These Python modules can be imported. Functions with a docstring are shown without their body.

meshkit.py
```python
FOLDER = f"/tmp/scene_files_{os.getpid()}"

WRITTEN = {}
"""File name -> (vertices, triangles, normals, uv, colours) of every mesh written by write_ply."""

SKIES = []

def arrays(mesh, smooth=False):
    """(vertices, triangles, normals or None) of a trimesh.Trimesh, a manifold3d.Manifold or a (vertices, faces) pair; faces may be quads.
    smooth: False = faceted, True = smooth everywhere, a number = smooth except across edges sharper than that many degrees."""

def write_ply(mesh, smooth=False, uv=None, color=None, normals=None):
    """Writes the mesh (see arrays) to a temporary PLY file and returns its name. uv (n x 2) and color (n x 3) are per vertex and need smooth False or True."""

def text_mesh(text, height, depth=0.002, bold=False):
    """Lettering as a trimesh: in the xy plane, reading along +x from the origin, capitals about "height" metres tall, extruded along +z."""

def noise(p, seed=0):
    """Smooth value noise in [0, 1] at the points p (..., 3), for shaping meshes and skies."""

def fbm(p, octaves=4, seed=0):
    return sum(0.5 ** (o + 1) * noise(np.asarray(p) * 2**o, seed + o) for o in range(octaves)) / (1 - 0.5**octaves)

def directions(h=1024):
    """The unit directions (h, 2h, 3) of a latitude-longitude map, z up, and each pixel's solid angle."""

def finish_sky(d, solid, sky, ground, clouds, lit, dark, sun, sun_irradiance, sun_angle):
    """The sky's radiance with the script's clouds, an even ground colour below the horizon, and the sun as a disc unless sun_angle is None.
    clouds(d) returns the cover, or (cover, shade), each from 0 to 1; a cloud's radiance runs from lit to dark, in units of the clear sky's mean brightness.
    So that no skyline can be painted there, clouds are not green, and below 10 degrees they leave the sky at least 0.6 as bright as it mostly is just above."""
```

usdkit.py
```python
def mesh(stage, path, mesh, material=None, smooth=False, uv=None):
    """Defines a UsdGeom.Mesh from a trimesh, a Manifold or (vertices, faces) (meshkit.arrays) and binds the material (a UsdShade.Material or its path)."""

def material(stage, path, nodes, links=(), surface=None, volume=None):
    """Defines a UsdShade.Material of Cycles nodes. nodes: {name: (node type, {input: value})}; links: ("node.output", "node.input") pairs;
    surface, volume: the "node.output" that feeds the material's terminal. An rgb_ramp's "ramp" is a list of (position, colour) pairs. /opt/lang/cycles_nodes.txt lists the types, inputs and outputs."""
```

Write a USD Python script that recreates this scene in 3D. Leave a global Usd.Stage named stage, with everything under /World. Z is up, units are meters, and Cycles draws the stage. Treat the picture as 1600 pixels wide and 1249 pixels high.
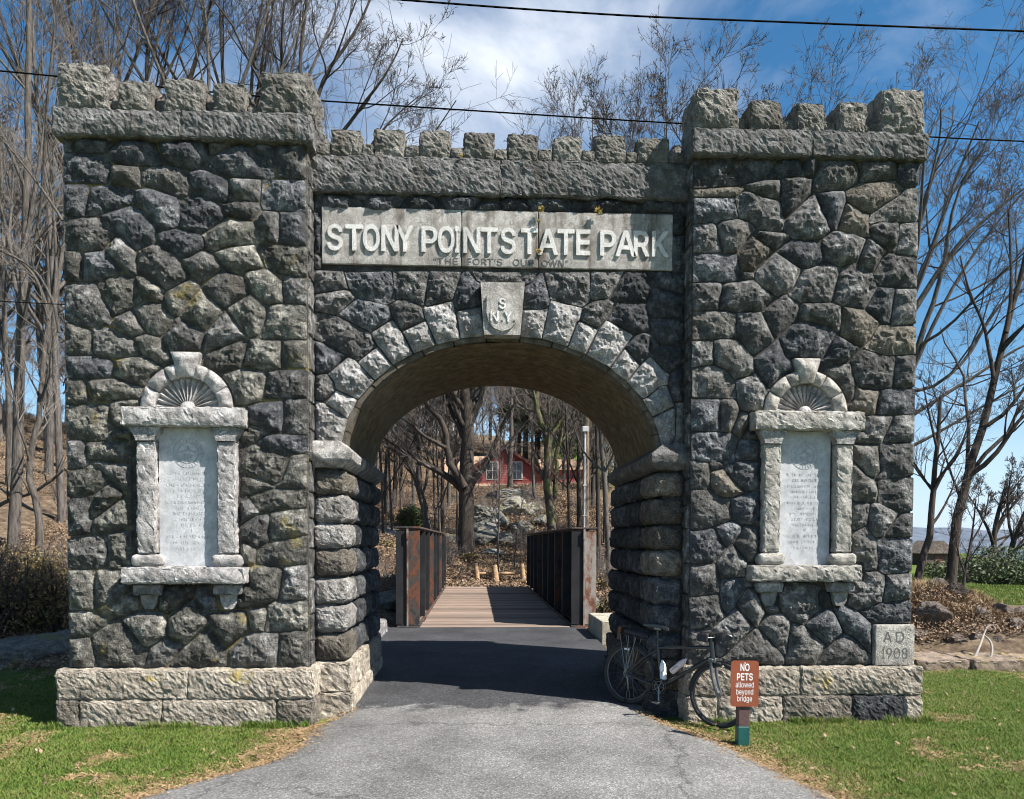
import math, numpy as np, trimesh, shapely
from shapely.geometry import Polygon
from scipy.spatial import Delaunay
from scipy.interpolate import RBFInterpolator
import meshkit, usdkit
from pxr import Usd, UsdGeom, UsdLux, UsdShade, Sdf, Gf, Vt

stage = Usd.Stage.CreateInMemory()
UsdGeom.SetStageUpAxis(stage, UsdGeom.Tokens.z)
UsdGeom.SetStageMetersPerUnit(stage, 1.0)
stage.DefinePrim('/World', 'Xform')
stage.DefinePrim('/World/Looks', 'Scope')
PI = math.pi

# ------------------------------------------------------------------ camera, sky, sun, exposure
FPX, VPX, PITCH, ROLL, YAW = 1200., 878., math.radians(1.53), math.radians(0.19), math.radians(2.7)
CAM = np.array([0., -8.284, 1.96])
_f = np.array([math.sin(YAW), math.cos(YAW), 0.]); _r = np.array([math.cos(YAW), -math.sin(YAW), 0.]); _u = np.array([0, 0, 1.])
FW = _f * math.cos(PITCH) - _u * math.sin(PITCH); _u2 = _u * math.cos(PITCH) + _f * math.sin(PITCH)
RT = _r * math.cos(ROLL) + _u2 * math.sin(ROLL); UP = _u2 * math.cos(ROLL) - _r * math.sin(ROLL)
cam = UsdGeom.Camera.Define(stage, '/World/camera')
m4 = Gf.Matrix4d(*RT, 0, *UP, 0, *(-FW), 0, *CAM, 1)
cam.AddTransformOp().Set(m4)
APX = 36.0
cam.CreateHorizontalApertureAttr(APX)
cam.CreateVerticalApertureAttr(APX * 1249 / 1600)
cam.CreateFocalLengthAttr(APX * FPX / 1600)
cam.CreateVerticalApertureOffsetAttr(APX * (VPX - 624.5) / 1600)
cam.CreateClippingRangeAttr(Gf.Vec2f(0.1, 20000))
cam.CreateExposureAttr(EXPOSURE := 1.22)

SUN = np.array([0.76, -0.42, 1.0]); SUN /= np.linalg.norm(SUN)
SUN_EL, SUN_ROT = math.asin(SUN[2]), math.atan2(SUN[0], SUN[1])
SKY_STRENGTH, SUN_INT = 0.064, 1.25
sky = UsdLux.DomeLight.Define(stage, '/World/sky')
sky.GetPrim().SetCustomDataByKey('kind', 'structure'); sky.GetPrim().SetCustomDataByKey('label', 'blue spring sky with thin white clouds'); sky.GetPrim().SetCustomDataByKey('category', 'sky')
CLOUD = 9.0
sm = usdkit.material(stage, '/World/Looks/sky_air', {
    's': ('sky_texture', {'sky_type': 'single_scattering', 'sun_disc': False, 'sun_elevation': SUN_EL, 'sun_rotation': SUN_ROT, 'air_density': 1.0, 'aerosol_density': 0.35, 'ozone_density': 2.0, 'altitude': 100.0}),
    'hs': ('hsv', {'hue': 0.494, 'saturation': 1.3, 'value': 1.0, 'fac': 1.0}),
    'tc': ('texture_coordinate', {}),
    'mp': ('mapping', {'location': (3.1, 1.7, 0.4), 'rotation': (0., 0., -.24), 'scale': (1.0, 1.0, 1.6)}),
    'n1': ('noise_texture', {'scale': 2.3, 'detail': 9.0, 'roughness': 0.58, 'distortion': 0.35}),
    'n2': ('noise_texture', {'scale': 1.1, 'detail': 3.0, 'roughness': 0.5}),
    'mul': ('math', {'math_type': 'multiply'}),
    'rp': ('rgb_ramp', {'ramp': [(0.0, (0, 0, 0)), (0.25, (0, 0, 0)), (0.33, (.20, .20, .20)), (0.45, (.75, .75, .75)), (1, (1, 1, 1))]}),
    'mx': ('mix_color', {'b': (CLOUD * .97, CLOUD, CLOUD * 1.05), 'use_clamp': False}),
    'sz': ('separate_xyz', {}), 'hz': ('map_range', {'from_min': .0, 'from_max': .22, 'to_min': .75, 'to_max': 0., 'clamp': True}), 'hm': ('mix_color', {'b': (4.6, 6.2, 8.6), 'use_clamp': False}),
    'bg': ('background_shader', {'strength': SKY_STRENGTH})},
    [('s.color', 'hs.color'), ('tc.generated', 'mp.vector'), ('mp.vector', 'n1.vector'), ('mp.vector', 'n2.vector'), ('n1.fac', 'mul.value1'), ('n2.fac', 'mul.value2'),
     ('mul.value', 'rp.fac'), ('rp.color', 'mx.fac'), ('hs.color', 'mx.a'), ('tc.generated', 'sz.vector'), ('sz.z', 'hz.value'), ('hz.result', 'hm.fac'), ('mx.result', 'hm.a'), ('hm.result', 'bg.color')], surface='bg.background')
UsdShade.MaterialBindingAPI.Apply(sky.GetPrim()).Bind(sm)
sun = UsdLux.DistantLight.Define(stage, '/World/sun')
sun.CreateNormalizeAttr(True); sun.CreateIntensityAttr(SUN_INT); sun.CreateAngleAttr(0.53); sun.CreateColorAttr(Gf.Vec3f(1.0, 0.955, 0.895))
_z = SUN; _x = np.cross([0, 0, 1.], _z); _x /= np.linalg.norm(_x); _y = np.cross(_z, _x)
sun.AddTransformOp().Set(Gf.Matrix4d(*_x, 0, *_y, 0, *_z, 0, 0, 0, 30, 1))

# ------------------------------------------------------------------ helpers
def at(px, py, depth):                       # the point seen at a pixel of the 1600 px wide photograph, at a depth in metres
    return CAM + depth * (FW + RT * ((px - 800) / FPX) + UP * ((VPX - py) / FPX))
_used = {}
def uname(parent, name):
    k = (parent, name); n = _used.get(k, 0); _used[k] = n + 1
    return f'{parent}/{name}' if n == 0 else f'{parent}/{name}_{n:03d}'
def path_of(p):
    return '/World' if p is None else (p if isinstance(p, str) else str(p.GetPath()))
def tag(prim, label=None, cat=None, group=None, kind=None):
    for k, v in (('label', label), ('category', cat), ('group', group), ('kind', kind)):
        if v: prim.SetCustomDataByKey(k, v)
    return prim
def obj(name, mesh, mat, parent=None, smooth=False, label=None, cat=None, group=None, kind=None):
    p = usdkit.mesh(stage, uname(path_of(parent), name), mesh, mat, smooth=smooth).GetPrim()
    return tag(p, label, cat, group, kind)
def thing(name, label, cat, loc=(0, 0, 0), rotz=0., group=None, kind=None):
    x = UsdGeom.Xform.Define(stage, uname('/World', name))
    x.AddTranslateOp().Set(Gf.Vec3d(*map(float, loc))); x.AddRotateZOp().Set(float(rotz)); x.AddScaleOp().Set(Gf.Vec3f(1, 1, 1))
    return tag(x.GetPrim(), label, cat, group, kind)
def copy(src, name, label, loc, rotz, scale=1.0, cat=None, group=None):
    x = UsdGeom.Xform.Define(stage, uname('/World', name))
    x.AddTranslateOp().Set(Gf.Vec3d(*map(float, loc))); x.AddRotateZOp().Set(float(rotz))
    x.AddScaleOp().Set(Gf.Vec3f(scale, scale, scale) if np.ndim(scale) == 0 else Gf.Vec3f(*map(float, scale)))
    p = x.GetPrim(); p.GetReferences().AddInternalReference(src.GetPath()); p.SetInstanceable(True)
    return tag(p, label, cat, group)
def cat_(ms):
    ms = [m for m in ms if m is not None]
    v, f, o = [], [], 0
    for m in ms:
        a, b = (m.vertices, m.faces) if hasattr(m, 'vertices') else m
        a = np.asarray(a, float); b = np.asarray(b, int)
        if b.shape[1] == 4: b = np.vstack([b[:, [0, 1, 2]], b[:, [0, 2, 3]]])
        v.append(a); f.append(b + o); o += len(a)
    return np.vstack(v), np.vstack(f)
def boxm(x0, x1, y0, y1, z0, z1):
    b = trimesh.creation.box(extents=(x1 - x0, y1 - y0, z1 - z0)); b.apply_translation(((x0 + x1) / 2, (y0 + y1) / 2, (z0 + z1) / 2)); return b
def bevbox(x0, x1, y0, y1, z0, z1, r=.01):
    return rock(x0, x1, y0, y1, z0, z1, r=r, amp=0, sp=9)
def rock(x0, x1, y0, y1, z0, z1, r=.03, amp=.015, sp=.035, bulge=(0, 0, 0), seed=0, freq=7., fine=.35, mask=None, chis=.0):
    """A block with rounded edges, rough faces; bulge pushes the -x/+x, -y/+y and -z/+z faces out towards their middle."""
    lo, hi = np.array([x0, y0, z0], float), np.array([x1, y1, z1], float); L = hi - lo
    r = min(r, L.min() * .49)
    def axis(a):
        n = max(1, int(round((L[a] - 2 * r) / sp)))
        mid = np.linspace(lo[a] + r, hi[a] - r, n + 1)
        e = np.array([1.0, .6, .25]) * r if r > .012 else np.array([1.0])
        return np.concatenate([lo[a] + r - e, mid, hi[a] - r + e[::-1]])
    ax = [axis(i) for i in range(3)]
    V, F, off = [], [], 0
    for a in range(3):
        b, c = (a + 1) % 3, (a + 2) % 3
        B, Cc = np.meshgrid(ax[b], ax[c], indexing='ij'); nb, nc = B.shape
        i = np.arange(nb * nc).reshape(nb, nc)
        q = np.stack([i[:-1, :-1], i[1:, :-1], i[1:, 1:], i[:-1, 1:]], -1).reshape(-1, 4)
        for side in (0, 1):
            P = np.zeros((nb * nc, 3)); P[:, b] = B.ravel(); P[:, c] = Cc.ravel(); P[:, a] = (lo, hi)[side][a]
            V.append(P); F.append((q if side else q[:, ::-1]) + off); off += len(P)
    V, F = np.vstack(V), np.vstack(F)
    _, ui, inv = np.unique(np.round(V, 5), axis=0, return_index=True, return_inverse=True)
    V = V[ui]; F = inv.ravel()[F]
    q = np.clip(V, lo + r, hi - r); d = V - q; n = d / np.maximum(np.linalg.norm(d, axis=1, keepdims=True), 1e-9)
    P = q + r * n
    t = (V - (lo + hi) / 2) / (L / 2)
    for a in range(3):
        if bulge[a]:
            w = np.ones(len(P))
            for b in range(3):
                if b != a: w *= 1 - np.abs(t[:, b]) ** 3
            P[:, a] += np.sign(t[:, a]) * (np.abs(t[:, a]) > .98) * bulge[a] * w
    if amp:
        s = np.array([seed * 3.17, seed * 1.3, seed * .7])
        k = (meshkit.fbm(P * freq + s, 4, seed) - .5) * 2 + fine * (meshkit.fbm(P * freq * 4 + s, 3, seed + 5) - .5) * 2
        if chis:
            ca, sa = math.cos(.2 + (seed * 1.7) % 1.4), math.sin(.2 + (seed * 1.7) % 1.4)
            D = np.stack([P[:, 0] * ca + P[:, 2] * sa, P[:, 1], (P[:, 2] * ca - P[:, 0] * sa) * 1.7], 1) * 8. + s
            k = k + chis * (1.1 - 4 * np.abs(meshkit.fbm(D, 3, seed + 9) - .5))
        if mask is not None: k = k * mask(P)
        P = P + n * (k * amp)[:, None]
        jr = np.random.default_rng(seed + 77); P = P + jr.uniform(-1, 1, P.shape) * min(sp * .22, amp * .45) * (1 if mask is None else mask(P)[:, None])
    return P, F
def tri(m):
    v, f = m; f = np.asarray(f)
    return v, (np.vstack([f[:, [0, 1, 2]], f[:, [0, 2, 3]]]) if f.shape[1] == 4 else f)
def tubes(P, Rr, k):
    """P (B, n, 3) polylines, Rr (B, n) radii -> one mesh of k-sided tubes"""
    B, n, _ = P.shape
    T = np.gradient(P, axis=1); T /= np.maximum(np.linalg.norm(T, axis=2, keepdims=True), 1e-9)
    ref = np.where(np.abs(T[:, :1, 2:3]) > .9, np.array([1., 0, 0]), np.array([0, 0, 1.]))
    ref = np.broadcast_to(ref, P.shape)
    a = np.cross(T, ref); a /= np.maximum(np.linalg.norm(a, axis=2, keepdims=True), 1e-9); b = np.cross(T, a)
    th = np.arange(k) * 2 * PI / k
    V = P[:, :, None] + Rr[:, :, None, None] * (np.cos(th)[:, None] * a[:, :, None] + np.sin(th)[:, None] * b[:, :, None])
    i = np.arange(B * n * k).reshape(B, n, k); j = np.roll(i, -1, 2)
    q = np.stack([i[:, :-1], i[:, 1:], j[:, 1:], j[:, :-1]], -1).reshape(-1, 4)
    return V.reshape(-1, 3), np.vstack([q[:, [0, 1, 2]], q[:, [0, 2, 3]]])
def resample(pts, n):
    pts = np.asarray(pts, float); d = np.r_[0, np.cumsum(np.linalg.norm(np.diff(pts, axis=0), axis=1))]
    s = np.linspace(0, d[-1], n)
    from scipy.interpolate import PchipInterpolator
    return PchipInterpolator(d, pts)(s) if len(pts) > 2 else np.stack([np.interp(s, d, pts[:, i]) for i in range(3)], 1)
def tube(pts, r, k=10, n=None, caps=True):
    pts = np.asarray(pts, float) if n is None else resample(pts, n)
    R_ = np.full(len(pts), r) if np.ndim(r) == 0 else np.interp(np.linspace(0, 1, len(pts)), np.linspace(0, 1, len(r)), r)
    V, F = tubes(pts[None], R_[None], k)
    if caps:
        a = len(V); V = np.vstack([V, pts[0], pts[-1]]); i = np.arange(k); j = (i + 1) % k; o = (len(pts) - 1) * k
        F = np.vstack([F, np.stack([j, i, np.full(k, a)][::-1], 1)[:, ::-1], np.stack([i + o, j + o, np.full(k, a + 1)], 1)])
    return V, F
def ring(c, axis_u, axis_v, R_, r, n=48, k=8, a0=0, a1=2 * PI):
    th = np.linspace(a0, a1, n + 1); P = np.asarray(c) + R_ * (np.cos(th)[:, None] * np.asarray(axis_u) + np.sin(th)[:, None] * np.asarray(axis_v))
    return tube(P, r, k, caps=abs(a1 - a0) < 6.2)
def extr(poly, d, y, axis='y'):
    """a shapely polygon in the xz plane extruded from y - d (front) to y"""
    m = trimesh.creation.extrude_polygon(poly, d, engine='earcut')
    v = np.stack([m.vertices[:, 0], y - m.vertices[:, 2], m.vertices[:, 1]], 1)
    return v, m.faces
def xz_text(s, h, depth, x, y, z, bold=False, width=None, align='c'):
    m = meshkit.text_mesh(s, h, depth, bold); v = np.array(m.vertices); w = v[:, 0].max() - v[:, 0].min(); v[:, 0] -= v[:, 0].min()
    if width: v[:, 0] *= width / w; w = width
    v[:, 0] -= {'c': w / 2, 'l': 0, 'r': w}[align]
    return np.stack([x + v[:, 0], y - v[:, 2], z + v[:, 1]], 1), np.asarray(m.faces)
def rot(m, ax, ang, c=(0, 0, 0)):
    M = trimesh.transformations.rotation_matrix(ang, ax, c); v = np.asarray(m[0]); return v @ M[:3, :3].T + M[:3, 3], m[1]
def mv(m, d): return np.asarray(m[0]) + np.asarray(d), m[1]

# ------------------------------------------------------------------ materials
def mat(name, nodes, links, surface='p.BSDF'):
    return usdkit.material(stage, '/World/Looks/' + name, nodes, links, surface=surface)
def rocky(name, dark, mid, light, lichen=None, lich_lo=.62, bump=.8, bscale=22., vary=.5, rough=.9, stain=0., grain=75., bdist=.035, topl=False):
    N = {'g': ('geometry', {}), 'n': ('noise_texture', {'scale': 9.0, 'detail': 5.0, 'roughness': .68}), 'rp': ('rgb_ramp', {'ramp': [(.25, dark), (.5, mid), (.72, light)]}),
         'oi': ('object_info', {}), 'mr': ('map_range', {'from_min': 0., 'from_max': 1., 'to_min': 1 - vary, 'to_max': 1 + vary}), 'mm': ('mix_color', {'blend_type': 'multiply', 'fac': 1.0, 'use_clamp': False}),
         'cc': ('combine_color', {}),
         'bn': ('noise_texture', {'scale': bscale, 'detail': 4.0, 'roughness': .75}), 'b2': ('noise_texture', {'scale': grain, 'detail': 2.0, 'roughness': .7}),
         'ba': ('math', {'math_type': 'multiply_add', 'value2': .55}),
         'bp': ('bump', {'strength': bump, 'distance': bdist}), 'gp': ('noise_texture', {'scale': grain * 1.5, 'detail': 1.0}), 'gr': ('map_range', {'from_min': .3, 'from_max': .7, 'to_min': .45, 'to_max': 1.6}), 'gc': ('combine_color', {}),
         'g2': ('mix_color', {'blend_type': 'multiply', 'fac': 1.0, 'use_clamp': False}),
         'p': ('principled_bsdf', {'roughness': rough, 'specular_ior_level': .25})}
    L = [('g.position', 'n.vector'), ('g.position', 'bn.vector'), ('g.position', 'b2.vector'), ('g.position', 'gp.vector'), ('n.fac', 'rp.fac'), ('oi.random', 'mr.value'), ('mr.result', 'cc.r'), ('mr.result', 'cc.g'), ('mr.result', 'cc.b'),
         ('rp.color', 'mm.a'), ('cc.color', 'mm.b'), ('b2.fac', 'ba.value1'), ('bn.fac', 'ba.value3'), ('ba.value', 'bp.height'), ('bp.normal', 'p.normal'),
         ('gp.fac', 'gr.value'), ('gr.result', 'gc.r'), ('gr.result', 'gc.g'), ('gr.result', 'gc.b'), ('mm.result', 'g2.a'), ('gc.color', 'g2.b')]
    last = 'g2.result'
    if stain:
        N.update({'sm': ('mapping', {'scale': (5., 5., .8)}), 'sn': ('noise_texture', {'scale': 1.0, 'detail': 6.0, 'roughness': .6}), 'sr': ('map_range', {'from_min': .5, 'from_max': .68, 'to_min': 0., 'to_max': stain, 'clamp': True}), 'sx': ('mix_color', {'b': (.07, .055, .04)})})
        L += [('g.position', 'sm.vector'), ('sm.vector', 'sn.vector'), ('sn.fac', 'sr.value'), ('sr.result', 'sx.fac'), (last, 'sx.a')]; last = 'sx.result'
    if lichen:
        N.update({'ln': ('noise_texture', {'scale': 2.2, 'detail': 5.0, 'roughness': .65}), 'lr': ('map_range', {'from_min': lich_lo, 'from_max': lich_lo + .1, 'to_min': 0., 'to_max': .8, 'clamp': True}), 'lx': ('mix_color', {'b': lichen})})
        L += [('g.position', 'ln.vector'), ('ln.fac', 'lr.value'), ('lr.result', 'lx.fac'), (last, 'lx.a')]; last = 'lx.result'
    L.append((last, 'p.base_color'))
    return mat(name, N, L)
def plain(name, col, rough=.5, metal=0., vary=.25, scale=14., bump=.0, bscale=60., spec=.5, coat=0.):
    c = np.array(col)
    N = {'g': ('geometry', {}), 'n': ('noise_texture', {'scale': scale, 'detail': 6.0, 'roughness': .6}), 'rp': ('rgb_ramp', {'ramp': [(.3, tuple(c * (1 - vary))), (.7, tuple(c * (1 + vary)))]}),
         'p': ('principled_bsdf', {'roughness': rough, 'metallic': metal, 'specular_ior_level': spec, 'coat_weight': coat})}
    L = [('g.position', 'n.vector'), ('n.fac', 'rp.fac'), ('rp.color', 'p.base_color')]
    if bump:
        N.update({'bn': ('noise_texture', {'scale': bscale, 'detail': 6.0}), 'bp': ('bump', {'strength': bump, 'distance': .01})}); L += [('g.position', 'bn.vector'), ('bn.fac', 'bp.height'), ('bp.normal', 'p.normal')]
    return mat(name, N, L)
M = {}
M['basalt'] = rocky('dark_fieldstone', (.026, .0255, .0245), (.094, .091, .087), (.32, .31, .295), vary=.42, bump=1.0)
M['basalt_lichen'] = rocky('dark_fieldstone_with_lichen', (.026, .0255, .022), (.094, .09, .079), (.31, .295, .25), lichen=(.24, .19, .06), lich_lo=.60, vary=.42, bump=1.0)
M['basalt_blue'] = rocky('bluish_fieldstone', (.026, .0275, .03), (.084, .087, .092), (.29, .295, .30), vary=.4, bump=1.1, bdist=.045)
M['basalt_pale'] = rocky('pale_grey_fieldstone', (.033, .032, .031), (.10, .097, .091), (.26, .25, .23), vary=.3, bump=1., stain=.5)
M['basalt_black'] = rocky('blackened_fieldstone', (.018, .019, .02), (.052, .053, .056), (.15, .153, .155), vary=.4, bump=1.0)  # black stone; in the passage it also stands in for shade
M['brown_stone'] = rocky('brown_fieldstone', (.05, .044, .036), (.12, .105, .085), (.23, .2, .165), vary=.35, bump=1.0)  # brown stone; on the right jamb it also stands in for shade
M['granite'] = rocky('weathered_grey_granite', (.07, .068, .066), (.22, .212, .203), (.44, .425, .41), vary=.18, bump=.9, stain=.5, bdist=.015)
M['granite_dark'] = rocky('dark_weathered_granite', (.05, .048, .047), (.12, .116, .112), (.22, .212, .205), vary=.2, bump=.9, stain=.5, bdist=.018)
M['granite_warm'] = rocky('warm_pale_granite', (.11, .094, .073), (.245, .213, .17), (.40, .357, .295), vary=.2, lichen=(.33, .25, .06), lich_lo=.64, bump=.9, stain=.35, bdist=.015)
M['jamb'] = rocky('weathered_jamb_stone', (.09, .085, .08), (.27, .256, .238), (.50, .48, .45), vary=.3, bump=.9, stain=.5)
M['granite_pale'] = rocky('pale_pink_granite', (.11, .102, .096), (.29, .275, .262), (.50, .478, .46), vary=.12, bump=.8, stain=.3, bdist=.012)
M['panel'] = rocky('stained_limestone', (.14, .128, .113), (.30, .282, .258), (.45, .43, .40), vary=.05, bump=.25, stain=.85, bdist=.006)
M['letter'] = rocky('raised_letter_stone', (.40, .387, .365), (.52, .506, .48), (.62, .605, .575), vary=.05, bump=.3, stain=.3, bdist=.005)
M['slab'] = rocky('smooth_grey_granite', (.27, .275, .28), (.40, .405, .41), (.52, .52, .52), vary=.04, bump=.12, grain=160., bdist=.004)
M['ink'] = plain('worn_engraving', (.10, .098, .092), .9)
M['engrave_dark'] = plain('dark_engraving', (.10, .092, .083), .95)
M['mortar'] = rocky('old_mortar', (.035, .031, .025), (.085, .076, .06), (.17, .15, .12), lichen=(.27, .205, .06), lich_lo=.53, vary=.02, bump=.6)
M['mortar_dark'] = rocky('dark_mortar', (.018, .017, .016), (.05, .046, .042), (.11, .10, .09), vary=.02, bump=.6)
M['vault'] = rocky('brown_concrete_vault', (.045, .034, .02), (.115, .088, .052), (.19, .155, .105), vary=.02, bump=.35, stain=.6)
M['steel'] = plain('old_black_painted_steel', (.018, .018, .02), .45, .0, .5, 3., .15, 40.)
M['rust'] = mat('rusting_steel', {'g': ('geometry', {}), 'mp': ('mapping', {'scale': (2.2, 2.2, 1.2)}), 'n': ('noise_texture', {'scale': 1.6, 'detail': 9.0, 'roughness': .7}), 'rp': ('rgb_ramp', {'ramp': [(.42, (.018, .018, .02)), (.50, (.06, .05, .045)), (.535, (.05, .028, .02)), (.57, (.15, .05, .022)), (.63, (.09, .036, .02)), (.68, (.03, .026, .026))]}),
    'bn': ('noise_texture', {'scale': 40., 'detail': 5.}), 'bp': ('bump', {'strength': .4, 'distance': .01}), 'p': ('principled_bsdf', {'roughness': .7})},
    [('g.position', 'mp.vector'), ('mp.vector', 'n.vector'), ('n.fac', 'rp.fac'), ('rp.color', 'p.base_color'), ('g.position', 'bn.vector'), ('bn.fac', 'bp.height'), ('bp.normal', 'p.normal')])
M['rust_pale'] = mat('rust_and_bare_metal', {'g': ('geometry', {}), 'mp': ('mapping', {'scale': (2., 2., 1.)}), 'n': ('noise_texture', {'scale': 1.9, 'detail': 9.0, 'roughness': .7}), 'rp': ('rgb_ramp', {'ramp': [(.38, (.28, .26, .24)), (.5, (.22, .19, .165)), (.56, (.16, .06, .03)), (.66, (.05, .03, .025))]}),
    'p': ('principled_bsdf', {'roughness': .65})}, [('g.position', 'mp.vector'), ('mp.vector', 'n.vector'), ('n.fac', 'rp.fac'), ('rp.color', 'p.base_color')])
def plankmat(name, c):
    c = np.array(c)
    return mat(name, {'g': ('geometry', {}), 'mp': ('mapping', {'scale': (1.2, 30., 30.)}), 'n': ('noise_texture', {'scale': 1.5, 'detail': 8.0, 'roughness': .65}), 'rp': ('rgb_ramp', {'ramp': [(.3, tuple(c * .5)), (.55, tuple(c)), (.75, tuple(c * 1.4))]}),
        'oi': ('object_info', {}), 'mr': ('map_range', {'to_min': .6, 'to_max': 1.32}), 'cc': ('combine_color', {}), 'mm': ('mix_color', {'blend_type': 'multiply', 'fac': 1., 'use_clamp': False}), 'p': ('principled_bsdf', {'roughness': .85})},
        [('g.position', 'mp.vector'), ('mp.vector', 'n.vector'), ('n.fac', 'rp.fac'), ('oi.random', 'mr.value'), ('mr.result', 'cc.r'), ('mr.result', 'cc.g'), ('mr.result', 'cc.b'), ('rp.color', 'mm.a'), ('cc.color', 'mm.b'), ('mm.result', 'p.base_color')])
M['plank'] = plankmat('weathered_deck_wood', (.205, .15, .115))
def bark(name, c, moss=0.):
    c = np.array(c)
    N = {'tc': ('texture_coordinate', {}), 'g': ('geometry', {}), 'mp': ('mapping', {'scale': (14., 14., 2.5)}), 'n': ('noise_texture', {'scale': 1.5, 'detail': 8.0, 'roughness': .65}), 'rp': ('rgb_ramp', {'ramp': [(.3, tuple(c * .4)), (.5, tuple(c)), (.7, tuple(c * 1.7))]}),
         'bp': ('bump', {'strength': .9, 'distance': .03}), 'p': ('principled_bsdf', {'roughness': .95, 'specular_ior_level': .15})}
    L = [('g.position', 'mp.vector'), ('mp.vector', 'n.vector'), ('n.fac', 'rp.fac'), ('n.fac', 'bp.height'), ('bp.normal', 'p.normal')]
    last = 'rp.color'
    if moss:
        N.update({'mn': ('noise_texture', {'scale': 1.7, 'detail': 7.0}), 'ml': ('map_range', {'from_min': .48, 'from_max': .62, 'to_min': 0, 'to_max': moss, 'clamp': True}), 'mx': ('mix_color', {'b': (.15, .16, .06)})})
        L += [('g.position', 'mn.vector'), ('mn.fac', 'ml.value'), ('ml.result', 'mx.fac'), (last, 'mx.a')]; last = 'mx.result'
    L.append((last, 'p.base_color')); return mat(name, N, L)
M['bark_tan'] = bark('tan_grey_bark', (.088, .077, .067)); M['bark_grey'] = bark('grey_bark', (.095, .084, .075)); M['bark_dark'] = bark('dark_bark', (.055, .045, .038)); M['bark_moss'] = bark('mossy_dark_bark', (.085, .068, .055), .7)
M['twig'] = plain('bare_twigs', (.125, .102, .088), .9, vary=.3); M['twig_dark'] = plain('dark_twigs', (.065, .052, .045), .9, vary=.3); M['twig_pale'] = plain('pale_twigs', (.18, .155, .135), .9, vary=.3)

# ------------------------------------------------------------------ terrain
def zroad(y): return float(np.interp(y, [-14, -8, -4, 0, 3, 8, 30], [.03, .04, .06, .11, .14, .15, .15]))
ctrl = []
for x in np.arange(-7.5, 9, 1.5):
    for y in np.arange(-13, 3.2, 1.6):
        if x > -5.6 or y < 1.5: ctrl.append((x, y, 0.0))
for x in (-30, -15, 15, 30, 60):
    for y in (-30, -14): ctrl.append((x, y, 0.0))
ctrl += [(10, 0, 0), (14, 2, 0), (10, 2.8, 0), (6, 3.2, 0), (14, 3.2, 0), (20, 2.8, 0)]
ctrl += [(-2, 4, .02), (0, 4, .05), (2.3, 4, .03), (-2, 7, .05), (2.8, 7, .05), (0, 7, .05), (0, 8.6, -.6), (0, 15, -.9), (0, 21, -.6), (-.9, 15, -.8), (1.8, 15, -.8), (0, 23, .12), (-1, 23, .12), (2, 23, .12)]
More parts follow.
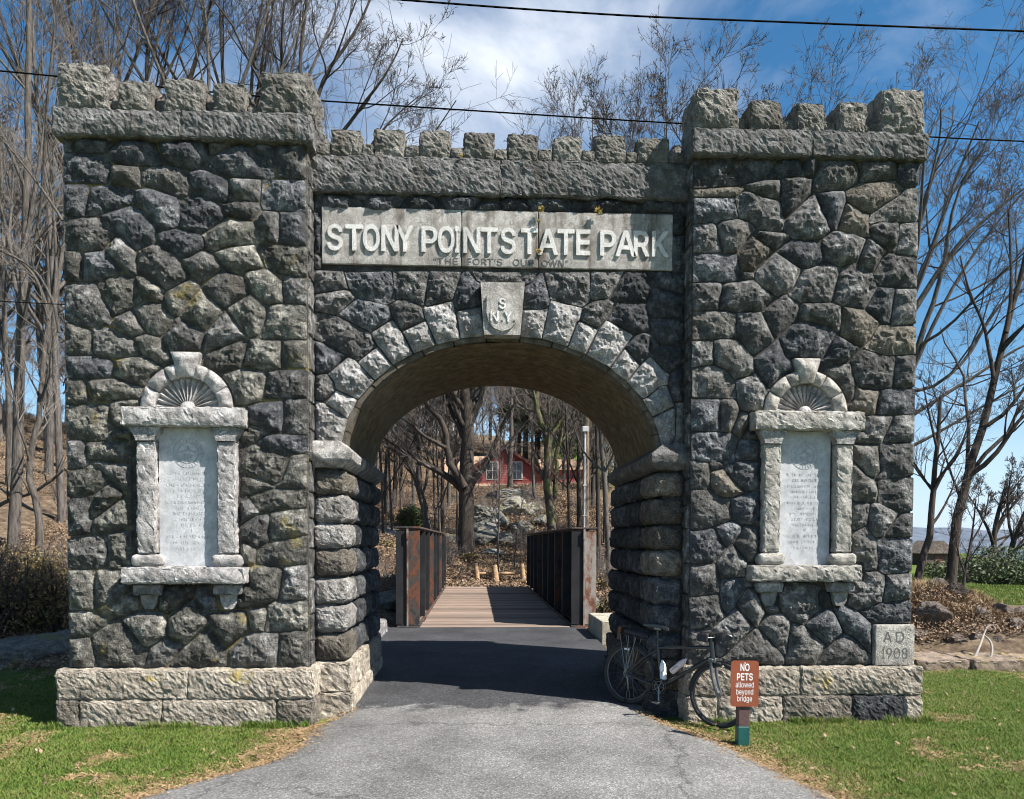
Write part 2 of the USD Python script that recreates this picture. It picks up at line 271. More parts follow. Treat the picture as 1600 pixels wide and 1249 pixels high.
for p in [(30, 1060, 11), (30, 1030, 12.2), (20, 950, 14.5), (15, 872, 17.5), (40, 800, 20), (50, 740, 24), (60, 690, 28), (40, 652, 33), (40, 668, 45), (30, 700, 60),
          (600, 960, 17), (590, 900, 22), (610, 860, 30), (600, 829, 40), (590, 790, 52), (600, 740, 66), (610, 700, 90),
          (770, 914, 33), (700, 890, 36), (727, 870, 38), (800, 880, 38), (800, 850, 42), (800, 800, 48), (800, 768, 56), (780, 763, 66), (780, 756, 80), (850, 830, 44), (880, 820, 44), (950, 908, 32), (940, 860, 38), (950, 800, 46), (950, 750, 60), (900, 763, 66),
          (700, 690, 110), (900, 690, 110), (770, 680, 150),
          (1450, 1043, 12.3), (1600, 1047, 12.1), (1450, 930, 14.6), (1520, 940, 15), (1600, 968, 15), (1560, 948, 18), (1560, 922, 26), (1560, 903, 34), (1500, 893, 40), (1560, 884, 60), (1700, 960, 16), (1700, 900, 34), (1440, 896, 34),
          (1250, 900, 22), (1250, 890, 34)]:
    ctrl.append(tuple(at(*p)))
ctrl += [(-60, 0, 1), (-60, 60, 12), (-60, 140, 18), (0, 160, 20), (60, -10, 0), (60, 40, -.5), (70, 80, -5), (60, 160, -8), (30, 110, 3), (-25, 5, 2.2), (-25, 20, 7), (100, 160, -20), (-160, 60, 20), (-160, 160, 30), (160, 0, 0), (160, 160, -25)]
ctrl = np.array(ctrl)
_rbf = RBFInterpolator(ctrl[:, :2], ctrl[:, 2], kernel='linear', neighbors=30)
def terrain(xy):
    xy = np.atleast_2d(np.asarray(xy, float)); z = _rbf(xy)
    p = np.c_[xy, np.zeros(len(xy))]
    front = np.clip((xy[:, 1] - 2.6) / 2.5, 0, 1) * np.clip((np.abs(xy[:, 0] - .4) - 1.8) / 2 + np.clip((xy[:, 1] - 24) / 3, 0, 1), 0, 1)
    return z + front * ((meshkit.fbm(p * .9, 4, 3) - .5) * .35 + (meshkit.fbm(p * .22, 3, 8) - .5) * .7 * np.clip(xy[:, 1] / 40, 0, 1)) + (meshkit.fbm(p * 1.3, 3, 5) - .5) * .02
def gz(x, y): return float(terrain([(x, y)])[0])
def spaced(a, b, s): return np.linspace(a, b, int(round((b - a) / s)) + 1)
gx = np.concatenate([[-3000, -1200, -500, -250, -160], spaced(-110, -30, 4)[:-1], spaced(-30, -10, .8)[:-1], spaced(-10, 12, .22)[:-1], spaced(12, 34, .8)[:-1], spaced(34, 110, 4), [160, 250, 500, 1200, 3000]])
gy = np.concatenate([[-3000, -800, -200, -60], spaced(-30, -9, 1.5)[:-1], spaced(-9, 12, .22)[:-1], spaced(12, 40, .5)[:-1], spaced(40, 70, 1)[:-1], spaced(70, 165, 4), [250, 500, 1200, 3000, 6000]])
GX, GY = np.meshgrid(gx, gy); xy = np.c_[GX.ravel(), GY.ravel()]
GZ = terrain(np.clip(xy, [-160, -30], [160, 165])).reshape(GX.shape)
far = np.clip((np.hypot(GX, GY) - 200) / 300, 0, 1); GZ = GZ * (1 - far) - 26 * far * (GY > 0)
i = np.arange(GX.size).reshape(GX.shape)
quads = np.stack([i[:-1, :-1], i[:-1, 1:], i[1:, 1:], i[1:, :-1]], -1).reshape(-1, 4)
_edge = [('g.position', 's.vector'), ]
M['ground'] = mat('lawn_and_leaf_litter', {
    'g': ('geometry', {}), 'sx': ('separate_xyz', {}),
    'n1': ('noise_texture', {'scale': .75, 'detail': 9., 'roughness': .66}), 'n2': ('noise_texture', {'scale': 26., 'detail': 8., 'roughness': .75}), 'n3': ('noise_texture', {'scale': 5., 'detail': 8., 'roughness': .7}), 'n4': ('noise_texture', {'scale': .35, 'detail': 8., 'roughness': .6}),
    'gr': ('rgb_ramp', {'ramp': [(.32, (.035, .06, .012)), (.5, (.07, .11, .02)), (.6, (.12, .13, .035)), (.7, (.2, .16, .07))]}),
    'lr': ('rgb_ramp', {'ramp': [(.28, (.035, .026, .018)), (.45, (.085, .062, .042)), (.58, (.15, .112, .075)), (.72, (.24, .19, .13))]}),
    'gm': ('mix_color', {'blend_type': 'overlay', 'fac': .7}), 'lm': ('mix_color', {'blend_type': 'overlay', 'fac': .55}),
    # leaf litter beyond the lawn: behind the curb line on the right, behind the rock on the left, past the bridge
    'yb': ('math', {'math_type': 'multiply_add', 'value2': 1.2, 'value3': -.6}), 'ya': ('math', {'math_type': 'add'}), 'yr': ('map_range', {'from_min': 3.1, 'from_max': 3.9, 'clamp': True}),
    'lawn2x': ('map_range', {'from_min': 9.2, 'from_max': 10.8, 'clamp': True}), 'lawn2y': ('map_range', {'from_min': 7.5, 'from_max': 8.6, 'clamp': True}), 'l2': ('math', {'math_type': 'multiply'}), 'inv': ('math', {'math_type': 'subtract', 'value1': 1.}), 'fin': ('math', {'math_type': 'multiply'}),
    'mx': ('mix_color', {}), 'bp': ('bump', {'strength': .8, 'distance': .03}), 'p': ('principled_bsdf', {'roughness': .95, 'specular_ior_level': .1})},
    [('g.position', k + '.vector') for k in ('n1', 'n2', 'n3', 'n4', 'sx')] + [('n1.fac', 'gr.fac'), ('n3.fac', 'lr.fac'), ('gr.color', 'gm.a'), ('n2.color', 'gm.b'), ('lr.color', 'lm.a'), ('n2.color', 'lm.b'),
     ('n3.fac', 'yb.value1'), ('yb.value', 'ya.value1'), ('sx.y', 'ya.value2'), ('ya.value', 'yr.value'), ('sx.x', 'lawn2x.value'), ('sx.y', 'lawn2y.value'), ('lawn2x.result', 'l2.value1'), ('lawn2y.result', 'l2.value2'), ('l2.value', 'inv.value2'),
     ('yr.result', 'fin.value1'), ('inv.value', 'fin.value2'), ('fin.value', 'mx.fac'), ('gm.result', 'mx.a'), ('lm.result', 'mx.b'), ('mx.result', 'p.base_color'), ('n2.fac', 'bp.height'), ('bp.normal', 'p.normal')])
obj('ground', (np.c_[xy, GZ.ravel()], quads), M['ground'], smooth=True, kind='structure', label='lawn and leaf-covered slopes around the gate', cat='ground')

# the drive: crowned asphalt, edges sloping into the verge
ledge = [(-13, -7.5), (-9, -5.6), (-6, -4.6), (-4.2, -3.9), (-3.2, -3.15), (-2.49, -2.58), (-2.09, -2.26), (-1.62, -1.89), (-1.0, -1.66), (-.3, -1.68), (.1, -1.52), (.35, -1.40), (3.0, -1.40), (3.6, -1.75), (7.84, -1.85)]
redge = [(-13, 5.4), (-9, 4.3), (-6, 3.5), (-4.2, 3.0), (-2.68, 2.73), (-1.69, 2.55), (-.9, 2.32), (-.4, 2.1), (-.1, 1.98), (.35, 1.97), (3.0, 1.97), (3.6, 2.2), (7.84, 2.3)]
ys = spaced(-13, 7.84, .1); tv = np.linspace(0, 1, 41)
xl = np.interp(ys, *zip(*ledge)); xr = np.interp(ys, *zip(*redge))
wob = .13 * (meshkit.fbm(np.c_[ys * 1.9, ys * 0, ys * 0], 4, 4) - .5); xl = xl + wob * (ys < .3); xr = xr + wob[::-1] * (ys < -.3)
RX = xl[:, None] * (1 - tv) + xr[:, None] * tv; RY = np.repeat(ys[:, None], 41, 1)
ed = np.minimum(tv, 1 - tv)[None] * (xr - xl)[:, None]
zc = np.array([zroad(y) for y in ys])[:, None]
inside = np.clip((RY - 0) / .5, 0, 1)
RZ = zc - (1 - inside) * (zc - .012) * np.exp(-ed / .22) ; RZ = np.maximum(RZ, terrain(np.c_[RX.ravel(), RY.ravel()]).reshape(RX.shape) * (RY < 3) + .008)
def road_z(x, y): return float(RZ[np.argmin(np.abs(ys - y)), :][np.argmin(np.abs(RX[np.argmin(np.abs(ys - y))] - x))])
i = np.arange(RX.size).reshape(RX.shape); q = np.stack([i[:-1, :-1], i[:-1, 1:], i[1:, 1:], i[1:, :-1]], -1).reshape(-1, 4)
RV = np.c_[RX.ravel(), RY.ravel(), RZ.ravel()]
sk = []
for col in (0, -1):
    top = RV[i[:, col]]; bot = top - [0, 0, .12]; o = len(RV); RV = np.vstack([RV, bot]); a = i[:, col]; b = np.arange(len(a)) + o
    s = np.stack([a[:-1], a[1:], b[1:], b[:-1]], -1); sk.append(s if col == 0 else s[:, ::-1])
q = np.vstack([q] + sk)
M['asphalt'] = mat('worn_asphalt', {
    'g': ('geometry', {}), 'sx': ('separate_xyz', {}), 'v': ('voronoi_texture', {'scale': 85.}), 'v2': ('voronoi_texture', {'scale': 190.}), 'bw': ('rgb_to_bw', {}), 'n': ('noise_texture', {'scale': 1.1, 'detail': 8., 'roughness': .65}), 'nf': ('noise_texture', {'scale': 3.4, 'detail': 9., 'roughness': .7}),
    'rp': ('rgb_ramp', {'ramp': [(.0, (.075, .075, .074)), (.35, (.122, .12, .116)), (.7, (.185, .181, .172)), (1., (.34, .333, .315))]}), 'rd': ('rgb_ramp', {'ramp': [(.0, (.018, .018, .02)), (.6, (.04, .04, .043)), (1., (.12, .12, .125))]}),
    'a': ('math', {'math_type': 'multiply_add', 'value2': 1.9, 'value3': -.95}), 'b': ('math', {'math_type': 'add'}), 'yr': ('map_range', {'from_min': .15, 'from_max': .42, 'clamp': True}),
    # darker band along the left edge of the drive
    'lx': ('map_range', {'from_min': -1.05, 'from_max': -1.25, 'to_min': 0., 'to_max': .55, 'clamp': True}), 'la': ('math', {'math_type': 'multiply_add', 'value2': .9}), 'mxx': ('math', {'math_type': 'maximum'}),
    'sp': ('map_range', {'from_min': .35, 'from_max': .7, 'to_min': .68, 'to_max': 1.32}), 'cc': ('combine_color', {}), 'mm': ('mix_color', {'blend_type': 'multiply', 'fac': 1., 'use_clamp': False}),
    'cv': ('mix_color', {'blend_type': 'add', 'fac': .5, 'use_clamp': False}), 'vc': ('voronoi_texture', {'feature': 'distance_to_edge', 'scale': .23}), 'cr': ('map_range', {'from_min': .001, 'from_max': .005, 'to_min': .55, 'to_max': 1., 'clamp': True}), 'ccr': ('combine_color', {}), 'mc': ('mix_color', {'blend_type': 'multiply', 'fac': 1., 'use_clamp': False}),
    'mx': ('mix_color', {}), 'bp': ('bump', {'strength': .7, 'distance': .006}), 'p': ('principled_bsdf', {'roughness': .85, 'specular_ior_level': .3})},
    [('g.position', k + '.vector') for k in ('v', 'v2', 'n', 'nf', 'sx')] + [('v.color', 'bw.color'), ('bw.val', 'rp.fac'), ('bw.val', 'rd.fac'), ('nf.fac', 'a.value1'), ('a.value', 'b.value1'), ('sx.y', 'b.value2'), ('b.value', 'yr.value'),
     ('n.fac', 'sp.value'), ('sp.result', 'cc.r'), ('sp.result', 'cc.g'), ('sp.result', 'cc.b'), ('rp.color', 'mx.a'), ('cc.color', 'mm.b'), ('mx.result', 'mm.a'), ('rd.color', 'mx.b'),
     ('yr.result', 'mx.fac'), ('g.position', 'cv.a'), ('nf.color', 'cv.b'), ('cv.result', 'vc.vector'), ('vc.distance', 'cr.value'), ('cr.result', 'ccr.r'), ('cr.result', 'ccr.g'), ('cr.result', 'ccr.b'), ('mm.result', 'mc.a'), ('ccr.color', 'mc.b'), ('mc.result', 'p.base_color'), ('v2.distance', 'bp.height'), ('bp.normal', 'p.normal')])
obj('asphalt_drive', (RV, q), M['asphalt'], smooth=40, kind='structure', label='grey asphalt drive running through the arch', cat='road')

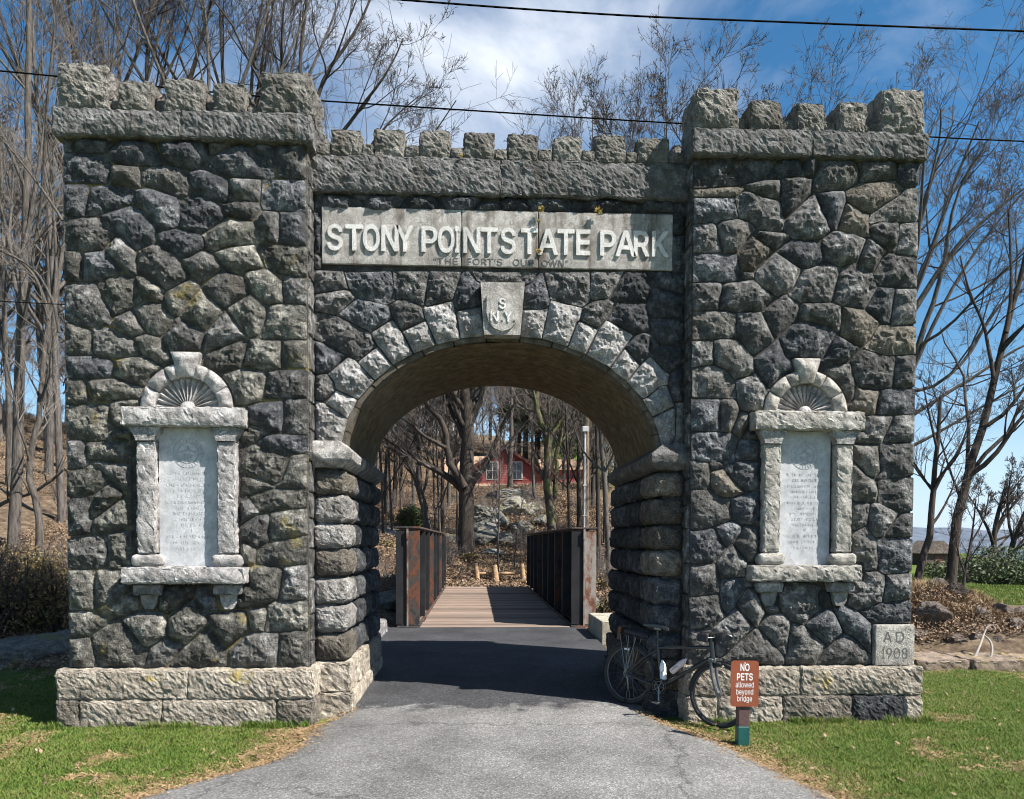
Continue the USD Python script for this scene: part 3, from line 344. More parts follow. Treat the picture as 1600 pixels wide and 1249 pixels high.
STONES = {'L':[['L',[[-427,597],[-428,612],[-417,613],[-417,597]]],['L',[[-414,597],[-416,606],[-414,613],[-371,612],[-385,597]]],['L',[[-382,594],[-381,599],[-368,612],[-335,613],[-326,588],[-328,586],[-347,585],[-375,587],[-379,589]]],['L',[[-332,612],[-281,613],[-279,595],[-290,584],[-298,581],[-323,588],[-327,592]]],['L',[[-279,601],[-280,609],[-275,613],[-250,612],[-277,597]]],['L',[[-286,584],[-286,586],[-280,591],[-277,596],[-255,608],[-245,611],[-238,607],[-214,586],[-210,577],[-214,575],[-259,576]]],['L',[[-216,588],[-242,613],[-216,613],[-212,605],[-211,586]]],['L',[[-209,576],[-212,613],[-179,613],[-179,576]]],['L',[[-427,595],[-415,596],[-385,595],[-379,586],[-383,566],[-400,565],[-403,566],[-428,566]]],['L',[[-380,565],[-380,581],[-377,586],[-350,584],[-350,566],[-348,563],[-349,562]]],['L',[[-348,567],[-348,583],[-345,584],[-328,585],[-324,587],[-308,583],[-304,580],[-296,560],[-303,555],[-312,554],[-336,563],[-346,564]]],['L',[[-295,562],[-302,580],[-287,583],[-261,575],[-259,574],[-260,570],[-255,554],[-263,549],[-268,549],[-279,554]]],['L',[[-253,554],[-258,573],[-256,575],[-242,575],[-226,574],[-227,552],[-233,551]]],['L',[[-226,549],[-224,574],[-182,575],[-179,573],[-179,542],[-223,543]]],['L',[[-428,564],[-404,565],[-402,564],[-406,533],[-408,531],[-428,532]]],['L',[[-404,532],[-404,543],[-400,563],[-383,564],[-357,561],[-354,552],[-355,546],[-364,545],[-394,533]]],['L',[[-353,546],[-355,560],[-343,563],[-336,562],[-312,553],[-310,547],[-310,528],[-312,524],[-323,520],[-330,522],[-343,538]]],['L',[[-311,524],[-309,528],[-310,552],[-302,554],[-294,560],[-270,548],[-265,538],[-262,534],[-288,517],[-308,521]]],['L',[[-264,538],[-267,548],[-262,548],[-253,552],[-228,550],[-226,544],[-236,531],[-260,535]]],['L',[[-234,530],[-224,542],[-209,541],[-207,538],[-207,517],[-209,509],[-219,509],[-221,515]]],['L',[[-207,541],[-184,542],[-179,539],[-179,507],[-207,508]]],['L',[[-427,497],[-428,530],[-394,531],[-376,516],[-376,513],[-389,498],[-407,496],[-410,497]]],['L',[[-391,531],[-389,534],[-355,545],[-345,538],[-331,521],[-336,514],[-334,506],[-355,498]]],['L',[[-334,512],[-330,519],[-322,519],[-312,522],[-289,516],[-286,511],[-284,502],[-302,492],[-309,491],[-332,506]]],['L',[[-287,515],[-259,533],[-235,530],[-223,517],[-221,511],[-227,508],[-261,504],[-277,498],[-283,500],[-284,509]]],['L',[[-386,498],[-375,512],[-368,510],[-355,496],[-354,473],[-359,470],[-370,480]]],['L',[[-352,475],[-353,497],[-339,504],[-332,505],[-309,490],[-309,485],[-301,476],[-300,471],[-303,468],[-324,457],[-342,471]]],['L',[[-307,485],[-307,490],[-301,491],[-289,498],[-284,499],[-273,493],[-265,481],[-289,465],[-295,471],[-299,472],[-301,478]]],['L',[[-275,496],[-273,498],[-260,503],[-230,507],[-230,499],[-223,483],[-243,479],[-246,476],[-257,477],[-263,480],[-271,493]]],['L',[[-221,483],[-228,503],[-227,506],[-225,507],[-183,506],[-178,504],[-178,475],[-188,473],[-209,477]]],['L',[[-410,465],[-428,464],[-428,496],[-411,496]]],['L',[[-408,465],[-408,494],[-388,497],[-382,492],[-369,477],[-376,472],[-400,465]]],['L',[[-428,425],[-428,461],[-397,464],[-380,430],[-382,419],[-393,420],[-406,417]]],['L',[[-395,463],[-393,466],[-375,471],[-367,475],[-356,467],[-349,446],[-360,438],[-378,430]]],['L',[[-356,470],[-352,473],[-346,471],[-329,460],[-326,457],[-328,445],[-347,445]]],['L',[[-326,442],[-327,452],[-324,456],[-299,470],[-296,470],[-290,463],[-291,459],[-312,431],[-316,430],[-320,433]]],['L',[[-288,462],[-269,477],[-263,479],[-246,474],[-238,458],[-238,456],[-264,439],[-274,446]]],['L',[[-236,460],[-245,476],[-243,478],[-226,481],[-220,481],[-209,475],[-205,469],[-204,447],[-220,444],[-223,446],[-236,457]]],['L',[[-204,469],[-205,475],[-201,475],[-179,472],[-179,445],[-202,447]]],['L',[[-310,431],[-289,460],[-265,437],[-284,416]]],['L',[[-240,411],[-262,438],[-260,441],[-237,455],[-221,442],[-222,430],[-229,413],[-235,409]]],['L',[[-228,410],[-221,429],[-219,443],[-208,445],[-185,445],[-179,442],[-179,409],[-225,409]]],['L',[[-381,421],[-378,428],[-360,436],[-346,413],[-360,408],[-376,416]]],['L',[[-358,436],[-357,439],[-349,444],[-328,443],[-324,435],[-317,429],[-317,427],[-328,412],[-332,409],[-337,410],[-345,414]]],['L',[[-428,422],[-425,423],[-403,415],[-401,411],[-400,390],[-428,388]]],['L',[[-401,415],[-399,418],[-392,419],[-379,416],[-360,406],[-355,399],[-351,390],[-378,385],[-397,389],[-400,394],[-400,412]]],['L',[[-358,405],[-356,408],[-345,412],[-331,408],[-324,394],[-320,392],[-318,382],[-327,378],[-349,390]]],['L',[[-329,408],[-315,428],[-312,430],[-286,414],[-288,395],[-321,394]]],['L',[[-285,395],[-284,414],[-266,434],[-262,435],[-242,411],[-272,398]]],['L',[[-286,382],[-284,393],[-241,408],[-244,388],[-248,378],[-269,372]]],['L',[[-245,380],[-239,408],[-229,409],[-226,407],[-206,407],[-206,378],[-224,376]]],['L',[[-204,406],[-198,408],[-179,407],[-179,379],[-203,379]]],['L',[[-427,365],[-428,387],[-399,388],[-382,385],[-378,381],[-381,366],[-405,364]]],['L',[[-379,370],[-376,379],[-377,384],[-363,387],[-348,389],[-328,377],[-341,366],[-347,357],[-377,366]]],['L',[[-428,362],[-408,363],[-408,358],[-401,339],[-428,337]]],['L',[[-406,358],[-406,362],[-402,363],[-377,365],[-348,355],[-352,344],[-361,345],[-398,340]]],['L',[[-268,370],[-246,377],[-224,374],[-221,369],[-226,349],[-225,344],[-243,339],[-254,339],[-258,355]]],['L',[[-223,345],[-224,348],[-220,368],[-221,375],[-179,377],[-179,347]]],['L',[[-427,302],[-428,335],[-385,339],[-382,319],[-378,314],[-385,301],[-407,299],[-412,302]]],['L',[[-384,339],[-381,341],[-360,343],[-355,343],[-352,341],[-352,337],[-370,337],[-370,316],[-373,314],[-378,316],[-381,320]]],['L',[[-241,338],[-222,343],[-204,344],[-204,324],[-206,311],[-218,310],[-223,316],[-240,319]]],['L',[[-204,311],[-203,344],[-201,346],[-179,346],[-179,309],[-193,309]]],['L',[[-241,318],[-224,314],[-221,310],[-235,298],[-249,298],[-249,312],[-241,312]]],['L',[[-231,300],[-224,307],[-219,309],[-180,307],[-178,306],[-178,290],[-197,288],[-213,290],[-230,297]]],['L',[[-381,301],[-382,302],[-380,310],[-376,313],[-371,313],[-369,311],[-360,311],[-361,301]]],['L',[[-427,269],[-428,300],[-411,300],[-409,298],[-408,281],[-405,276],[-412,271]]],['L',[[-407,282],[-408,296],[-406,298],[-361,300],[-361,277],[-405,280]]],['L',[[-400,245],[-428,241],[-428,268],[-411,270],[-403,275],[-398,273],[-384,259],[-388,253]]],['L',[[-401,276],[-401,279],[-361,275],[-361,243],[-365,243],[-374,253]]],['L',[[-403,218],[-404,233],[-399,244],[-383,257],[-374,251],[-368,242],[-376,237],[-400,218]]],['L',[[-427,200],[-428,238],[-402,243],[-405,234],[-405,218],[-402,216],[-404,212],[-403,202]]],['L',[[-402,204],[-403,212],[-401,217],[-373,238],[-366,242],[-361,242],[-362,205],[-368,207],[-390,203]]],['L',[[-428,197],[-404,199],[-401,202],[-390,202],[-387,198],[-387,168],[-399,165],[-428,166]]],['L',[[-386,167],[-387,203],[-367,206],[-362,203],[-362,170],[-373,170],[-374,165]]],['L',[[-427,122],[-428,164],[-401,164],[-402,122]]],['L',[[-400,121],[-400,161],[-398,164],[-387,166],[-374,163],[-374,150],[-364,149],[-364,138],[-356,137],[-356,122],[-370,116],[-385,114]]],['L',[[-428,120],[-414,121],[-398,119],[-387,114],[-386,111],[-390,106],[-408,94],[-427,93]]],['L',[[-395,61],[-405,95],[-390,105],[-384,113],[-375,114],[-354,85],[-347,81],[-350,63],[-353,61]]],['L',[[-427,61],[-428,92],[-407,93],[-398,61]]],['L',[[-373,112],[-371,114],[-356,120],[-337,120],[-327,117],[-326,115],[-326,94],[-346,83],[-351,84]]],['L',[[-335,121],[-335,136],[-333,138],[-333,149],[-295,149],[-299,135],[-318,122],[-325,117]]],['L',[[-325,112],[-323,117],[-299,134],[-286,119],[-282,109],[-284,105],[-308,85],[-325,93]]],['L',[[-297,135],[-298,139],[-293,149],[-282,149],[-282,138],[-275,137],[-276,122],[-285,120]]],['L',[[-284,117],[-277,120],[-256,120],[-254,123],[-244,122],[-240,101],[-264,81],[-282,105],[-281,111]]],['L',[[-348,61],[-348,69],[-344,82],[-329,92],[-311,85],[-311,82],[-326,64],[-327,61]]],['L',[[-325,62],[-309,83],[-304,85],[-283,103],[-265,79],[-264,63],[-268,61],[-323,61]]],['L',[[-262,61],[-263,79],[-241,98],[-210,97],[-212,64],[-215,61]]],['L',[[-210,61],[-209,98],[-190,100],[-179,98],[-179,61]]],['L',[[-242,122],[-238,124],[-224,125],[-222,120],[-226,99],[-239,99]]],['L',[[-223,99],[-224,101],[-221,119],[-222,127],[-214,131],[-179,131],[-179,100],[-191,101]]],['L',[[-242,166],[-234,170],[-207,168],[-206,162],[-211,133],[-224,127],[-245,123],[-254,124],[-254,136],[-251,138],[-251,149],[-242,150]]],['L',[[-208,132],[-209,136],[-204,161],[-205,168],[-179,170],[-179,134]]],['L',[[-249,194],[-243,193],[-233,187],[-234,172],[-240,169],[-243,171],[-250,171]]],['L',[[-233,182],[-230,187],[-215,195],[-183,201],[-178,200],[-179,172],[-206,169],[-232,171]]],['L',[[-249,210],[-240,218],[-227,224],[-221,224],[-219,221],[-220,195],[-232,188],[-242,194],[-249,196]]],['L',[[-218,197],[-218,225],[-212,227],[-179,230],[-179,203]]],['L',[[-249,238],[-240,240],[-229,225],[-249,213]]],['L',[[-239,241],[-237,243],[-212,251],[-178,250],[-179,232],[-213,229],[-220,225],[-230,227]]],['L',[[-249,264],[-230,262],[-214,254],[-214,252],[-249,241]]],['L',[[-249,267],[-248,297],[-234,297],[-214,289],[-199,286],[-207,260],[-212,256],[-232,264]]],['L',[[-211,255],[-206,259],[-196,286],[-179,288],[-179,252],[-211,252]]]],'R':[['R',[[234,577],[234,613],[283,613],[282,605],[302,588],[300,585],[282,581]]],['R',[[284,606],[288,613],[327,612],[316,595],[308,588],[302,590]]],['R',[[315,592],[330,613],[352,612],[351,599],[349,593],[326,589],[315,589]]],['R',[[352,592],[353,611],[356,613],[370,613],[364,591]]],['R',[[363,580],[373,613],[409,613],[415,599],[414,590],[411,585],[400,579],[371,576],[363,576]]],['R',[[411,612],[413,613],[456,613],[457,592],[416,587],[416,600]]],['R',[[459,588],[458,613],[482,613],[482,586],[466,583]]],['R',[[234,575],[277,579],[287,579],[289,577],[281,570],[278,569],[242,568],[233,568]]],['R',[[290,580],[290,582],[310,587],[327,588],[329,580],[328,569],[322,568],[309,571],[294,576]]],['R',[[329,567],[330,589],[347,591],[363,589],[362,573],[336,548],[333,549]]],['R',[[234,539],[234,566],[278,567],[282,548],[281,546],[263,543],[259,540],[254,541]]],['R',[[279,568],[288,574],[292,575],[317,567],[328,566],[332,547],[334,546],[332,533],[324,532],[306,534],[296,543],[284,546]]],['R',[[333,538],[336,546],[366,575],[385,534],[377,528],[367,524],[346,525],[342,526],[338,530],[333,532]]],['R',[[369,573],[373,575],[384,577],[398,578],[400,576],[401,567],[391,535],[385,536]]],['R',[[401,577],[415,586],[442,589],[456,590],[465,582],[461,576],[429,554],[421,556],[403,567]]],['R',[[394,538],[401,563],[403,565],[420,555],[427,553],[427,535],[430,529],[422,529],[395,535]]],['R',[[427,546],[429,553],[462,575],[468,582],[482,583],[482,548],[470,546],[438,546],[429,543]]],['R',[[428,538],[431,542],[439,545],[460,545],[461,533],[458,515],[455,513],[451,513],[438,522],[432,528]]],['R',[[482,510],[458,512],[461,523],[462,544],[482,546]]],['R',[[234,508],[233,537],[254,540],[258,538],[264,509]]],['R',[[260,538],[264,542],[282,545],[295,542],[302,534],[293,525],[282,509],[267,508]]],['R',[[300,528],[305,533],[332,531],[338,529],[340,525],[323,512],[303,526]]],['R',[[283,506],[297,527],[300,526],[319,514],[321,511],[300,489],[286,491]]],['R',[[326,511],[335,520],[341,524],[367,523],[375,513],[381,502],[360,494],[353,494],[344,498]]],['R',[[376,525],[387,534],[393,535],[413,531],[424,526],[415,503],[397,497],[390,497],[382,501],[376,514]]],['R',[[416,500],[426,527],[431,526],[448,514],[442,507],[434,493],[432,491]]],['R',[[234,477],[234,506],[281,507],[284,492],[283,479],[269,477],[259,478]]],['R',[[285,489],[300,488],[301,482],[286,481]]],['R',[[303,489],[324,510],[353,492],[344,473],[338,467],[326,463],[303,478],[302,481]]],['R',[[352,457],[340,463],[339,465],[346,473],[355,493],[361,493],[380,500],[396,495],[386,458]]],['R',[[389,459],[395,487],[399,496],[413,501],[431,490],[435,484],[437,474],[424,451],[402,453],[390,457]]],['R',[[433,488],[443,507],[450,512],[462,509],[482,507],[482,475],[439,477]]],['R',[[234,446],[233,475],[259,477],[265,476],[265,468],[262,447]]],['R',[[263,448],[267,468],[266,473],[271,476],[300,480],[324,462],[309,447],[280,445]]],['R',[[311,446],[324,460],[334,465],[337,465],[339,462],[351,455],[349,441],[350,437],[344,435],[326,418],[320,425]]],['R',[[351,439],[352,454],[354,456],[386,457],[397,453],[398,435],[396,425],[384,432]]],['R',[[397,422],[400,453],[423,450],[441,436],[431,419],[422,410],[414,412]]],['R',[[426,448],[426,452],[439,475],[457,474],[452,435],[444,435],[440,440]]],['R',[[455,434],[454,437],[459,473],[482,474],[482,436]]],['R',[[234,415],[234,445],[271,446],[281,443],[281,425],[283,418]]],['R',[[282,425],[283,444],[286,445],[309,446],[324,415],[301,399],[285,416]]],['R',[[331,412],[330,419],[345,434],[351,436],[383,431],[393,424],[376,396],[344,395],[337,400]]],['R',[[376,394],[380,397],[389,417],[393,422],[420,408],[406,394],[381,387],[377,382],[374,383]]],['R',[[424,410],[432,418],[439,432],[442,434],[482,433],[482,403],[449,401],[425,408]]],['R',[[234,413],[256,413],[257,389],[233,385]]],['R',[[258,414],[267,416],[284,415],[300,398],[302,381],[296,377],[281,373],[272,383],[260,388],[258,394]]],['R',[[302,395],[328,417],[336,399],[344,393],[347,382],[332,375],[321,364],[319,364],[316,365],[304,382]]],['R',[[234,382],[241,385],[258,387],[271,382],[280,370],[283,352],[234,353]]],['R',[[282,369],[284,372],[297,376],[303,380],[305,379],[315,365],[320,362],[314,349],[312,339],[299,339],[297,337],[290,339],[287,342],[284,350]]],['R',[[379,381],[380,384],[382,386],[408,392],[415,369],[413,355],[410,350],[408,350],[402,362],[394,372]]],['R',[[409,393],[410,396],[423,407],[444,401],[457,400],[459,399],[459,393],[456,366],[442,364],[422,365],[419,367],[416,370]]],['R',[[459,366],[458,373],[460,400],[482,402],[482,367]]],['R',[[409,347],[411,349],[414,354],[416,367],[422,364],[441,362],[437,336],[426,336],[425,340],[410,340]]],['R',[[440,337],[439,340],[444,363],[457,365],[482,364],[482,338]]],['R',[[411,305],[410,316],[426,317],[426,335],[458,335],[445,305]]],['R',[[449,306],[448,308],[460,335],[482,337],[482,307]]],['R',[[233,350],[264,351],[264,317],[233,316]]],['R',[[267,316],[266,349],[268,351],[280,351],[284,348],[286,341],[285,334],[276,315]]],['R',[[288,310],[280,314],[279,317],[287,338],[297,336],[297,326]]],['R',[[290,310],[297,321],[298,315],[308,315],[308,308],[307,307],[293,308]]],['R',[[234,286],[234,315],[264,315],[267,314],[278,314],[285,309],[281,291],[282,285],[279,283],[272,281],[267,284],[252,283]]],['R',[[282,290],[288,308],[308,306],[308,285],[284,286]]],['R',[[411,304],[441,302],[444,274],[438,267],[428,272],[417,284],[411,285]]],['R',[[440,267],[445,273],[443,303],[448,305],[482,305],[482,270],[442,265]]],['R',[[233,283],[241,284],[252,282],[254,272],[254,254],[233,254]]],['R',[[256,257],[256,272],[269,275],[278,264],[293,250],[279,245],[270,245],[262,248]]],['R',[[271,275],[273,280],[284,285],[308,283],[309,255],[298,251],[293,252],[280,264]]],['R',[[254,281],[256,283],[266,283],[271,280],[269,277],[256,274]]],['R',[[234,210],[234,252],[255,253],[262,246],[276,243],[279,220],[256,212],[242,209]]],['R',[[278,238],[279,243],[309,253],[309,216],[307,214],[290,215],[282,220]]],['R',[[271,193],[261,212],[279,219],[285,218],[290,213],[289,206],[282,197],[275,191]]],['R',[[235,173],[233,174],[233,208],[243,208],[254,211],[259,210],[270,192],[274,188],[258,173]]],['R',[[298,174],[282,194],[290,206],[292,214],[309,213],[310,174]]],['R',[[268,156],[263,175],[277,190],[281,192],[297,173],[297,158]]],['R',[[233,170],[261,172],[266,155],[266,141],[242,137],[234,138]]],['R',[[267,139],[269,155],[294,157],[297,156],[298,153],[304,153],[304,147],[295,147],[294,142],[286,131],[284,125],[275,117],[270,123]]],['R',[[233,135],[265,138],[268,125],[273,114],[256,101],[234,101]]],['R',[[306,103],[285,127],[297,145],[306,145],[317,120],[317,117],[310,106],[310,102]]],['R',[[263,72],[260,101],[285,124],[293,117],[305,102],[272,72],[266,69]]],['R',[[233,98],[235,99],[258,99],[262,70],[259,61],[233,61]]],['R',[[262,61],[261,62],[263,67],[273,71],[306,101],[311,100],[321,90],[337,72],[340,66],[338,61]]],['R',[[311,104],[318,115],[326,118],[333,117],[336,118],[346,109],[341,72],[339,72],[313,99]]],['R',[[333,126],[333,140],[338,141],[339,152],[365,151],[380,147],[376,139],[377,127],[382,123],[373,118],[360,105],[347,110],[336,120]]],['R',[[377,138],[383,147],[388,148],[388,141],[391,140],[391,127],[395,125],[392,124],[384,124],[379,127]]],['R',[[316,126],[331,126],[334,120],[320,117]]],['R',[[342,61],[340,70],[343,73],[346,103],[349,107],[361,104],[386,82],[374,61]]],['R',[[363,104],[363,107],[377,119],[385,123],[391,123],[398,113],[405,96],[388,82]]],['R',[[407,97],[394,123],[400,126],[407,126],[421,120],[437,106],[437,73],[418,92]]],['R',[[377,61],[376,62],[387,79],[406,95],[417,90],[438,70],[437,61]]],['R',[[411,126],[411,140],[416,141],[417,153],[428,153],[429,163],[443,164],[451,159],[452,151],[448,130],[422,121]]],['R',[[451,130],[453,160],[482,162],[482,134]]],['R',[[423,119],[424,121],[443,128],[478,132],[482,131],[482,107],[438,107]]],['R',[[412,203],[414,206],[428,213],[430,213],[441,198],[443,176],[442,166],[429,165],[428,174],[413,175]]],['R',[[442,199],[451,201],[482,200],[482,164],[451,161],[445,164]]],['R',[[453,202],[452,204],[468,227],[482,229],[482,202]]],['R',[[411,241],[431,239],[433,238],[430,215],[412,207]]],['R',[[432,212],[434,237],[436,239],[444,239],[466,229],[449,202],[440,202]]],['R',[[443,252],[442,263],[446,265],[482,268],[482,231],[469,229],[443,240],[442,243]]],['R',[[411,245],[411,283],[412,283],[416,282],[427,271],[439,263],[442,251],[440,241],[414,241]]]],'MV':[['M',[[-175,557],[-175,572],[-139,570],[-125,565],[-122,559],[-136,554],[-162,554],[-168,557]]],['M',[[-123,565],[-139,572],[-138,574],[-75,573],[-83,561],[-87,559],[-86,555],[-88,554],[-128,553],[-121,558]]],['M',[[-83,554],[-85,558],[-71,574],[-47,574],[-35,560],[-35,557],[-38,555]]],['M',[[-34,562],[-42,574],[5,573],[5,570],[-3,561],[-4,556],[-34,556]]],['M',[[-2,559],[6,568],[24,567],[28,561],[19,557],[0,556]]],['M',[[-176,510],[-176,555],[-169,556],[-165,553],[-168,551],[-168,506]]],['M',[[-175,508],[-168,503],[-168,493],[-170,491],[-176,492],[-176,507]]],['M',[[27,557],[29,562],[25,568],[31,574],[52,574],[60,558]]],['M',[[55,571],[56,574],[98,574],[104,570],[103,559],[62,558]]],['M',[[104,564],[105,574],[178,574],[182,571],[182,561],[106,559]]],['M',[[184,561],[184,574],[231,574],[232,561]]],['M',[[217,558],[229,559],[232,557],[232,541],[229,536],[217,536]]],['M',[[217,495],[217,534],[231,536],[232,496]]],['M',[[-175,465],[-176,467],[-176,490],[-145,489],[-140,470],[-146,470]]],['M',[[-143,488],[-93,490],[-88,459],[-98,454],[-129,461],[-138,470]]],['M',[[-89,467],[-91,490],[-52,491],[-58,454],[-61,454],[-75,461],[-87,460]]],['M',[[-17,491],[-26,461],[-52,454],[-56,454],[-51,491]]],['M',[[-24,457],[-24,468],[-16,488],[-14,491],[-9,492],[0,481],[4,479],[5,456],[-5,452],[-22,450]]],['M',[[1,482],[-5,492],[67,492],[61,482],[54,479],[10,479]]],['M',[[-175,446],[-176,462],[-174,464],[-144,469],[-138,468],[-132,461],[-152,442]]],['M',[[-150,441],[-149,444],[-136,455],[-131,459],[-128,460],[-97,453],[-92,440],[-115,424]]],['M',[[-91,439],[-94,454],[-87,459],[-76,460],[-60,452],[-57,439],[-82,427]]],['M',[[-176,443],[-169,444],[-151,440],[-117,423],[-109,409],[-129,393],[-141,398],[-156,408],[-176,416]]],['M',[[-175,378],[-176,379],[-176,414],[-167,411],[-143,398],[-159,381]]],['M',[[-175,376],[-163,378],[-155,367],[-155,359],[-166,348],[-176,350]]],['M',[[-175,298],[-176,347],[-174,348],[-166,346],[-141,329],[-149,297]]],['M',[[52,453],[53,474],[56,478],[63,482],[69,491],[73,492],[81,462],[79,455],[72,452]]],['M',[[75,493],[125,494],[126,462],[118,456],[114,456],[82,463]]],['M',[[126,469],[127,494],[163,495],[146,466],[128,463]]],['M',[[148,464],[165,495],[198,495],[197,480],[188,462],[155,462]]],['M',[[115,443],[119,455],[129,462],[144,464],[153,461],[144,443],[135,433],[116,440]]],['M',[[146,442],[156,460],[188,460],[190,458],[190,447],[193,444],[191,440],[194,430],[175,426]]],['M',[[166,413],[177,425],[185,428],[194,427],[196,426],[196,424],[193,421],[194,403],[183,394],[174,402]]],['M',[[190,459],[192,469],[198,479],[229,470],[232,468],[232,442],[230,442],[225,446],[194,445],[192,448]]],['M',[[199,482],[201,496],[214,496],[216,494],[232,493],[231,471],[206,477]]],['M',[[193,440],[195,444],[225,444],[232,438],[232,413],[213,416],[205,415],[195,429]]],['M',[[197,401],[197,407],[208,414],[218,414],[232,411],[232,398],[225,390],[215,385],[210,386]]],['M',[[194,420],[198,422],[204,414],[195,407]]],['M',[[215,370],[216,384],[232,393],[231,352],[221,353],[218,356]]],['M',[[218,298],[217,300],[223,313],[224,345],[222,351],[231,351],[232,302]]],['V',[[-164,346],[-153,360],[-130,350],[-141,330]]],['V',[[-161,378],[-140,396],[-132,393],[-112,371],[-129,351],[-153,362],[-155,370]]],['V',[[-128,390],[-128,392],[-108,408],[-92,388],[-111,372]]],['V',[[-113,424],[-93,437],[-91,437],[-82,424],[-70,401],[-91,389],[-109,412],[-114,421]]],['V',[[-80,425],[-55,437],[-45,411],[-68,402]]],['V',[[-58,450],[-57,453],[-53,452],[-26,459],[-18,418],[-43,412],[-56,441]]],['V',[[-17,419],[-21,448],[5,453],[8,422]]],['V',[[49,422],[51,451],[79,452],[72,420]]],['V',[[73,420],[82,462],[117,454],[114,441],[110,438],[101,412]]],['V',[[102,411],[113,439],[116,439],[134,430],[121,404]]],['V',[[123,403],[137,432],[144,441],[174,425],[148,390]]],['V',[[150,388],[165,410],[181,392],[167,375]]],['V',[[169,373],[184,393],[191,400],[194,401],[210,385],[215,382],[213,371],[205,370],[191,358],[185,356]]],['V',[[186,354],[192,357],[205,369],[212,370],[221,348],[197,336]]],['V',[[198,334],[220,345],[222,344],[222,313],[216,301],[208,299],[204,317]]]]}
# ------------------------------------------------------------------ the stone gate
M['granite_merlon'] = rocky('lichened_battlement_granite', (.065, .06, .052), (.15, .14, .123), (.27, .256, .229), vary=.2, bump=.9, stain=.6)
XL0, XL1, XR0, XR1 = -4.29, -1.775, 2.325, 4.83
YB, YC = 2.95, .25                                   # back of the towers, front of the arch wall
ACX, AW, ASZ, ARISE = .2955, 1.788, 2.887, 1.345     # arch: centre, half width, spring height, rise
gate = thing('stone_gate', 'dark fieldstone park gateway with two battlemented towers joined by an arch', 'gateway')
rng = np.random.default_rng(5)
def stone_mesh(v, y0, bulge, sp=.025, seed=0, rough=1.0):
    pg = Polygon(np.asarray(v) / 100.)
    if not pg.exterior.is_ccw: pg = Polygon(np.asarray(pg.exterior.coords)[::-1])
    r = np.random.default_rng(seed)
    ext = pg.exterior; n = max(12, int(ext.length / (sp * 1.1))); B = np.array([ext.interpolate(t, normalized=True).coords[0] for t in np.linspace(0, 1, n, endpoint=False)])
    x0, z0, x1, z1 = pg.bounds
    X, Z = np.meshgrid(np.arange(x0, x1, sp), np.arange(z0, z1, sp)); X[1::2] += sp / 2
    I = np.c_[X.ravel(), Z.ravel()] + r.uniform(-.22, .22, (X.size, 2)) * sp
    lines = shapely.points(I); dI = shapely.distance(lines, ext); ok = shapely.contains(pg, lines) & (dI > sp * .5); I, dI = I[ok], dI[ok]
    P = np.vstack([B, I]); d = np.r_[np.zeros(n), dI]
    T = Delaunay(P).simplices; c = P[T].mean(1); T = T[shapely.contains(pg.buffer(1e-4), shapely.points(c))]
    a = P[T[:, 1]] - P[T[:, 0]]; b = P[T[:, 2]] - P[T[:, 0]]; cr = a[:, 0] * b[:, 1] - a[:, 1] * b[:, 0]
    T = T[np.abs(cr) > 1e-8]; cr = cr[np.abs(cr) > 1e-8]; T[cr < 0] = T[cr < 0][:, ::-1]
    ct = np.array(pg.centroid.coords[0]); R_ = math.sqrt(pg.area)
    prof = bulge * (1 - np.exp(-d / (.06 * (.6 + R_)))) * 1.12
    fac = np.full(len(P), 9.)
    for k in range(6):
        an = r.uniform(0, 2 * PI); s = r.uniform(.10, .55); fac = np.minimum(fac, bulge * r.uniform(.95, 1.35) - s * ((P - ct) @ [math.cos(an), math.sin(an)] - .12 * R_).clip(-.05))
    h = np.minimum(prof, np.maximum(fac, .25 * prof))
    q = np.c_[P[:, 0], np.full(len(P), seed * .37), P[:, 1]]
    w = np.clip(d / .03, 0, 1)
    h = h + w * rough * ((meshkit.fbm(q * 7, 3, seed) - .5) * .06 + (meshkit.fbm(q * 24, 3, seed + 3) - .5) * .045 - np.abs(meshkit.fbm(q * 11, 2, seed + 6) - .5) * .05)
    h = h + w * r.uniform(-1, 1, len(h)) * .0065 * rough
    y = y0 - .012 - h
    V = np.c_[P[:, 0], y, P[:, 1]]
    o = len(V); V = np.vstack([V, np.c_[B[:, 0], np.full(n, y0 + .09), B[:, 1]]]); i = np.arange(n); j = (i + 1) % n
    sk = np.vstack([np.stack([i, i + o, j], 1), np.stack([j, i + o, j + o], 1)])
    # xz order with y pointing away from the viewer: ccw in (x, z) faces -y
    return V, np.vstack([T, sk])
def tower_core(x0, x1, zt):
    return boxm(x0 + (.035 if x0 < 0 else .004), x1 - (.004 if x0 < 0 else .035), -.003, YB - .03, -.3, zt)
tower = {}
for key, (x0, x1) in (('L', (XL0, XL1)), ('R', (XR0, XR1))):
    tower[key] = obj('tower_wall', tower_core(x0, x1, 6.3), M['mortar'] if key == 'L' else M['mortar_dark'], gate, label='mortared core of the left tower' if key == 'L' else None)
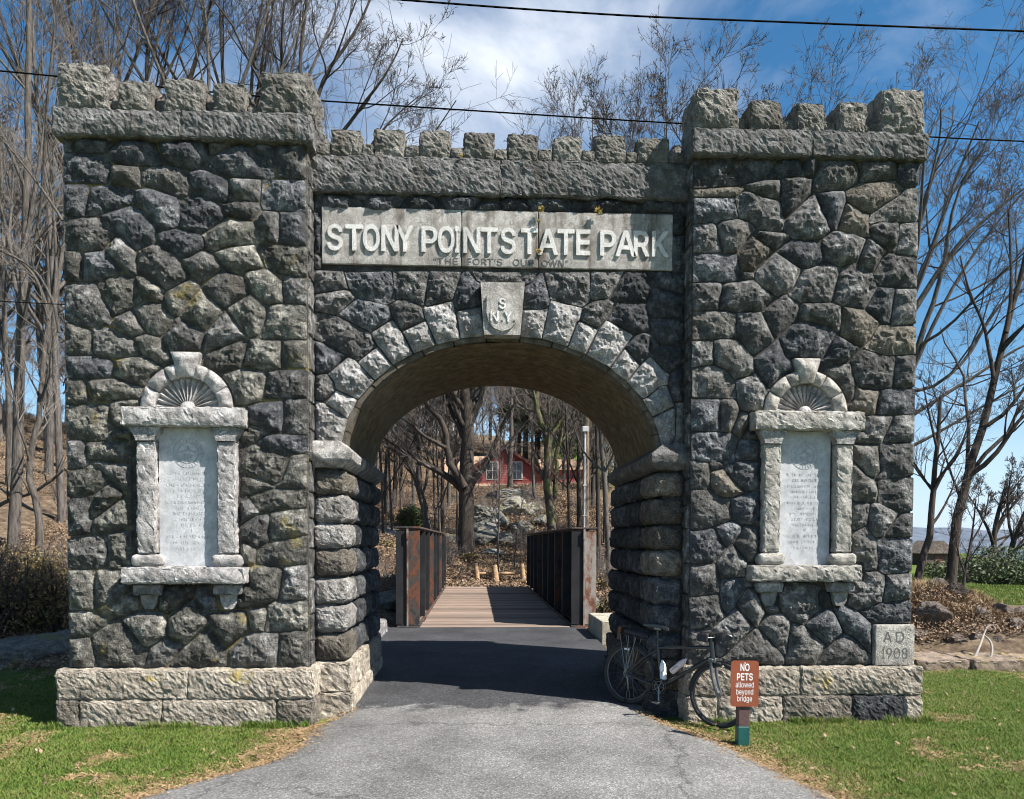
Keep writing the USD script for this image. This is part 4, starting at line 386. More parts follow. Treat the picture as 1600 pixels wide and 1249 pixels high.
# arch wall: a slab with the arched passage cut out of it
th = np.linspace(0, PI, 49)
arch = [(ACX + AW * math.cos(t), ASZ + ARISE * math.sin(t)) for t in th]
prof_ = Polygon([(XL1 + .0, -.3), (ACX - AW, -.3)] + arch[::-1] + [(ACX + AW, -.3), (XR0, -.3), (XR0, 5.8), (XL1, 5.8)])
m = trimesh.creation.extrude_polygon(prof_, YB - .15 - YC, engine='earcut')
v = np.stack([m.vertices[:, 0], YB - .15 - m.vertices[:, 2], m.vertices[:, 1]], 1)
wall = obj('arch_wall', (v, m.faces), M['mortar_dark'], gate)
for key in ('L', 'R'):
    for n_, (k_, v) in enumerate(STONES[key]):
        a = np.array(v); cx, cz = a.mean(0) / 100
        edge = a[:, 0].max() / 100 > (XL1 if key == 'L' else XR1) - .05 or a[:, 0].min() / 100 < (XL0 if key == 'L' else XR0) + .05
        ms = stone_mesh(v, 0., rng.uniform(.06, .115) if not edge else rng.uniform(.05, .075), seed=n_ + (0 if key == 'L' else 300), rough=rng.uniform(.55, 1.25))
        if cz > 5.85: mt = 'basalt_black' if rng.random() < .6 else 'basalt'
        elif key == 'L': mt = 'basalt_lichen' if (cz < 5.2 and rng.random() < .62) else 'basalt'
        else: mt = 'brown_stone' if rng.random() < .09 and cz > 2.5 else 'basalt'
        if mt == 'basalt': mt = rng.choice(['basalt', 'basalt', 'basalt_blue', 'basalt_pale', 'basalt_black'] if key == 'L' else ['basalt', 'basalt', 'basalt_blue', 'basalt_pale'])
        obj('stone', ms, M[mt], tower[key])
for n_, (k_, v) in enumerate(STONES['MV']):
    a = np.array(v) / 100; cx, cz = a.mean(0)
    low = k_ == 'M' and cz < 3.35 and abs(cx - ACX) > 1.4
    vo = k_ == 'V' or low
    big = Polygon(a).area > .1
    ms = stone_mesh(v, YC, .07 if vo else (.075 if cz > 5.55 else .065), seed=n_ + 700, rough=1.1, sp=.023)
    obj('arch_stone' if vo else 'stone', ms, M['granite' if vo else ('basalt_black' if cz > 5.55 or cx > 1.55 else ['basalt', 'basalt', 'basalt_blue'][n_ % 3])], wall)
for key, xa, xb in (('L', XL1 - .07, XL1 + .014), ('R', XR0 - .014, XR0 + .07)):   # stones returning round the inner corners of the towers
    z = .62
    while z < 5.95:
        h = min(rng.uniform(.22, .42), 6.08 - z); obj('stone', tri(rock(xa, xb, .012, YC + .04, z + .006, z + h - .006, r=.02, amp=.012, sp=.05, seed=int(z * 10))), M['basalt'], tower[key]); z += h
# vault lining and its front and back rings
def vault_strip(off0, off1, y0, y1, nseg=64, yseg=12, jit=0., seed=0):
    t = np.linspace(0, PI, nseg + 1)
    def prof(o): return np.stack([ACX + (AW - o) * np.cos(t), ASZ + (ARISE - o) * np.sin(t)], 1)
    p0, p1 = prof(off0), prof(off1); V = []
    yy = np.linspace(y0, y1, yseg + 1)
    for y in yy: V.append(np.c_[p1[:, 0], np.full(nseg + 1, y), p1[:, 1]])
    V.append(np.c_[p0[:, 0], np.full(nseg + 1, y1), p0[:, 1]]); V.append(np.c_[p0[:, 0], np.full(nseg + 1, y0), p0[:, 1]]); V.append(V[0])
    V = np.array(V); k = len(V); idx = np.arange(k * (nseg + 1)).reshape(k, nseg + 1)
    q = np.stack([idx[:-1, :-1], idx[:-1, 1:], idx[1:, 1:], idx[1:, :-1]], -1).reshape(-1, 4)
    V = V.reshape(-1, 3)
    if jit: V[:, 2] -= jit * meshkit.fbm(V * np.array([2.5, .8, 2.5]), 4, seed) * (np.arange(len(V)) < (yseg + 1) * (nseg + 1))
    return V, q[:, ::-1]
obj('vault', vault_strip(-.02, .03, YC + .06, YB - .21, jit=.05, seed=2), M['vault'], gate, smooth=60)
M['vault_edge'] = rocky('pale_vault_edge', (.045, .038, .028), (.10, .085, .065), (.16, .14, .11), vary=.12, bump=.4, stain=.5)
NV = 15
for k in range(NV):                                   # soffit faces of the arch stones along the front edge
    t0, t1 = PI * k / NV + .004, PI * (k + 1) / NV - .004; t = np.linspace(t0, t1, 6)
    a = np.stack([ACX + (AW - .055) * np.cos(t), ASZ + (ARISE - .055) * np.sin(t)], 1); b = np.stack([ACX + (AW - .001) * np.cos(t), ASZ + (ARISE - .001) * np.sin(t)], 1)
    obj('soffit_stone', extr(Polygon(np.vstack([a, b[::-1]])), .20 + .02 * rng.random(), YC + .225), M['vault_edge'], wall)
# shield keystone
kx, kz0, kz1 = .2825, 4.20, 4.765
key = obj('keystone', extr(Polygon([(.085, kz0), (.478, kz0), (.525, kz1), (.045, kz1)]), .20, YC + .06), M['panel'], gate, label='smooth keystone with a raised shield')
sh = [(-.17, .40), (-.10, .405), (-.045, .44), (0, .485), (.045, .44), (.10, .405), (.17, .40), (.172, .22), (.15, .12), (.09, .055), (0, .02), (-.09, .055), (-.15, .12), (-.172, .22)]
obj('shield', extr(Polygon([(kx + a, kz0 + b + .01) for a, b in sh]), .023, YC - .14), M['panel'], key)
for s, x, z in (('S', .002, .275), ('N', -.085, .135), ('Y', .062, .135)):
    obj('letter', xz_text(s, .105, .011, kx + x, YC - .163, kz0 + z, True, .075 if s == 'S' else .088), M['letter'], key, label=f'raised letter {s} on the shield')
for x in (-.005, .128): obj('dot', tri(rock(kx + x - .009, kx + x + .009, YC - .170, YC - .162, kz0 + .135, kz0 + .153, r=.004, amp=0, sp=.02)), M['engrave_dark'], key)
# inscription panel in three slabs
PZ0, PZ1 = 4.965, 5.575
pan = obj('inscription_panel', boxm(-1.675, 2.17, YC - .02, YC + .06, PZ0 + .003, PZ1 - .003), M['mortar_dark'], gate, label='pale stone panel with raised capitals')
for x0, x1 in ((-1.675, -.168), (-.160, .674), (.682, 2.17)):
    obj('panel_slab', tri(rock(x0, x1, YC - .035, YC + .02, PZ0, PZ1, r=.006, amp=.004, sp=.06, seed=int(x1 * 10) + 40)), M['panel'], pan, smooth=40)
lx = [-1.526, -1.32, -1.134, -.934, -.775, -.504, -.324, -.205, -.045, .144, .353, .585, .789, .986, 1.177, 1.452, 1.648, 1.823, 2.03]
lw = dict(S=.165, T=.185, O=.18, N=.185, Y=.185, P=.175, I=.042, A=.225, E=.155, R=.17, K=.18)
for s, x in zip('STONYPOINTSTATEPARK', lx):
    obj('letter', xz_text(s, .265, .021, x - .005, YC - .034, 5.112, True, lw[s]), M['letter'], pan, label=f'raised letter {s} on the long panel')
for s, x0, x1 in (('\u201cTHE', -.47, -.2), ('FORT\u2019S', -.10, .285), ('OUR', .40, .63), ('OWN\u201d', .72, 1.01)):
    obj('small_words', xz_text(s, .07, .002, (x0 + x1) / 2, YC - .0375, 4.982, False, x1 - x0), M['engrave_dark'], pan)
# string course over the panel, battlements
def course(xs, y0, y1, z0, z1, mats, parent, name, bulge=.03, seed=0, r=.018, amp=.02, freq=5.):
    for k in range(len(xs) - 1):
        obj(name, tri(rock(xs[k] + .005, xs[k + 1] - .005, y0, y1, z0, z1, r=r, amp=amp, sp=.027, bulge=(0, bulge, 0), seed=seed + k, freq=freq, fine=.6, chis=.45)), M[mats[k % len(mats)]], parent)
course([XL1 - .01, .262, XR0 + .005], YC - .085, YC + .5, 5.725, 6.10, ['granite_dark'], wall, 'coping_stone', .02, 11, amp=.024)
course([XL1, .28, XR0], YB - .6, YB - .02, 5.73, 6.10, ['granite_dark'], wall, 'coping_stone', .02, 31)
obj('roof_slab', boxm(XL1, XR0, YC + .4, YB - .5, 5.7, 6.02), M['granite_dark'], wall)
for k, (a, b, zt) in enumerate([(-1.562, -1.25, 6.385), (-1.107, -.787, 6.40), (-.616, -.294, 6.405), (-.129, .187, 6.39), (.346, .658, 6.385), (.839, 1.145, 6.37), (1.299, 1.628, 6.40), (1.775, 2.106, 6.385)]):
    obj('merlon', tri(rock(a, b, YC - .06, YC + .32, 6.105, zt, r=.014, amp=.022, sp=.026, bulge=(.0, .03, .01), seed=60 + k, fine=.8, chis=.3)), M['granite_merlon'], wall)
fx = [-1.78, -1.562, -1.25, -1.107, -.787, -.616, -.294, -.129, .187, .346, .658, .839, 1.145, 1.299, 1.628, 1.775, 2.106, 2.33]
for k in range(0, 18, 2):
    obj('battlement_filler', tri(rock(fx[k] + .006, fx[k + 1] - .006, YC - .06, YC + .28, 6.105, 6.235 + .02 * rng.random(), r=.025, amp=.025, sp=.026, bulge=(0, .02, 0), seed=80 + k)), M['granite_merlon'], wall)
for key_, xs, spl, mer in (('L', (-4.345, -1.695), -3.035, [(-4.263, -3.79, 6.815), (-3.665, -3.329, 6.662), (-3.2, -2.812, 6.69), (-2.715, -2.39, 6.665), (-2.227, -1.715, 6.80)]),
                           ('R', (2.27, 4.875), 3.586, [(2.33, 2.775, 6.765), (2.923, 3.249, 6.655), (3.424, 3.724, 6.65), (3.885, 4.179, 6.672), (4.353, 4.80, 6.815)])):
    p = tower[key_]; x0, x1 = xs; z0, z1 = (6.10, 6.365) if key_ == 'L' else (6.09, 6.352)
    course([x0 + .02, spl, x1 - .02], -.12, .55, z0, z1, ['granite_dark'], p, 'coping_stone', .02, 101 if key_ == 'L' else 121, amp=.022)
    course([x0, spl, x1], YB - .5, YB + .1, z0, z1, ['granite_dark'], p, 'coping_stone', .0, 141)
    for a, b in ((x0, x0 + .6), (x1 - .6, x1)):
        obj('coping_stone', tri(rock(a, b, .56, YB - .51, z0, z1, r=.03, amp=.03, sp=.06, seed=int(a * 7) + 151)), M['granite_dark'], p)
    obj('roof_slab', boxm(x0 + .3, x1 - .3, .3, YB - .3, 6.0, z1 - .03), M['granite_dark'], p)
    for k, (a, b, zt) in enumerate(mer):
        corner = k in (0, 4)
        obj('corner_merlon' if corner else 'merlon', tri(rock(a, b, -.10, .45 if corner else .32, z1 + .004, zt, r=.02 if corner else .015, amp=.032 if corner else .022, sp=.027, bulge=(.0, .05 if corner else .03, .01), seed=170 + k + (0 if key_ == 'L' else 20), freq=5. if corner else 7., fine=.7, chis=.35)), M['granite_merlon'], p)
        if k < 4:
            obj('battlement_filler', tri(rock(b + .008, mer[k + 1][0] - .008, -.04, .28, z1 + .004, z1 + .13 + .03 * rng.random(), r=.025, amp=.025, sp=.026, seed=190 + k)), M['granite_merlon'], p) if mer[k + 1][0] - b > .05 else None
        if not corner:
            obj('merlon', tri(rock(a, b, YB - .3, YB + .05, z1 + .004, zt, r=.04, amp=.03, sp=.06, seed=210 + k)), M['granite_merlon'], p)
    for sx in (x0 + .03, x1 - .38):
        for yy in (.95, 1.6, 2.25, 2.65):
            obj('merlon', tri(rock(sx, sx + .35, yy - .16, yy + .16, z1 + .004, z1 + .29, r=.04, amp=.03, sp=.06, seed=int(yy * 9) + 230)), M['granite_merlon'], p)
# plinths
def plinth(p, xs_up, xs_lo, seed, inner):
    for k in range(len(xs_up) - 1):
        obj('plinth_block', tri(rock(xs_up[k] + .004, xs_up[k + 1] - .004, -.125, .4, .292, .60, r=.03, amp=.021, sp=.027, bulge=(0, .02, .0), seed=seed + k, freq=5.5, fine=.6, chis=.35)), M['granite_warm'], p)
    for k in range(len(xs_lo) - 1):
        obj('plinth_block', tri(rock(xs_lo[k] + .005, xs_lo[k + 1] - .005, -.135, .4, -.12, .286, r=.03, amp=.021, sp=.027, bulge=(0, .02, 0), seed=seed + 10 + k, freq=5.5, fine=.6, chis=.35)), M[('brown_stone', 'granite_warm', 'granite_warm', 'brown_stone')[k % 4] if seed < 320 else ('granite_warm', 'granite_warm', 'granite_warm', 'brown_stone', 'basalt_black')[k % 5]], p)
    for x0, x1 in ((xs_up[0], xs_up[0] + .3), (xs_up[-1] - .3, xs_up[-1])):
        for y0, y1 in ((.41, 1.7), (1.71, YB + .05)):
            obj('plinth_block', tri(rock(x0, x1, y0, y1, .292, .60, r=.03, amp=.025, sp=.07, seed=seed + 20)), M['granite_warm'], p)
            obj('plinth_block', tri(rock(x0, x1, y0, y1, -.12, .286, r=.03, amp=.025, sp=.07, seed=seed + 21)), M['granite_warm'], p)
plinth(tower['L'], [-4.36, -3.017, -1.70], [-4.36, -4.117, -3.281, -2.097, -1.70], 300, 1)
plinth(tower['R'], [2.27, 2.90, 3.53, 4.905], [2.27, 2.62, 2.943, 3.332, 4.108, 4.682, 4.905], 340, 0)
# jambs of the passage: stacked cushion stones, imposts and their plinths
zrow = [.635, .93, .985, 1.235, 1.28, 1.55, 1.60, 1.862, 1.89, 2.14, 2.17, 2.447, 2.475, 2.735]
for side in (0, 1):
    rows = [(.635, .935), (.96, 1.255), (1.265, 1.55), (1.575, 1.862), (1.875, 2.145), (2.16, 2.445), (2.47, 2.72)]
    for k, (z0, z1) in enumerate(rows):
        ycuts = [YC - .07, .80, 1.55, 2.2, YB - .06]
        for j in range(4):
            y0, y1 = ycuts[j] + .01 + (0 if j == 0 else rng.uniform(-.12, .12) * 0), ycuts[j + 1] - .01
            pr = .0 if j == 0 else rng.uniform(-.02, .03)
            x0, x1 = ((XL1 + .01, -1.408 + pr) if side == 0 else (1.965 - pr, XR0 - .01))
            obj('jamb_stone', tri(rock(x0, x1, y0, y1, z0, z1, r=.06, amp=.03, sp=.029, bulge=(.03, .04, .0), seed=400 + side * 60 + k * 5 + j, freq=6., fine=.55)), M[('jamb' if k % 3 else 'brown_stone') if j == 0 and side == 0 else ('brown_stone' if j == 0 and k > 2 else 'basalt_black')], wall)  # right jamb and reveals use darker stone: shade put into the colour
    for j, (y0, y1) in enumerate(((YC - .11, 1.1), (1.11, 2.0), (2.01, YB - .03))):
        x0, x1 = (XL1 + .005, -1.37) if side == 0 else (1.92, XR0 - .005)
        obj('plinth_block', tri(rock(x0, x1, y0 + (.05 if j == 0 else 0), y1, .295, .63, r=.03, amp=.025, sp=.04, seed=500 + side * 10 + j)), M['granite_warm' if side == 0 else 'brown_stone'], wall)  # right plinth darker than the left: tower shade put into its colour
        x0, x1 = (XL1 + .005, -1.35) if side == 0 else (1.90, XR0 - .005)
        obj('plinth_block', tri(rock(x0, x1, y0 + (.04 if j == 0 else 0), y1, -.1, .288, r=.025, amp=.02, sp=.05, seed=520 + side * 10 + j)), M['granite_warm' if side == 0 else 'basalt_black'], wall)  # lower right course likewise darkened, shade carried by the colour
        # impost: splayed above and undercut below
        s = 1 if side == 0 else -1; xb = -1.51 if side == 0 else 2.10; fz = YC - .13 if j == 0 else y0
        V, F = rock(0, 1, 0, 1, 0, 1, r=.02, amp=0, sp=.06)
        z = 2.755 + V[:, 2] * .29
        out = np.interp(V[:, 2], [0, .25, .55, 1], [.06, .17, .19, .03])
        fr = np.interp(V[:, 2], [0, .25, .55, 1], [-.05, .05, .06, -.03])
        xin = XL1 + .005 if side == 0 else XR0 - .005
        X = np.where(V[:, 0] > 0, 0, 0) + xin + (xb + s * out - xin) * V[:, 0]
        Y = (fz - (fr if j == 0 else 0)) * (1 - V[:, 1]) + y1 * V[:, 1] - .004
        W_ = np.c_[X, Y, z]; W_ += (meshkit.fbm(W_ * 9, 4, 7)[:, None] - .5) * .03
        obj('impost_stone', tri((W_, F if side == 0 else F[:, ::-1])), M['jamb' if j == 0 and side == 0 else 'granite_dark'], wall, smooth=35)
# memorial tablets
def tablet(cx, zl, s, left):
    """cx centre, zl underside of the lintel, s width scale"""
    t = obj('memorial_tablet', boxm(cx - .60 * s, cx + .60 * s, -.022, .04, zl - 1.62, zl + .2), M['mortar_dark'], gate, label='granite memorial tablet in a columned frame on the left tower' if left else 'granite memorial tablet in a columned frame on the right tower')
    mp = M['granite_pale'] if left else M['granite_paler']
    def R(name, x0, x1, y0, y1, z0, z1, mt, **k):
        return obj(name, tri(rock(cx + x0 * s, cx + x1 * s, y0, y1, zl + z0, zl + z1, **{**dict(r=.018, amp=.014, sp=.026, fine=.8), **k})), mt, t, smooth=30)
    R('lintel', -.625, .625, -.19, .02, 0., .195, mp, bulge=(0, .02, 0), amp=.014, seed=int(left) + 1, freq=9)
    R('sill', -.64, .62, -.19, .02, -1.625, -1.455, mp, bulge=(0, .02, 0), amp=.014, seed=int(left) + 3, freq=9)
    obj('inscribed_slab', boxm(cx - .30 * s, cx + .30 * s, -.045, .02, zl - 1.455, zl - .002), M['slab'], t)
    for sx in (-1, 1):
        x = sx * .40 + (.0 if sx < 0 else .02)
        R('column', x - .094, x + .094, -.135, .0, -1.315, -.15, mp, amp=.013, bulge=(0, .012, 0), seed=10 + sx + left, freq=8)
        R('column_base', x - .155, x + .155, -.17, .0, -1.452, -1.325, mp, r=.05, amp=.006, seed=20 + sx)
        cap = Polygon([(cx + s * (x - .095), zl - .145), (cx + s * (x + .095), zl - .145), (cx + s * (x + .10), zl - .11), (cx + s * (x + .155), zl - .035), (cx + s * (x + .155), zl - .004), (cx + s * (x - .155), zl - .004), (cx + s * (x - .155), zl - .035), (cx + s * (x - .10), zl - .11)])
        obj('capital', extr(cap, .155, .0), M['granite'], t)
        R('bracket', x - .14, x + .14, -.13, .02, -1.745, -1.64, M['granite'], amp=.012, seed=30 + sx)
        obj('bracket_foot', extr(Polygon([(cx + s * (x - .09), zl - 1.75), (cx + s * (x + .09), zl - 1.75), (cx + s * (x + .075), zl - 1.84), (cx + s * (x + .04), zl - 1.90), (cx + s * (x - .04), zl - 1.90), (cx + s * (x - .075), zl - 1.84)]), .10, .02), M['granite'], t)
    # fanlight above the lintel
    zc_ = zl + .197
    for k in range(6):
        if True:
            a0, a1 = PI * (k + .02) / 6 + (.0 if k != 2 else 0), PI * (k + .98) / 6
            if k == 2: a1 -= .16
            if k == 3: a0 += .16
            q = np.linspace(a0, a1, 7)
            pg = Polygon(np.vstack([np.stack([cx + s * .33 * np.cos(q), zc_ + s * .33 * np.sin(q)], 1), np.stack([cx + s * .475 * np.cos(q[::-1]), zc_ + s * .475 * np.sin(q[::-1])], 1)]))
            obj('arch_block', stone_mesh(np.array(pg.exterior.coords)[:-1] * 100, -.06, .055, sp=.022, seed=800 + k + 10 * left, rough=.55), mp, t, smooth=30)
    kp = [(cx - .075 * s, zc_ + .33 * s), (cx + .075 * s, zc_ + .33 * s), (cx + .155 * s, zc_ + .585), (cx - .155 * s, zc_ + .585)]
    obj('keystone', stone_mesh(np.array(kp) * 100, -.08, .06, sp=.024, seed=830 + left, rough=.6), mp, t, smooth=30)
    q = np.linspace(0, PI, 33)
    obj('fan', extr(Polygon(np.stack([cx + s * .345 * np.cos(q), zc_ + s * .345 * np.sin(q)], 1)), .02, .005), M['granite'], t)
    nf = 15
    for k in range(nf):
        a = PI * (k + .5) / nf; da = PI / nf * .44
        ca, sa = math.cos(a), math.sin(a); P3 = []
        for rr, w_, yf in ((.085, .35, -.05), (.32, 1.0, -.055)):
            for dd in (-1, 0, 1):
                aa = a + dd * da * w_; P3.append((cx + s * rr * math.cos(aa), -.012 if dd else yf, zc_ + s * rr * math.sin(aa)))
        F = [(0, 1, 4), (0, 4, 3), (1, 2, 5), (1, 5, 4), (3, 4, 5), (0, 2, 1)]
        obj('fan_ray', (np.array(P3), np.array(F)[:, ::-1]), M['granite_pale'], t)
    d = trimesh.creation.icosphere(2, .09 * s); d.vertices[:, 2] = np.maximum(d.vertices[:, 2], 0); d.vertices[:, 1] *= .7; d.apply_translation((cx, -.02, zc_)); obj('fan_hub', d, M['granite_pale'], t, smooth=True)
    obj('fan_rim', mv(ring((cx, -.02, zc_), (s, 0, 0), (0, 0, s), .335, .014, 32, 6, 0, PI), (0, 0, 0)), M['granite'], t, smooth=True)
    # worn seal and rows of worn lettering
    zs = zl - .26; seal = [ring((cx, -.046, zs), (s, 0, 0), (0, 0, s), .105, .0035, 40, 5), ring((cx, -.046, zs), (s, 0, 0), (0, 0, s), .155, .0025, 40, 5)]
    rg = np.random.default_rng(40 + left)
    for k in range(26):
        a = 2 * PI * k / 26; seal.append(rot(mv(boxm_q(.006, .004, .026), (cx + s * .131 * math.cos(a), -.046, zs + s * .131 * math.sin(a))), (0, 1, 0), -a + PI / 2, (cx + s * .131 * math.cos(a), 0, zs + s * .131 * math.sin(a))))
    for k in range(6): seal.append(mv(boxm_q(.005, .004, .05), (cx + s * (-.04 + .016 * k), -.046, zs - .035)))
    for sg in (-1, 1): seal.append(rot(mv(boxm_q(.085, .004, .014), (cx + sg * s * .042, -.046, zs + .02)), (0, 1, 0), sg * .35, (cx + sg * s * .042, 0, zs + .02)))
    seal.append(mv(boxm_q(.022, .004, .03), (cx, -.046, zs + .055)))
    obj('seal', cat_(seal), M['seal'], t)
    rows = [(.47, .8), (.53, .5), (.595, .88), (.655, .6), (.71, .45), (.775, .92), (.835, .5), (.895, .62), (.955, .55), (1.015, .5), (1.07, .2), (1.135, .9), (1.20, .7), (1.265, .42)]
    L = []
    for dz, w_ in rows:
        x = -w_ * .26
        while x < w_ * .26:
            lw_ = rg.choice([.011, .014, .017]); hgt = .026
            for st in range(rg.integers(1, 3)):
                if rg.random() < .7: L.append(mv(boxm_q(.0032, .002, hgt), (cx + s * (x + rg.uniform(0, lw_)), -.046, zl - dz)))
                if rg.random() < .6: L.append(mv(boxm_q(lw_ * .8, .002, .0032), (cx + s * (x + lw_ / 2), -.046, zl - dz + rg.choice([-.012, 0, .012]))))
            x += lw_ + (.022 if rg.random() < .17 else .008)
    obj('worn_lettering', cat_(L), M['seal'], t, kind='stuff')
def boxm_q(a, b, c):
    m = trimesh.creation.box(extents=(a, b, c)); return np.array(m.vertices), np.array(m.faces)
M['seal'] = plain('worn_carving', (.32, .325, .33), .9, vary=.15)
M['granite_paler'] = rocky('pale_buff_granite', (.12, .11, .095), (.285, .267, .236), (.46, .437, .395), vary=.1, bump=.8, stain=.25, bdist=.012)
tablet(-3.02, 3.135, 1.0, True)
tablet(3.575, 3.165, .965, False)
# date stone
ds = obj('date_stone', tri(rock(4.385, 4.828, -.075, .05, .607, 1.055, r=.008, amp=.003, sp=.05)), M['granite_paler'], gate, smooth=40, label='smooth pale date stone')
for s, x0, x1, z in (('A', 4.475, 4.57, .865), ('D', 4.615, 4.71, .865), ('1', 4.465, 4.492, .685), ('9', 4.51, 4.575, .685), ('0', 4.595, 4.665, .685), ('8', 4.683, 4.75, .685)):
    obj('numeral' if s.isdigit() else 'letter', xz_text(s, .115, .002, (x0 + x1) / 2, -.0745, z, False, x1 - x0), M['ink'], ds)
# tufts growing out of the panel joints
M['tuft'] = plain('dry_yellow_tuft', (.30, .22, .06), .9, vary=.4)
def tuft(c, r, n, seed, up=.4, mt='tuft', lbl=None, name='tuft', parent=None, cat=None):
    g = np.random.default_rng(seed); d = g.normal(size=(n, 3)); d[:, 1] = -np.abs(d[:, 1]); d[:, 2] += up; d /= np.linalg.norm(d, axis=1, keepdims=True)
    P = np.stack([np.zeros((n, 3)), d * r * .5 + g.normal(size=(n, 3)) * .005, d * r], 1) * g.uniform(.5, 1, (n, 1, 1)) + np.array(c)
    V, F = tubes(P, np.tile([.004, .005, .001], (n, 1)), 3)
    return obj(name, (V, F), M[mt], parent, label=lbl, cat=cat)
for k, (x, z, r) in enumerate([(.71, 5.575, .05), (1.33, 5.575, .06), (.678, 5.45, .03), (.678, 5.12, .045), (-.165, 5.74 + .37, .03)]):
    tuft((x, YC - .08 if k < 4 else YC - .12, z), r, 60, k, name='weed', cat='plant', lbl=['small yellow weed over the joint left of the second T on the panel', 'larger yellow weed over the top edge of the panel near PARK', 'tiny yellow weed in the upper part of the panel joint', 'yellow weed low in the panel joint beside the letter A', 'tiny weed on the coping above the panel'][k])

# ------------------------------------------------------------------ bridge
BY0, BY1, BZ = 7.9, 22.2, .15
br = thing('footbridge', 'iron girder bridge with a plank deck behind the arch', 'bridge')
BL0, BL1, BR0, BR1 = -1.69, -1.17, 2.02, 2.57
rg = np.random.default_rng(3)
deck = obj('deck_beam', cat_([boxm(x - .1, x + .1, BY0, BY1, -.35, .045) for x in (-1.3,)]), M['steel'], br)
for x in (-.3, .5, 1.3, 2.15): obj('deck_beam', boxm(x - .1, x + .1, BY0, BY1, -.35, .045), M['steel'], br)
npk = 70; w_ = (BY1 - BY0) / npk
for k in range(npk):
    y0 = BY0 + k * w_
    obj('plank', tri(rock(-1.18 + rg.uniform(-.02, .02), 2.02 + rg.uniform(-.02, .02), y0 + .007, y0 + w_ - .007, .05, .15 + rg.uniform(-.012, .008), r=.008, amp=0, sp=9)), M['plank'], br)
for side in (0, 1):
    x0, x1 = (BL0, BL1) if side == 0 else (BR0, BR1); xc = (x0 + x1) / 2
    g = obj('girder_web', boxm(xc - .012, xc + .012, BY0 + .02, BY1, -.3, 2.22), M['steel'], br)
    obj('top_flange', tri(rock(x0, x1, BY0, BY1, 2.222, 2.262, r=.006, amp=0, sp=9)), M['rust'], g)
    obj('flange_angle', boxm(xc - .11, xc + .11, BY0 + .015, BY1, 2.19, 2.2215), M['steel'], g)
    obj('flange_angle', boxm(xc - .13, xc + .13, BY0 + .015, BY1, .17, .20), M['steel'], g)
    obj('kerb_angle', cat_([boxm(x1 - .06, x1 + .0, BY0, BY1, .152, .175)] if side == 0 else [boxm(x0, x0 + .06, BY0, BY1, .152, .175)]), M['rust'], g)
    for k in range(9):
        y = BY0 + .03 + k * (BY1 - BY0 - .06) / 8
        for s in (-1, 1):
            a, b = (xc + s * .013, (x0 + .015, x1 - .015)[s > 0])
            xa, xb = min(a, b), max(a, b)
            inner = (s > 0) == (side == 0)
            if k == 0: mt = M['rust'] if inner and side == 0 else (M['rust_pale'] if side == 1 and not inner else M['steel'])
            else: mt = M['rust'] if (k * 7 + side) % 3 == 0 else (M['steel_grey'] if (k + side) % 3 == 1 and 'steel_grey' in M else M['steel'])
            obj('stiffener', cat_([boxm(xa, xb, y - .006, y + .006, .201, 2.189), boxm(b - .012 if s > 0 else b, b if s > 0 else b + .012, y + .007, y + .10, .201, 2.189)]), mt, g)
    obj('end_plate', boxm(xc - .014, xc + .014, BY0 - .02, BY0 + .012, .0, 2.215), M['rust_pale'], g)
    obj('gusset', extr(Polygon([(xc - .02, 2.0), (xc + .02, 2.0), (xc + .02, 2.216), (xc - .02, 2.216)]), .02, BY0 - .021), M['rust_pale'], g)
    obj('base_plate', boxm(x0 + .05, x1 - (0 if side == 0 else .02), BY0 - .12, BY0 + .2, .152, .172) if side == 0 else boxm(x0, x1 - .2, BY0 - .12, BY0 + .2, .152, .172), M['rust'], g)
M['block'] = rocky('pale_concrete', (.2, .185, .14), (.33, .31, .24), (.44, .42, .34), vary=.05, bump=.3, stain=.4)
ab = obj('concrete_block', tri(rock(2.32, 3.1, 5.75, 7.4, -.1, .49, r=.02, amp=.008, sp=.08)), M['block'], smooth=40, label='pale concrete block beside the right end of the bridge', cat='block')
obj('abutment_stone', tri(rock(-2.35, -1.78, 5.9, 7.2, -.1, .40, r=.06, amp=.05, sp=.06, seed=5)), M['granite'], smooth=40, label='low grey stone beside the left end of the bridge', cat='stone')

# ------------------------------------------------------------------ red house on the hill
hp = at(788, 763, 65); HB = gz(hp[0], hp[1]) + .0
M['clapboard'] = mat('red_clapboard', {'g': ('geometry', {}), 'n': ('noise_texture', {'scale': 3., 'detail': 6.}), 'rp': ('rgb_ramp', {'ramp': [(.3, (.26, .058, .05)), (.7, (.36, .10, .085))]}), 'p': ('principled_bsdf', {'roughness': .8})}, [('g.position', 'n.vector'), ('n.fac', 'rp.fac'), ('rp.color', 'p.base_color')])
M['shingle'] = plain('tan_roof_shingles', (.33, .21, .135), .9, vary=.25, scale=3.)
M['trim'] = plain('dark_red_trim', (.09, .025, .02), .7); M['white_trim'] = plain('pale_window_trim', (.55, .5, .45), .6)
M['glass'] = usdkit.material(stage, '/World/Looks/window_glass', {'p': ('principled_bsdf', {'base_color': (.03, .035, .04), 'roughness': .06, 'specular_ior_level': .8})}, [], surface='p.BSDF')
hs = thing('red_house', 'red clapboard house with a gable and tan roof on the hill', 'house', (hp[0], hp[1], HB), -2.7)
S_ = 65 / 1200.
z0h = (at(788, 758, 65)[2] - HB)
zr = at(788, 698, 65)[2] - HB; ze = at(735, 737, 65)[2] - HB; hw = 3.05
